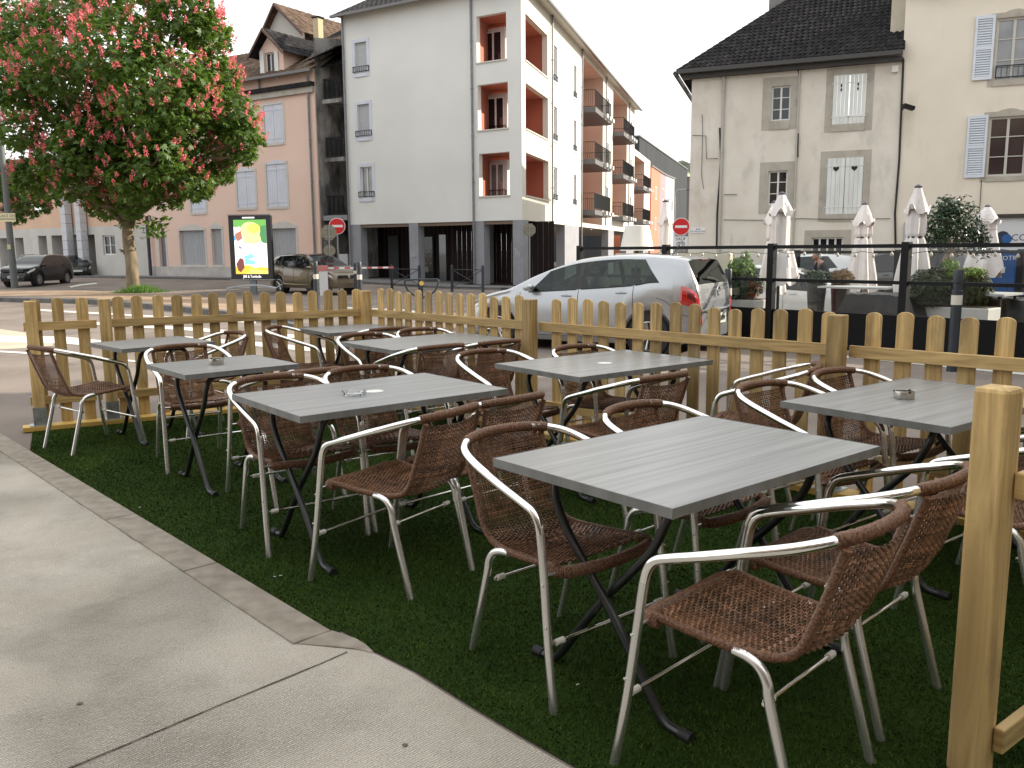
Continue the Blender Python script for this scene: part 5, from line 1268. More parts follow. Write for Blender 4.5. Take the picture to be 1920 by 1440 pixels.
polo=dict(L=3.88,W=1.70,sill=.19,axles=(-1.23,1.20),wr=.305,roofw=.74,spokes=9,
 top=[(-1.93,.40),(-1.925,.62),(-1.91,.76),(-1.895,.90),(-1.875,1.00),(-1.83,1.10),(-1.74,1.29),(-1.70,1.35),(-1.55,1.375),(-1.25,1.40),(-.76,1.415),(-.33,1.39),(.08,1.32),(.56,1.145),(1.0,.93),(1.18,.885),(1.5,.80),(1.75,.68),(1.87,.57),(1.93,.42)],
 belt=[(-1.93,.55),(-1.88,.88),(-1.7,1.02),(-1.3,1.04),(-.97,.99),(-.28,.935),(.475,.885),(1.0,.85),(1.5,.73),(1.8,.58),(1.93,.45)],
 side=((-1.37,-1.03),(-.99,-.20),(-.13,.66)),wind=(.13,1.02),rear=(-1.87,-1.71),doors=(-1.01,-.165,.80),doorbot=(-.80,.80),handles=(-.83,.02),mirror=.60,mirm=silver,extra=polo_extra)
ang=R(149); cc=Vector((1.233,13.173,0))
make_car('silver five door hatchback passing right behind the picket fence','hatchback',silver,polo,(cc.x,cc.y,gz(cc.x,cc.y)-.03),ang,glass=tint)
def suv_extra(th,lamp,surf,strip,sec,plan,zt,Lh,W):
    lamp('headlamp',Lh-.62,Lh-.12,3.6,4.9,clearl,off=.012); lamp('tail_lamp',-Lh+.04,-Lh+.3,3.4,4.8,redl,off=.012)
    m=MB(); m.box((Lh-.02,0,.38),(.04,.52,.12)); m.build('number_plate',plate_,th)
    m=MB(); m.box((Lh-.015,0,.70),(.06,.9,.10)); m.build('grille',trimk,th)
    m=MB(); m.prism([Vector((Lh+.01,0,.80)),Vector((Lh+.015,.06,.70)),Vector((Lh+.01,0,.60)),Vector((Lh+.015,-.06,.70))],(.02,0,0),0); m.build('diamond_badge',chro,th)
    strip('sill_moulding',[(-Lh+.9+(2*Lh-1.9)*k/20,1.3) for k in range(21)],chro,r=.012)
    m=MB(); 
    for sy in (-1,1): m.tube([(-1.3,sy*.60,1.52),(-.9,sy*.61,1.56),(.1,sy*.60,1.54),(.3,sy*.60,1.50)],.014,6)
    m.build('roof_rail',trimk,th)
suv=dict(L=4.3,W=1.82,sill=.24,axles=(-1.30,1.32),wr=.34,roofw=.72,spokes=5,
 top=[(-2.15,.45),(-2.13,.70),(-2.08,.95),(-2.02,1.12),(-1.80,1.38),(-1.62,1.50),(-1.1,1.56),(-.3,1.585),(.25,1.53),(.75,1.30),(1.15,1.08),(1.5,1.02),(1.85,.93),(2.02,.82),(2.12,.66),(2.15,.45)],
 belt=[(-2.15,.60),(-2.0,1.02),(-1.6,1.14),(-.8,1.08),(0,1.03),(1.1,.98),(1.6,.93),(2.0,.76),(2.15,.55)],
 side=((-1.62,-1.2),(-1.12,-.22),(-.16,.95)),wind=(.28,1.14),rear=(-2.0,-1.66),doors=(-1.15,-.19,1.1),doorbot=(-.9,1.1),handles=(-.95,.02),mirror=.92,extra=suv_extra)
brown=mat('bronze_paint',(.16,.125,.085),.25,metal=.5,coat=1)
a_=G(527,549); b_=G(652,556)
ag=math.atan2(b_.y-a_.y,b_.x-a_.x); d_=Vector((math.cos(ag),math.sin(ag),0)); nn=Vector((-d_.y,d_.x,0)); 
if nn.y<0: nn=-nn
ag2=ag; c_=a_+d_*1.30+nn*.80
make_car('bronze compact crossover waiting at the raised barrier, seen behind the screen','crossover_car',brown,suv,(c_.x,c_.y,gz(c_.x,c_.y)),ag2)
def tig_extra(th,lamp,surf,strip,sec,plan,zt,Lh,W):
    lamp('headlamp',Lh-.55,Lh-.10,3.7,4.85,clearl,off=.012)
    m=MB(); m.box((Lh-.01,0,.48),(.05,.55,.12)); po=m.build('number_plate',plate_,th); txt_mesh('DR-043-KX',.10,Matrix.Translation((Lh+.02,0,.475))@MF_,trimk,po)
    m=MB(); m.box((Lh-.03,0,.80),(.08,1.1,.12)); m.build('grille',trimk,th)
    m=MB(); M=Matrix.Translation((Lh+.02,0,.80)); m.tube([M@Vector((0,.07*math.cos(2*PI*i/20),.07*math.sin(2*PI*i/20))) for i in range(20)],.01,5,closed=True)
    for P in ([(-.04,.045),(0,-.02),(.04,.045)],[(-.05,.02),(-.022,-.05),(0,-.01),(.022,-.05),(.05,.02)]): m.tube([M@Vector((0,y,z)) for y,z in P],.007,4)
    m.build('round_badge',chro,th)
    m=MB()
    for sy in (-1,1): m.tube([(-1.3,sy*.62,1.54),(-.9,sy*.63,1.60),(.1,sy*.62,1.58),(.3,sy*.62,1.52)],.016,6)
    m.build('roof_rail',chro,th)
dk=mat('black_car_paint',(.006,.0065,.008),.22,coat=.35,spec=.3); ddk=mat('dark_green_car_paint',(.006,.008,.007),.22,coat=.35,spec=.3); whc=mat('white_car_paint',(.62,.63,.63),.25,coat=1); gry=mat('grey_car_paint',(.06,.062,.066),.25,coat=1,metal=.3)
tig=dict(suv); tig['extra']=tig_extra; tig['spokes']=10
q0=G(75,537); q1=G(120,533)   # front and rear near wheels
ag=R(212); d_=Vector((math.cos(ag),math.sin(ag),0)); nn=Vector((d_.y,-d_.x,0))
if nn.y<0: nn=-nn
ag=math.atan2((q0-q1).y,(q0-q1).x)
ag=R(-92); d_=Vector((math.cos(ag),math.sin(ag),0)); nl=Vector((-d_.y,d_.x,0)); c_=q0-d_*1.32-nl*.85
make_car('black sport utility car parked behind the lamp post, facing the camera','utility_car',dk,tig,(c_.x,c_.y,gz(c_.x,c_.y)),R(-92))
small=dict(polo); small['extra']=lambda th,lamp,surf,strip,sec,plan,zt,Lh,W:(lamp('headlamp',Lh-.5,Lh-.12,3.7,4.9,clearl,off=.012),MB_plate(th,Lh))
def MB_plate(th,Lh): m=MB(); m.box((Lh-.0,0,.42),(.05,.52,.12)); m.build('number_plate',plate_,th)
p=G(143,519); make_car('small dark car parked behind the black utility car','parked_car',ddk,small,(p.x,p.y,gz(p.x,p.y)),R(-60))
p=G(-14,531); make_car('white car cut off by the left edge of the photo','parked_car',whc,small,(p.x-1.5,p.y,gz(p.x,p.y)),R(-80))
# cars behind the fenced terrace on the right
p=Vector((7.9,25.0,0)); make_car('white car parked behind the terrace, left of the first parasols','parked_car',whc,small,(p.x,p.y,gz(p.x,p.y)),R(158))
p=Vector((6.1,18.6,0)); make_car('low white car with round headlamps, half hidden by the glass screen','parked_car',whc,small,(p.x,p.y,gz(p.x,p.y)-.25),R(-25))
p=Vector((10.25,23.4,0)); make_car('dark grey car parked behind the parasols','parked_car',gry,suv,(p.x,p.y,gz(p.x,p.y)-.1),R(146))
# ------------------------------------------------------------------ trees
bark=mat('chestnut_bark',(.12,.092,.06),.9,col2=(.27,.215,.14),vscale=5,bump=.02,bscale=7,stretch=(1,1,.4))
leafm=mat('chestnut_leaf',(.062,.118,.018),.5,island=.6,spec=.45); 
t_=leafm.node_tree; bs=t_.nodes['Principled BSDF']
def translucent(m,col,amt=.35):
    t=m.node_tree; b=t.nodes['Principled BSDF']; o=t.nodes['Material Output']; tr=t.nodes.new('ShaderNodeBsdfTranslucent'); tr.inputs[0].default_value=(*col,1); ad=t.nodes.new('ShaderNodeMixShader'); ad.inputs[0].default_value=amt
    t.links.new(b.outputs[0],ad.inputs[1]); t.links.new(tr.outputs[0],ad.inputs[2]); t.links.new(ad.outputs[0],o.inputs[0])
translucent(leafm,(.20,.34,.04),.30)
blos=mat('pink_blossom',(.86,.22,.24),.6,island=.35); translucent(blos,(.8,.25,.25),.3)
def leaves(cent,nrm,size,k=5,spread=1.0):
    """palmate leaves: k leaflets each round a centre, numpy"""
    n=len(cent); up=nrm/np.linalg.norm(nrm,axis=1,keepdims=True)
    ref=rng.normal(size=(n,3)); a=np.cross(up,ref); a/=np.linalg.norm(a,axis=1,keepdims=True); b=np.cross(up,a)
    V=[]
    for i in range(k):
        th=(i-(k-1)/2)*spread; d=a*math.cos(th)+b*math.sin(th); s=b*math.cos(th)-a*math.sin(th)
        L_=size[:,None]*(1-.12*abs(i-(k-1)/2)); dr=-up*L_*.22
        p0=cent; p1=cent+d*L_*.55+s*L_*.19+dr*.2; p2=cent+d*L_+dr; p3=cent+d*L_*.55-s*L_*.19+dr*.2
        V.append(np.stack([p0,p1,p2,p3],1))
    V=np.concatenate(V,0).reshape(-1,3); return V,np.arange(len(V)).reshape(-1,4)
def crown_points(blobs,n,shellw=.32):
    P=[];N=[]
    vol=np.array([b[3]**2 for b in blobs]); cnt=(n*vol/vol.sum()).astype(int)
    for (x,y,z,r),c in zip(blobs,cnt):
        d=rng.normal(size=(c,3)); d/=np.linalg.norm(d,axis=1,keepdims=True); d[:,2]*=.86
        rr=r*(1-shellw*rng.random(c)**1.3+rng.normal(0,.05,c)); P.append(np.array([x,y,z])+d*rr[:,None]); N.append(d)
    return np.concatenate(P),np.concatenate(N)
def limb(m,a,b,r0,r1,seed,n=7,wob=.12):
    r=random.Random(seed); a=Vector(a);b=Vector(b);pts=[]
    for i in range(n+1):
        t=i/n; p=a.lerp(b,t); w_=(b-a).length*wob*math.sin(PI*t); pts.append(p+Vector((r.uniform(-1,1),r.uniform(-1,1),r.uniform(-.5,1)))*w_*.5)
    m.tube(pts,lambda i:r0+(r1-r0)*i/n,8)
def chestnut(label,base,th_,hc,blobs,nl,nb,trunk_r=.24,group=None,fork=2.6,seed=1):
    th=thing('chestnut_tree',label,'tree',base,group=group); b=Vector(base); rr=random.Random(seed)
    m=MB(); pts=[b+Vector((0,0,-.1)),b+Vector((.0,0,.3)),b+Vector((.02,0,1.2)),b+Vector((-.05,0,2.2)),b+Vector((.08,0,3.2)),b+Vector((.05,0,4.6)),b+Vector((-.1,0,7)),b+Vector((0,0,9.5))]
    rd=[trunk_r*1.35,trunk_r*1.08,trunk_r,trunk_r*.95,trunk_r*1.0,trunk_r*.75,trunk_r*.5,trunk_r*.2]
    q=catm(pts,4); m.tube(q,lambda i:float(np.interp(i/4,range(8),rd)),14); m.build('trunk',bark,th,smooth=60)
    m=MB()
    for i,(x,y,z,r) in enumerate(blobs):
        z0=fork+rr.uniform(0,3.2); z0=min(z0,z-b.z-.6); limb(m,b+Vector((0,0,z0)),(x,y,z),.11,.03,i+seed*50)
        for k in range(4):
            d=Vector((rr.uniform(-1,1),rr.uniform(-1,1),rr.uniform(-.4,1))).normalized()*r*.8; limb(m,(x-(x-b.x)*.25,y-(y-b.y)*.25,z-.3),Vector((x,y,z))+d,.035,.01,i*7+k)
    m.build('limb',bark,th,smooth=60)
    P,N=crown_points(blobs,nl)
    nrm=N*.5+np.array([0,0,.8])+rng.normal(0,.45,N.shape); V,F=leaves(P,nrm,rng.uniform(.15,.27,len(P)),5,.62)
    npmesh('crown',V,F,leafm,th)
    # blossom candles: upright tapering panicles on the outer, lighter shoots
    P,N=crown_points(blobs,nb,.05); ok=(N[:,2]>-.45)
    cen=np.array([b.x,b.y]); inside=np.zeros(len(P),bool)
    for (x,y,z,r) in blobs: inside|=(np.linalg.norm((P-np.array([x,y,z]))/np.array([1,1,.86]),axis=1)<r*.93)
    P=P[ok&~inside];N=N[ok&~inside]; VV=[]
    for p,nn_ in zip(P,N):
        ax_=Vector((nn_[0]*.7,nn_[1]*.7,.9+.2*nn_[2])).normalized(); h=rng.uniform(.19,.31); k=30
        t=rng.random(k)**1.2; an=rng.random(k)*2*PI; rad_=(.062*(1-t*.85)+.008)
        u=ax_.orthogonal().normalized(); v=ax_.cross(u)
        base_=np.array(p)+np.outer(t*h,np.array(ax_))+np.outer(rad_*np.cos(an),np.array(u))+np.outer(rad_*np.sin(an),np.array(v))
        s=rng.normal(size=(k,3)); s/=np.linalg.norm(s,axis=1,keepdims=True); s2=np.cross(s,rng.normal(size=(k,3))); s2/=np.linalg.norm(s2,axis=1,keepdims=True); e=.030
        VV.append(np.stack([base_-s*e,base_-s2*e*.8,base_+s*e,base_+s2*e*.8],1))
    VV=np.concatenate(VV).reshape(-1,3); o=npmesh('blossoms',VV,np.arange(len(VV)).reshape(-1,4),blos,th); o['kind']='stuff'
    return th
TBs=G(250,547,.13); dT=TBs.y
def tp(x,y,dd=0):
    d=ray(x,y); t=(dT+dd)/d.y; return (d.x*t,dT+dd,H+d.z*t)
rr=random.Random(11); bl=[]
outline=[(60,330,42),(30,250,46),(20,160,50),(45,70,55),(120,20,60),(200,-30,70),(290,-40,70),(350,20,60),(395,70,52),(400,150,50),(432,215,46),(448,262,42),(455,285,26),(400,320,42),(420,270,45),(355,345,40),(310,365,38),(255,385,36),(200,380,40),(150,350,42),(110,300,45),(230,250,90),(140,180,90),(300,160,90),(220,90,80),(330,260,66),(160,270,60),(260,320,60),(95,120,60),(370,200,55),(300,300,60)]
for i,(x,y,r) in enumerate(outline):
    for k in range(2):
        dd=rr.uniform(-4.6,3.8)*(1 if r>55 else .6); 
        if k==0: dd=-abs(dd)
        X,Y,Zz=tp(x+rr.uniform(-8,8),y+rr.uniform(-8,8),dd); bl.append((X,Y,Zz,r*dT/FPX*rr.uniform(.78,1.0)))
chestnut('large red flowering horse chestnut on the traffic island at the left',tuple(TBs),0,0,bl,23000,3800,trunk_r=.235)
T2=Vector(tp(-40,545,9)); T2.z=gz(T2.x,T2.y); bl2=[]
for (x,y,r) in ((-60,300,60),(10,360,45),(55,375,38),(88,372,28),(30,400,26),(-20,330,60),(-80,200,80),(20,30,60),(-10,90,60),(8,180,55)):
    X,Y,Zz=tp(x,y,9+rr.uniform(-2,2)); bl2.append((X,Y,Zz,r*(dT+9)/FPX*.9))
chestnut('second flowering chestnut, its branches reaching in at the left edge behind the street name sign',tuple(T2),0,0,bl2,5600,700,seed=5)
# shoots low on the trunk
P=np.array([tp(*p,-.1) for p in [(232+rr.uniform(-22,22),405+rr.uniform(-25,25)) for _ in range(60)]+[(290+rr.uniform(-22,22),425+rr.uniform(-20,22)) for _ in range(70)]+[(225,468),(230,474),(262,420)]]); P[:,1]+=rng.normal(0,.4,len(P))
V,F=leaves(P,rng.normal(0,.5,P.shape)+np.array([0,0,.7]),rng.uniform(.15,.26,len(P)),5,.62); o=npmesh('shoot_leaves',V,F,leafm,[o for o in bpy.data.objects if o.name.startswith('chestnut_tree')][0])
# weeds at the foot of the trunk
wg=mat('bright_weeds',(.07,.15,.02),.6,island=.4); translucent(wg,(.2,.4,.05),.3)
n=1600; xx=rng.normal(0,.55,n)+TBs.x+.45; yy=rng.normal(0,.35,n)+TBs.y-.5; hh=rng.uniform(.05,.38,n)*np.exp(-((xx-TBs.x-.5)/.7)**2); an=rng.random(n)*6.28
z0=np.array([gz(a,b)+.13 for a,b in zip(xx,yy)])
V=np.stack([np.stack([xx-.02*np.cos(an),yy-.02*np.sin(an),z0],1),np.stack([xx+.02*np.cos(an),yy+.02*np.sin(an),z0],1),np.stack([xx+rng.normal(0,.08,n),yy+rng.normal(0,.08,n),z0+hh],1)],1).reshape(-1,3)
o=npmesh('weeds',V,np.arange(n*3).reshape(-1,3),wg); tag(o,'bright green weeds growing round the foot of the chestnut','weeds',kind='stuff')
# ------------------------------------------------------------------ partition of the terrace over the road
def beam(m,a,b,w_,h_):
    a=Vector(a);b=Vector(b);d=(b-a); L_=d.length; rz=math.atan2(d.y,d.x); M=Matrix.Rotation(rz,4,'Z')@Matrix.Rotation(-math.asin(d.z/L_),4,'Y'); m.box((a+b)/2,(L_,w_,h_),M=M)
PA=Z(1448,461,1.47); 
Pd=Vector((5.1,11.45,0)); 
p1=ray(1448,470); p2=ray(1700,470); p3=ray(1088,470)
D1,D2=12.75,11.25
A_=Vector((p1.x/p1.y*D1,D1,0)); B_=Vector((p2.x/p2.y*D2,D2,0)); up_=(B_-A_).normalized(); npn=Vector((up_.y,-up_.x,0))
if npn.y>0: npn=-npn
FS=Fc(A_,up_,npn)
s0=FS.px(1088,470)[0]; sB=(B_-A_).length; bay=sB; ps=[s0,s0+(0-s0)/2,0,bay,2*bay,3*bay]
gclear=mat('screen_glass',(.93,.95,.95),.01,trans=1)
t_=gclear.node_tree; b=t_.nodes['Principled BSDF']; o=t_.nodes['Material Output']; tr=t_.nodes.new('ShaderNodeBsdfTransparent'); tr.inputs[0].default_value=(.90,.92,.92,1); gl=t_.nodes.new('ShaderNodeBsdfGlossy'); gl.inputs['Roughness'].default_value=.02; fr_=glassfac(t_); mxs=t_.nodes.new('ShaderNodeMixShader')
t_.links.new(fr_.outputs[0],mxs.inputs[0]); t_.links.new(tr.outputs[0],mxs.inputs[1]); t_.links.new(gl.outputs[0],mxs.inputs[2]); t_.links.new(mxs.outputs[0],o.inputs[0])
GS=thing('glass_screen','black framed glass screen with solid black lower panels round the terrace across the road','screen',A_)
gzz=-.06
for s in ps:
    w_=.10
    m=MB(); m.fbox(FS,s-w_/2,s+w_/2,gzz,1.475,-.05,.05); m.build('post',black,GS)
for i in range(len(ps)-1):
    a,b_=ps[i]+.05,ps[i+1]-.05
    m=MB(); m.fbox(FS,a,b_,1.40,1.45,-.03,.03); m.build('top_rail',black,GS)
    m=MB(); m.fbox(FS,a,b_,.93,.975,-.025,.025); m.build('middle_rail',black,GS)
    m=MB(); m.fbox(FS,a,b_,gzz+.05,.53,-.02,.02); m.build('lower_panel',mat('black_panel',(.006,.0065,.008),.6,spec=.15),GS)
    m=MB(); m.q(FS.p(a,.975,0),FS.p(b_,.975,0),FS.p(b_,1.40,0),FS.p(a,1.40,0)); m.build('glass_pane',gclear,GS)
    m=MB(); m.q(FS.p(a,.53,0),FS.p(b_,.53,0),FS.p(b_,.93,0),FS.p(a,.93,0)); m.build('glass_pane',gclear,GS)
# back screen of that terrace
FB=Fc(A_-npn*7.2+up_*.4,up_,npn); G2=thing('glass_screen','lower black framed screen at the back of the far terrace','screen',FB.p(0,0,0))
for s in (-4.4,-2.0,.4,2.7,5.0):
    m=MB(); m.fbox(FB,s-.06,s+.06,-.1,1.35,-.05,.05); m.build('post',black,G2)
for z in (1.27,.62):
    m=MB(); m.fbox(FB,-4.4,5,z,z+.06,-.02,.02); m.build('rail',black,G2)
m=MB(); m.fbox(FB,-4.3,5,-.1,.45,-.02,.02); m.build('lower_panel',MT['black_panel'],G2)
m=MB(); m.fbox(Fc(A_-npn*1.2,up_,npn),s0-.2,s0+2.4,-.05,1.33,-.06,.06); tag(m.build('board',mat('cream_board',(.60,.56,.44),.6)),'cream board standing behind the left bay of the glass screen','board')
# light chain
LC=thing('light_chain','string of white bulbs hanging along the top of the glass screen','lights',FS.p(0,1.4,-.1)); m=MB(); pts=[]
s=s0+1.4; bulbs=[]
while s<7.6:
    k=(s*2.3)%1; z=1.36-.03*math.sin(PI*k); pts.append(FS.p(s,z,-.14)); 
    if len(pts)%3==0: bulbs.append(FS.p(s,z,-.14))
    s+=.085
m.tube(pts,.005,4); m.build('wire',black,LC)
bm=mat('milky_bulb',(.72,.68,.60),.3)
for b_ in bulbs: m=MB(); m.lathe([(.008,0),(.010,-.012),(.021,-.03),(.022,-.045),(.010,-.062)],b_,10); m.build('bulb',bm,LC,smooth=60)
# parasols
cloth=mat('closed_canvas',(.70,.66,.65),.85,var=.05,vscale=5); strapm=mat('black_strap',(.02,.02,.02),.7)
def parasol(label,px,py,d,bot,rb,loc_strap=.45,seed=0,lean=0):
    """closed canvas: cap tier, wrapped body, flared hem; px,py = its tip in the picture at distance d; bot = hem row"""
    r=ray(px,py); tipz=H+r.z/r.y*d; X=r.x/r.y*d; r2=ray(px,bot); zb=H+r2.z/r2.y*d; base=Vector((X,d,gz(X,d))); rs=random.Random(seed)
    th=thing('closed_parasol',label,'parasol',base,group='closed white parasols of the far terrace'); hgt=tipz-zb
    m=MB(); m.tube([base,Vector((X,d,tipz+.03))],.025,8); m.lathe([(.32,0),(.32,.06),(.05,.08)],base,16); m.build('mast',black,th,smooth=40)
    m=MB(); m.lathe([(.05,0),(.06,.03),(.02,.06)],(X,d,tipz-.01),12); m.build('finial',mat('dark_cap',(.08,.07,.09),.5),th)
    def folded(m,prof,nf,amp,ph,jag=0):
        n=nf*6; rows=[]
        for k,(t,r0) in enumerate(prof):
            row=[]
            for j in range(n):
                an=2*PI*j/n; f=math.sin(an*nf+ph+t*1.7)*.6+math.sin(an*(nf-2)+ph*2.1)*.4; a=amp*min(1,t*3+.1)
                rad_=r0*(1+a*f); z=tipz-t*hgt+(jag*max(0,f)*.16 if k==len(prof)-1 else 0)
                row.append(Vector((X+rad_*math.cos(an)+lean*t*.1,d+rad_*math.sin(an),z)))
            rows.append(row)
        for a,b in zip(rows,rows[1:]):
            for j in range(n): m.q(a[j],a[(j+1)%n],b[(j+1)%n],b[j])
    s_=loc_strap
    m=MB(); folded(m,[(0.02,.05),(.1,rb*.42),(.2,rb*.5),(.32,rb*.52),(s_-.03,rb*.50),(s_,rb*.42),(s_+.03,rb*.50),(.62,rb*.72),(.8,rb*.92),(.93,rb*1.02),(1,rb*1.04)],6,.30,seed,jag=1.6); m.build('canopy',cloth,th,smooth=60)
    m=MB(); folded(m,[(0,.05),(.05,rb*.32),(.12,rb*.50),(.19,rb*.66),(.235,rb*.74)],5,.30,seed+2,jag=1.1); m.build('vent_cap',cloth,th,smooth=60)
    m=MB(); m.lathe([(rb*.46,-.012),(rb*.46,.012)],(X+lean*s_*.1,d,tipz-s_*hgt),14); m.build('strap',strapm,th)
    return th
parasol('closed white parasol farthest left, beside the right hand no entry sign',1248,379,17.5,560,.20,.5,1)
parasol('closed white parasol with a flared skirt, nearer of the pair at the first screen post',1466,365,15.0,535,.27,.62,2)
parasol('closed white parasol behind and left of its twin at the first screen post',1453,381,16.2,552,.24,.4,3)
parasol('closed white parasol in the middle, hem split into two points',1622,384,17.0,552,.27,.36,4)
parasol('tallest closed white parasol, beside the second screen post',1722,352,13.9,560,.24,.44,5)
parasol('closed white parasol at the right, in front of the blue shop window',1852,388,18.6,520,.36,.3,6)
# big tapered lampshade-like form
c=Vector((ray(1194,470).x/ray(1194,470).y*17,17,0)); r=lambda y:H+ray(1194,y).z/ray(1194,y).y*17
m=MB(); m.lathe([(.33,r(470)-.0),(.235,r(424)),(.22,r(423))],(c.x,c.y,0),28); th=thing('giant_floor_lamp','giant white tapered floor lamp standing behind the screen','lamp',(c.x,c.y,gz(c.x,c.y))); m.build('lamp_shade',mat('lamp_shade_white',(.72,.70,.66),.5),th,smooth=40)
m=MB(); m.tube([(c.x,c.y,-.1),(c.x,c.y,r(440))],.04,8); m.lathe([(.25,0),(.25,.05)],(c.x,c.y,gz(c.x,c.y)),16); m.build('stand',black,th)
# planters with shrubs
pw=mat('planter_grey_white',(.50,.50,.48),.6,var=.05)
def shrub_leaves(cx,cy,zc,rx,ry,rz,n,size,mt,par,name='foliage'):
    d=rng.normal(size=(n,3)); d/=np.linalg.norm(d,axis=1,keepdims=True); rr_=(1-.5*rng.random(n)**1.5)*(1+.10*np.sin(d[:,0]*9)*np.cos(d[:,2]*7)); P=np.array([cx,cy,zc])+d*rr_[:,None]*np.array([rx,ry,rz])
    V,F=leaves(P,d+rng.normal(0,.5,d.shape)+np.array([0,0,.4]),rng.uniform(.6,1.2,n)*size,3,.9); return npmesh(name,V,F,mt,par)
gl1=mat('cypress_yellow_green',(.11,.20,.02),.7,island=.4); gl2=mat('dark_shrub_green',(.022,.045,.014),.7,island=.5); gl3=mat('ficus_leaf',(.03,.065,.028),.35,island=.5,spec=.6); gl4=mat('dry_brown_leaf',(.16,.10,.045),.8,island=.4); gl5=mat('grey_green_leaf',(.06,.085,.06),.8,island=.4)
def planter(label,px0,px1,pyt,pyb,d,shr,name='planter'):
    r0=ray(px0,pyt); r1=ray(px1,pyt); X0=r0.x/r0.y*d; X1=r1.x/r1.y*d; zt_=H+r0.z/r0.y*d; zb_=max(gz(X0,d),H+ray(px0,pyb).z/ray(px0,pyb).y*d); cx=(X0+X1)/2; L_=X1-X0
    th=thing(name,label,'planter',(cx,d+.2,gz(cx,d)))
    m=MB(); zb_=gz(cx,d); 
    a=-.35
    fc=Fc(Vector((cx,d+.25,0)),up_,npn); h=L_/2
    m.fbox(fc,-h,h,zb_,zt_,-.22,.22); m.build('box',pw,th,bevel=.01)
    m=MB(); m.fbox(fc,-h+.03,h-.03,zt_-.02,zt_+.01,-.19,.19); m.build('soil',mat('potting_soil',(.04,.03,.02),.9),th)
    for (x,y,rx,rz,mt,n,sz) in shr:
        q=ray(x,y); shrub_leaves(q.x/q.y*d,d+.25,H+q.z/q.y*d,rx*d/FPX,.25,rz*d/FPX,n,sz,mt,th)
    return th
planter('pale planter with yellow green cypress and a dry brown patch, beside the silver car',1372,1443,563,590,13.6,[(1402,535,36,30,gl2,2600,.05),(1398,503,26,20,gl1,1500,.05),(1405,490,7,20,gl1,260,.05),(1412,548,18,18,gl4,500,.045)])
planter('long pale planter with a dark clipped shrub behind the second bay of the screen',1716,1878,577,596,12.2,[(1765,540,46,38,gl2,3400,.05),(1840,545,36,36,gl2,3000,.05),(1800,515,22,12,gl1,700,.045),(1797,500,6,17,gl1,200,.045),(1838,512,24,10,gl1,500,.045)])
# potted heathers on the back table row
for (x,y,mt,l) in ((1532,520,gl5,'grey green potted bush below the walking man'),(1577,520,gl4,'reddish brown potted plant right of the walking man')):
    q=ray(x,y); d=15.5; th=thing('potted_plant',l,'plant',(q.x/q.y*d,d,gz(0,d))); m=MB(); zz=H+q.z/q.y*d; m.lathe([(.11,gz(0,d)),(.17,zz-.12),(.16,zz-.12)],(q.x/q.y*d,d,0),14); m.build('pot',mat('dark_pot',(.04,.04,.04),.6),th,smooth=50); shrub_leaves(q.x/q.y*d,d,zz,.22,.2,.14,1100,.05,mt,th)
# small standard tree on the terrace
q=ray(1778,560); d=14.6; X=q.x/q.y*d; th=thing('ficus_tree','small glossy leaved tree with a twisting trunk between two parasols','tree',(X,d,gz(X,d)))
def at(x,y,dd=d): q=ray(x,y); return Vector((q.x/q.y*dd,dd,H+q.z/q.y*dd))
m=MB(); m.tube(catm([at(1779,570),at(1777,520),at(1772,488),at(1782,465),at(1776,445)],4),lambda i:.05-.0012*i,10)
for (x,y) in ((1745,425),(1770,395),(1800,400),(1820,430),(1835,450),(1755,450),(1795,440)): m.tube(catm([at(1777,485),at((1777+x)/2+5,(485+y)/2),at(x,y,d+.1)],3),.018,6)
m.build('trunk',mat('pale_bark',(.28,.24,.19),.85,bump=.01),th,smooth=60)
P=[];
for (x,y,rx,n) in ((1760,415,30,520),(1795,405,34,620),(1825,432,26,420),(1750,448,26,360),(1790,445,34,520),(1835,462,22,200),(1775,390,24,320),(1840,447,15,120),(1728,432,12,100)):
    c=at(x,y); dd=rng.normal(size=(n,3)); dd/=np.linalg.norm(dd,axis=1,keepdims=True); P.append((np.array(c)+dd*(rx*d/FPX)*(1.0+.25*np.sin(dd[:,:1]*7)*np.cos(dd[:,2:]*6))*rng.random((n,1))**.4)[:int(n*.55)])
P=np.concatenate(P); V,F=leaves(P,rng.normal(0,.6,P.shape)+np.array([0,0,.6]),rng.uniform(.06,.10,len(P)),2,2.6); npmesh('crown',V,F,gl3,th)
# covered furniture
blk=mat('black_tarpaulin',(.010,.010,.011),.35,bump=.01,bscale=6)
def tarp(label,s,e,L_,W_,h,seed):
    r=random.Random(seed); m=MB(); n=14; g=[]
    for i in range(n+1):
        row=[]
        for j in range(n+1):
            u,v=i/n*2-1,j/n*2-1; x=u*L_/2*(1+.05*math.sin(v*5+seed)); y=v*W_/2; edge=max(abs(u),abs(v)); z=h*(1-.16*max(0,edge-.7)/.3*3) if edge<1 else 0
            z=(h+r.uniform(-.02,.02)) if edge<.72 else (h*.62+r.uniform(-.04,.04) if edge<.9 else gz(0,13)*0-.05)
            row.append(FS.p(s+x,z,e+y))
        g.append(row)
    for i in range(n):
        for j in range(n): m.q(g[i][j],g[i+1][j],g[i+1][j+1],g[i][j+1])
    tag(m.build('covered_furniture',blk,smooth=70),label,'furniture cover','furniture stacks under black covers')
tarp('black cover over stacked furniture between the first and second screen posts',1.0,-1.5,1.4,.8,.72,1); tarp('longer black cover behind the first, nearer the second screen post',2.0,-2.6,1.9,.9,.66,2); tarp('low black cover behind the right bay of the screen',3.9,-2.3,1.6,.8,.60,3); tarp('small black cover at the right end of the screen',5.7,-2.0,1.3,.8,.62,4)
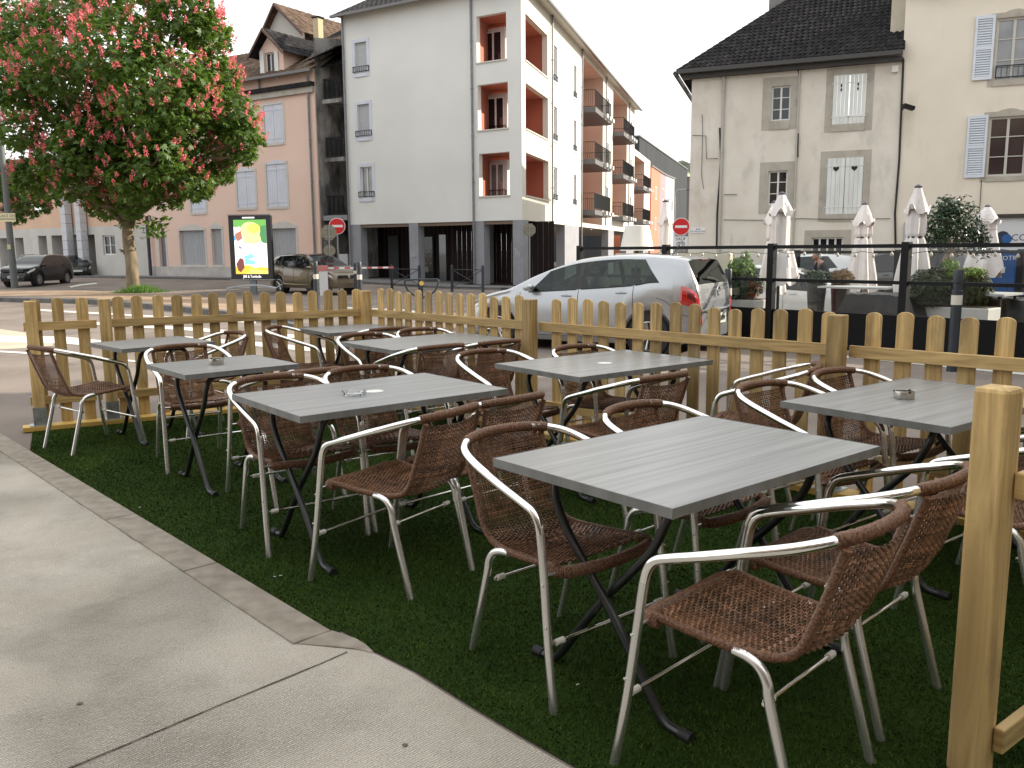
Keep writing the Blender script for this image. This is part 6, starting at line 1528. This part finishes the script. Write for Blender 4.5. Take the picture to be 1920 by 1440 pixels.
for (s,e,l) in ((1.9,-2.2,'dark terrace table with a pale top edge between the screen posts'),(-.2,-3.0,'pale terrace table left of the first screen post'),(4.9,-2.6,'pale terrace table behind the long planter')):
    th=thing('terrace_table',l,'table',FS.p(s,0,e)); m=MB(); m.fbox(FS,s-.6,s+.6,.72,.75,e-.35,e+.35); m.build('tabletop',mat('pale_tabletop',(.42,.43,.43),.4),th)
    for dx in (-.52,.52):
        for dy in (-.28,.28): m=MB(); m.fbox(FS,s+dx-.02,s+dx+.02,-.08,.72,e+dy-.02,e+dy+.02); m.build('leg',black,th)
# ------------------------------------------------------------------ signs, bollards, barrier, screen, lamp post
signred=mat('sign_red',(.55,.012,.018),.35); signw=mat('sign_white',(.72,.72,.72),.35); signbk=mat('sign_back',(.22,.205,.15),.5,metal=.3,var=.1,vscale=6); polem=mat('grey_pole',(.30,.31,.32),.45,metal=.5)
def face_cam(loc,turn=0): 
    v=Vector((-loc.x,-loc.y,0)).normalized(); a=math.atan2(v.y,v.x)+turn; n=Vector((math.cos(a),math.sin(a),0)); u=Vector((-n.y,n.x,0)); return Fc(Vector((loc.x,loc.y,0)),u,n)
def disc(m,fc,s,z,r,e0,e1,n=32,seg=None):
    k=seg or n; off=PI/k if seg else 0
    m.prism([fc.p(s+r*math.cos(2*PI*i/k+off),z+r*math.sin(2*PI*i/k+off),e0) for i in range(k)],fc.n*(e1-e0),0)
def noentry(label,px,py,d,rpx,sauf=False,turn=0,polepx=None):
    q=ray(px,py); loc=Vector((q.x/q.y*d,d,0)); loc.z=gz(loc.x,loc.y); z=H+q.z/q.y*d; fc=face_cam(loc,turn); r=rpx*d/FPX
    th=thing('no_entry_sign',label,'road sign',loc)
    m=MB(); m.tube([loc,Vector((loc.x,loc.y,z+r*.9))],.03,8); m.build('pole',polem,th,smooth=50)
    m=MB(); disc(m,fc,0,z,r,.035,.05); pl=m.build('sign_plate',signw,th)
    m=MB(); disc(m,fc,0,z,r*.93,.05,.054); m.build('red_disc',signred,pl)
    m=MB(); m.fbox(fc,-r*.68,r*.68,z-r*.14,z+r*.14,.054,.058); m.build('white_bar',signw,pl)
    if sauf:
        w_=r*.80; z1_=z-r*1.12; z0=z1_-r*1.15; m=MB(); m.fbox(fc,-w_,w_,z0,z1_,.035,.05); sp_=m.build('supplement_plate',signw,th)
        text('SAUF',r*.5,fc,0,z1_-r*.28,.052,trimk,sp_); m=MB()
        for sx in (-1,1): m.tube([fc.p(sx*r*.30+r*.17*math.cos(2*PI*i/14),z0+r*.32+r*.17*math.sin(2*PI*i/14),.055) for i in range(14)],.008,4,closed=True)
        B=[(-.30,.32),(-.12,.55),(.16,.55),(0,.32),(-.12,.55)]; m.tube([fc.p(a*r,z0+b*r,.056) for a,b in B],.007,4); m.tube([fc.p(.16*r,z0+.62*r,.056),fc.p(.30*r,z0+.32*r,.056)],.007,4); m.tube([fc.p(.10*r,z0+.66*r,.056),fc.p(.2*r,z0+.66*r,.056)],.007,4); m.build('bicycle_symbol',trimk,sp_)
    return th
noentry('red no entry sign left of the white block, above the barrier',632,424,36,15)
noentry('red no entry sign with a bicycle exemption plate, at the street corner on the right',1277,425,29,16,sauf=True)
def backs(label,px,d,items,name='sign_back_post'):
    q=ray(px,440); loc=Vector((q.x/q.y*d,d,0)); loc.z=gz(loc.x,loc.y); fc=face_cam(loc,R(12)); th=thing(name,label,'road sign',loc); zt_=0
    for (py,rp,seg) in items:
        q=ray(px,py); z=H+q.z/q.y*d; r=rp*d/FPX; m=MB(); disc(m,fc,0,z,r,-.05,-.035,seg=seg); o=m.build('sign_plate',signbk,th); zt_=max(zt_,z+r)
        for k in (-.5,.5): m=MB(); m.fbox(fc,-r*.5,r*.5,z+k*r-.02,z+k*r+.02,-.034,-.012); m.build('bracket',polem,o)
    m=MB(); m.tube([loc,Vector((loc.x,loc.y,zt_-.05))],.03,8); m.build('pole',polem,th,smooth=50)
backs('pair of round signs seen from behind on one pole, near the barrier',617,35,[(436,15,8),(470,11,None)])
backs('octagonal stop sign seen from behind in front of the arcade',993,37,[(431,12.5,8)],'stop_sign')
navy=mat('dark_blue_grey_bollard',(.025,.032,.042),.45); band=mat('reflective_band',(.62,.60,.54),.35)
def bollard(label,px,py_top,d,r=.057):
    q=ray(px,py_top); loc=Vector((q.x/q.y*d,d,0)); loc.z=gz(loc.x,loc.y); zt_=H+q.z/q.y*d; th=thing('bollard',label,'bollard',loc,group='dark bollards with a white band'); h=zt_-loc.z
    m=MB(); m.lathe([(r*1.05,0),(r,.05),(r,h-.24),(r*.82,h-.235),(r*.82,h-.155),(r*.95,h-.15),(r*.98,h-.02),(r*.8,h)],loc,20); m.build('shaft',navy,th,smooth=35)
    m=MB(); m.lathe([(r+.003,h-.40),(r+.003,h-.29)],loc,20); m.build('reflective_band',band,th,smooth=50)
bollard('dark bollard close behind the right hand fence',1798,505,9.9); bollard('dark bollard behind the left fence, left of the barrier cabinet',591,490,20)
bollard('dark bollard just behind the fence corner post',673,491,20); bollard('thinner, farther dark bollard left of the one at the fence corner',665,493,33); bollard('dark bollard by the pale planter, behind the silver car',1366,504,13.2)
# bike hoop
c=G(792,606); th=thing('hoop_stand','black bow shaped steel hoop with a yellow disc behind the fence','street furniture',c); d=c.y; fc=face_cam(c)
zz=lambda y:H+ray(792,y).z/ray(792,y).y*d
k=d/FPX; m=MB(); m.tube([c,Vector((c.x,c.y,zz(528)))],.035,8); m.build('post',navy,th,smooth=50)
m=MB(); W_=31*k; top=zz(525); m.tube([Vector(p) for p in catm([fc.p(-W_,top,0),fc.p(-W_*.96,zz(535),0),fc.p(-W_*.75,zz(547),0),fc.p(-W_*.3,zz(556),0),fc.p(0,zz(558),0),fc.p(W_*.3,zz(556),0),fc.p(W_*.75,zz(547),0),fc.p(W_*.96,zz(535),0),fc.p(W_,top,0),fc.p(W_*.6,top+.01,0),fc.p(0,top+.01,0),fc.p(-W_*.6,top+.01,0)],3)],.02,8,closed=True); m.build('hoop',navy,th,smooth=60)
m=MB(); disc(m,fc,0,zz(531),4.2*k,.04,.06); m.build('reflector',mat('yellow_reflector',(.75,.52,.12),.4),th)
# barrier
c=G(609,555); d=c.y; k=d/FPX; fc=face_cam(c); th=thing('parking_barrier','lowered red and white parking barrier with a pale cabinet','barrier',c); hz=lambda y:H+ray(609,y).z/ray(609,y).y*d
m=MB(); m.fbox(fc,-9*k,7*k,c.z,hz(508),-.2,.2); m.build('cabinet',mat('cabinet_white',(.55,.55,.55),.5),th,bevel=.02)
m=MB(); m.fbox(fc,-12*k,8*k,hz(508),hz(498),-.22,.22); m.build('motor_head',mat('faded_red',(.45,.16,.14),.6),th,bevel=.02)
z=hz(503)
for i in range(12):
    a=(8+10.1*i)*k; m=MB(); m.fbox(fc,a,a+10.1*k,z-1.6*k,z+1.7*k,-.03,.03); m.build('boom_section',[signw,mat('boom_red',(.5,.12,.12),.5)][i%2],th)
# pedestrian guard rails in front of the arcade
def guard(label,x0,x1,y0,y1,d):
    a=ray(x0,500); b=ray(x1,500); A=Vector((a.x/a.y*d,d,0)); B=Vector((b.x/b.y*(d-.8),d-.8,0)); u=(B-A).normalized(); fc=Fc(A,u,Vector((u.y,-u.x,0))); L_=(B-A).length; z0=H+ray(x0,y1).z/ray(x0,y1).y*d; z1=H+ray(x0,y0).z/ray(x0,y0).y*d
    th=thing('guard_rail',label,'railing',A+Vector((0,0,z0)),group='crossed guard rails along the arcade')
    for s in (0,L_):
        m=MB(); m.fbox(fc,s-.04,s+.04,z0,z1,-.04,.04); m.lathe([(.045,0),(.05,.03),(.0,.09)],fc.p(s,z1,0),8); m.build('post',navy,th)
    m=MB()
    for z in (z1-.12,z0+.2): m.tube([fc.p(0,z,0),fc.p(L_,z,0)],.018,6)
    m.tube([fc.p(0,z1-.12,0),fc.p(L_,z0+.2,0)],.014,6); m.tube([fc.p(L_,z1-.12,0),fc.p(0,z0+.2,0)],.014,6); m.build('cross_bars',navy,th)
guard('left crossed guard rail before the shop door',734,786,499,543,37); guard('right crossed guard rail before the arcade corner',847,905,500,547,36.2)
# advertising screen
c=G(461,552); d=c.y-.2; k=d/FPX; th=thing('advertising_screen','tall black illuminated advertising screen on a single foot','billboard',c)
fc=Fc(Vector((c.x,d,0)),Vector((.985,-.17,0)),Vector((-.17,-.985,0))); hz=lambda y:H+ray(470,y).z/ray(470,y).y*d
xa=fc.px(430,460)[0]; xb=fc.px(509.5,460)[0]
m=MB(); m.fbox(fc,xa,xb,hz(524),hz(404),-.16,0); m.build('casing',mat('screen_casing',(.015,.016,.018),.35),th,bevel=.02)
for z_ in (hz(403.5),hz(525)): m=MB(); m.fbox(fc,xa-.02,xb+.02,z_,z_+.03,-.18,.02); m.build('metal_trim',polem,th)
m=MB(); m.fbox(fc,xa+.75,xa+1.0,c.z,hz(524),-.14,-.04); m.build('foot',mat('foot_grey',(.16,.19,.21),.5),th)
m=MB(); m.tube(catm([fc.p(xa-.1,hz(541),.2),fc.p(xa+.5,hz(536),.35),fc.p(xa+1.2,hz(534.5),.3),fc.p(xb+.15,hz(540),.1)],4),.045,6); m.build('foot_bar',mat('pale_steel',(.40,.43,.45),.4,metal=.4),th,smooth=60)
def em(n,c,s=1.5): return mat('screen_'+n,(.0,.0,.0),.4,emis=(c,s))
sw0,sw1=xa+.22,xb-.20; z0,z1=hz(513.5),hz(412)
m=MB(); m.fbox(fc,sw0,sw1,z0,z1,0.0,.004); scn=m.build('display',em('white',(1,1,.97),1.0),th)
Ws=sw1-sw0; Hs=z1-z0
def blob(pts,mt,e,name='picture_patch'):
    m=MB(); m.prism([fc.p(sw0+Ws*min(1,max(0,a)),z0+Hs*min(1,max(0,b)),e) for a,b in pts],fc.n*.002,0); m.build(name,mt,scn)
def wav(a0,a1,b0,b1,n,amp,seed):
    r=random.Random(seed); return [(a0,b0)]+[(a1,b0)]+[(a1-(a1-a0)*i/n,b1+r.uniform(-amp,amp)) for i in range(n+1)]
blob(wav(0,1,1,.86,12,.03,1),em('green',(.18,.48,.10),.8),.005); blob([(.72,.86),(1,.9),(1,.56),(.86,.58),(.78,.66)],em('dark_green',(.10,.33,.12),.7),.006)
blob([(.2+.62*(.5+.5*math.cos(t/10*PI)),.80+.16*math.sin(t/10*PI)) for t in range(20)],em('pale_yellow',(.85,.86,.30),.95),.007)
blob([(.62+.2*math.cos(t/10*PI),.84+.09*math.sin(t/10*PI)) for t in range(20)],em('yellow',(.92,.80,.12),1.0),.009)
blob([(.28,.70),(.8,.72),(.84,.60),(.6,.55),(.3,.58)],em('pale_yellow',(.85,.86,.30),.95),.0075)
blob([(.02,.74),(.22,.80),(.26,.66),(.12,.60),(.03,.66)],em('rust',(.50,.20,.12),.8),.008); blob([(0,.70),(.05,.74),(.05,.62),(0,.62)],em('blue',(.1,.4,.85),.9),.009)
blob(wav(0,1,0,.14,10,.03,4),em('orange',(1,.50,.05),1.0),.006); blob([(.3,.0),(1,.0),(1,.05),(.5,.1)],em('amber',(1,.68,.15),1.0),.008)
blob([(.28,.33),(.55,.38),(.58,.30),(.40,.27),(.62,.24),(.60,.17),(.30,.18)],em('sky_blue',(.25,.60,.85),.9),.008); blob([(.02,.18),(.15,.30),(.26,.27),(.28,.12),(.16,.03),(.08,.06)],em('maroon',(.22,.06,.05),.8),.0085)
blob([(.1,.50),(.16,.52),(.24,.48),(.2,.46)],em('ink',(.25,.25,.35),.6),.007)
text('JBB & Tombolle',.155,fc,(sw0+sw1)/2,hz(518.5),.006,em('white',(1,1,.97),1.0),scn,sx=.75)
m=MB(); m.fbox(fc,(xa+xb)/2-.28,(xa+xb)/2+.22,hz(409.3),hz(407),.001,.006); m.build('top_caption',em('white',(1,1,.97),1.0),th)
# lamp post with the square's name
c=G(28,540,.13); d=c.y; th=thing('lamp_post','dark lamp post with the street name sign at the far left','lamp post',c)
def ap(x,y): q=ray(x,y); return Vector((q.x/q.y*d,d,H+q.z/q.y*d))
top=ap(2,200); m=MB(); m.tube([c,Vector((c.x,c.y,ap(10,330).z)),Vector((c.x,c.y,ap(10,330).z+7))],lambda i:.16-.03*i,10); m.build('pole',mat('lamp_grey',(.11,.12,.12),.5),th,smooth=50)
sp=thing('street_name_sign','pale yellow street name sign fixed to the lamp post','street sign',ap(16,408)); fc=Fc(Vector((c.x,d,0)),Vector((1,0,0)),Vector((0,-1,0)))
a=fc.px(1,408)[0]; b=fc.px(33,408)[0]; z0_,z1_=fc.px(16,416)[1],fc.px(16,400)[1]
m=MB(); m.fbox(fc,a,b,z0_,z1_,.16,.18); m.build('plate',mat('pale_yellow_plate',(.66,.60,.36),.5),sp)
text('PLACE DES',.17,fc,(a+b)/2,z0_+(z1_-z0_)*.68,.182,inkb,sp); text('MARRONNIERS',.125,fc,(a+b)/2,z0_+(z1_-z0_)*.3,.182,inkb,sp)
m=MB(); m.box(Vector((c.x,c.y-.17,c.z+1.9)),(.16,.02,.22)); m.build('sticker',mat('worn_sticker',(.45,.45,.25),.6),th)
# drain mouth in the island kerb
m=MB(); a=G(50,558,.05); b=G(68,558.5,.05); dd=(b-a).normalized()
for i in range(2): m.box(a+dd*(.25+.42*i)+Vector((0,-.03,0)),(.34,.06,.09),math.atan2(dd.y,dd.x))
tag(m.build('drain_opening',dark),'small double drain opening in the island kerb','drain')
# utility post by the front door of the pink house
s=Pp.px(287,480)[0]; m=MB(); m.tube([Pp.p(s,0,.25),Pp.p(s,3.6,.25)],.10,8); tag(m.build('service_pipe',mat('service_black',(.03,.035,.05),.6),smooth=50),'dark service pipe on the wall left of the pink house door','pipe')
# street lamp far down the street
q=ray(1264,440); d=80; X=q.x/q.y*d; th=thing('street_lamp','thin grey street lamp far down the side street','street lamp',(X,d,-.57)); zt_=H+ray(1264,356).z/ray(1264,356).y*d
m=MB(); m.tube([(X,d,-.57),(X,d,zt_-.2),(X+.3,d,zt_),(X+1.1,d,zt_+.02)],.07,6); m.build('pole',polem,th); m=MB(); m.box((X+1.3,d,zt_),(.6,.25,.12)); m.build('lamp_head',mat('lamp_head_dark',(.06,.06,.06),.5),th)
# ------------------------------------------------------------------ the man behind the far terrace
skin=mat('skin',(.42,.23,.16),.55); hairm=mat('grey_hair',(.16,.15,.145),.8); coatm=mat('dark_grey_jacket',(.075,.08,.088),.8,var=.1,vscale=9,bump=.004); shirt=mat('navy_shirt',(.018,.022,.035),.8); trou=mat('dark_trousers',(.03,.032,.04),.85)
def skinned(name,verts,edges,radii,mt,par,levels=2):
    me=bpy.data.meshes.new(name); me.from_pydata(verts,edges,[]); o=bpy.data.objects.new(name,me); C.objects.link(o)
    mod=o.modifiers.new('skin','SKIN'); sv=me.skin_vertices[0].data if me.skin_vertices else None
    if sv is None: 
        bpy.context.view_layer.objects.active=o; o.select_set(True); sv=me.skin_vertices[0].data
    for i,r in enumerate(radii): sv[i].radius=(r,r) if not isinstance(r,tuple) else r
    sv[0].use_root=True
    s=o.modifiers.new('sub','SUBSURF'); s.levels=levels; s.render_levels=levels
    dg=bpy.context.evaluated_depsgraph_get(); me2=bpy.data.meshes.new_from_object(o.evaluated_get(dg)); me2.name=name
    bpy.data.objects.remove(o); me2.polygons.foreach_set('use_smooth',[True]*len(me2.polygons)); me2.materials.clear(); me2.materials.append(mt)
    o=bpy.data.objects.new(name,me2); C.objects.link(o); o.parent=par; return o
MD=20.5; q=ray(1532,472); hx,hz_=q.x/q.y*MD,H+q.z/q.y*MD; gy=gz(hx,MD)
th=thing('person','man in a dark grey jacket walking to the left behind the glass screens','person',(hx+.12,MD,gy),rz=PI/2+R(6),world=False)
sc_=(hz_-gy)/1.70
th.scale=(sc_,)*3   # local: +y is the walking direction (image left), z up, height 1.70
V=[(0,0,.92),(0,-.01,1.10),(0,.03,1.28),(0,.07,1.40),(0,.11,1.47),(0,.15,1.56)]; E_=[(0,1),(1,2),(2,3),(3,4),(4,5)]; Rr=[(.155,.11),(.155,.11),(.18,.12),(.15,.10),(.06,.06),(.07,.085)]
def add(p,par,r): V.append(p); E_.append((par,len(V)-1)); Rr.append(r); return len(V)-1
for sx,st in ((-1,.28),(1,-.24)):
    h=add((sx*.09,0,.86),0,(.095,.10)); k=add((sx*.095,st*.55+.05,.48),h,(.062,.065)); a=add((sx*.09,st,.09),k,(.04,.045)); f=add((sx*.095,st+.13,.04),a,(.035,.03))
    s_=add((sx*.19,.05,1.36),3,(.06,.065)); e=add((sx*.25,.0-st*.3,1.10),s_,(.045,.045)); w_=add((sx*.22,.16-st*.5,.90),e,(.03,.032)); hnd=add((sx*.21,.22-st*.5,.84),w_,(.03,.022))
skinned('body',V,E_,Rr,skin,th)
# jacket and trousers as clothing shells
V=[(0,0,.86),(0,-.012,1.10),(0,.03,1.29),(0,.07,1.40)]; E_=[(0,1),(1,2),(2,3)]; Rr=[(.19,.14),(.185,.14),(.205,.145),(.16,.12)]
for sx,st in ((-1,.28),(1,-.24)):
    s_=add((sx*.20,.05,1.365),3,(.075,.08)); e=add((sx*.255,-st*.3,1.10),s_,(.062,.062)); w_=add((sx*.228,.14-st*.5,.915),e,(.046,.046))
skinned('jacket',V,E_,Rr,coatm,th)
V=[(0,0,.90)]; E_=[]; Rr=[(.165,.12)]
for sx,st in ((-1,.28),(1,-.24)):
    h=add((sx*.09,0,.84),0,(.108,.11)); k=add((sx*.095,st*.55+.05,.48),h,(.078,.08)); a=add((sx*.09,st,.12),k,(.058,.06))
skinned('trousers',V,E_,Rr,trou,th)
def ell(m,c,r,n=16,k=10):
    b=[]; c=Vector(c)
    prof=[(max(.001,math.sin(PI*i/k)),math.cos(PI*i/k)) for i in range(k+1)]
    m.lathe([(a,-z) for a,z in prof],c,n,Matrix.Diagonal((r[0],r[1],r[2],1)))
m=MB(); ell(m,(0,.17,1.585),(.075,.096,.112)); ell(m,(0,.235,1.53),(.045,.04,.05)); m.tube([(0,.262,1.60),(0,.292,1.568),(0,.266,1.556)],.012,6)
for sx in (-1,1): ell(m,(sx*.076,.165,1.575),(.012,.022,.032),8,6)
m.build('head',skin,th,smooth=80)
m=MB(); ell(m,(0,.150,1.612),(.083,.098,.098)); m.build('hair',hairm,th,smooth=80)
m=MB()
for sx in (-1,1): ell(m,(sx*.03,.258,1.597),(.012,.006,.006),8,6)
m.build('eye',trimk,th); m=MB(); m.tube([(-.022,.272,1.532),(0,.278,1.531),(.022,.272,1.532)],.004,5); m.build('mouth',mat('lip',(.25,.09,.07),.5),th)
m=MB(); m.tube([(-.05,.13,1.40),(0,.175,1.28),(.0,.165,1.12)],.05,8); m.build('shirt_front',shirt,th,smooth=60)
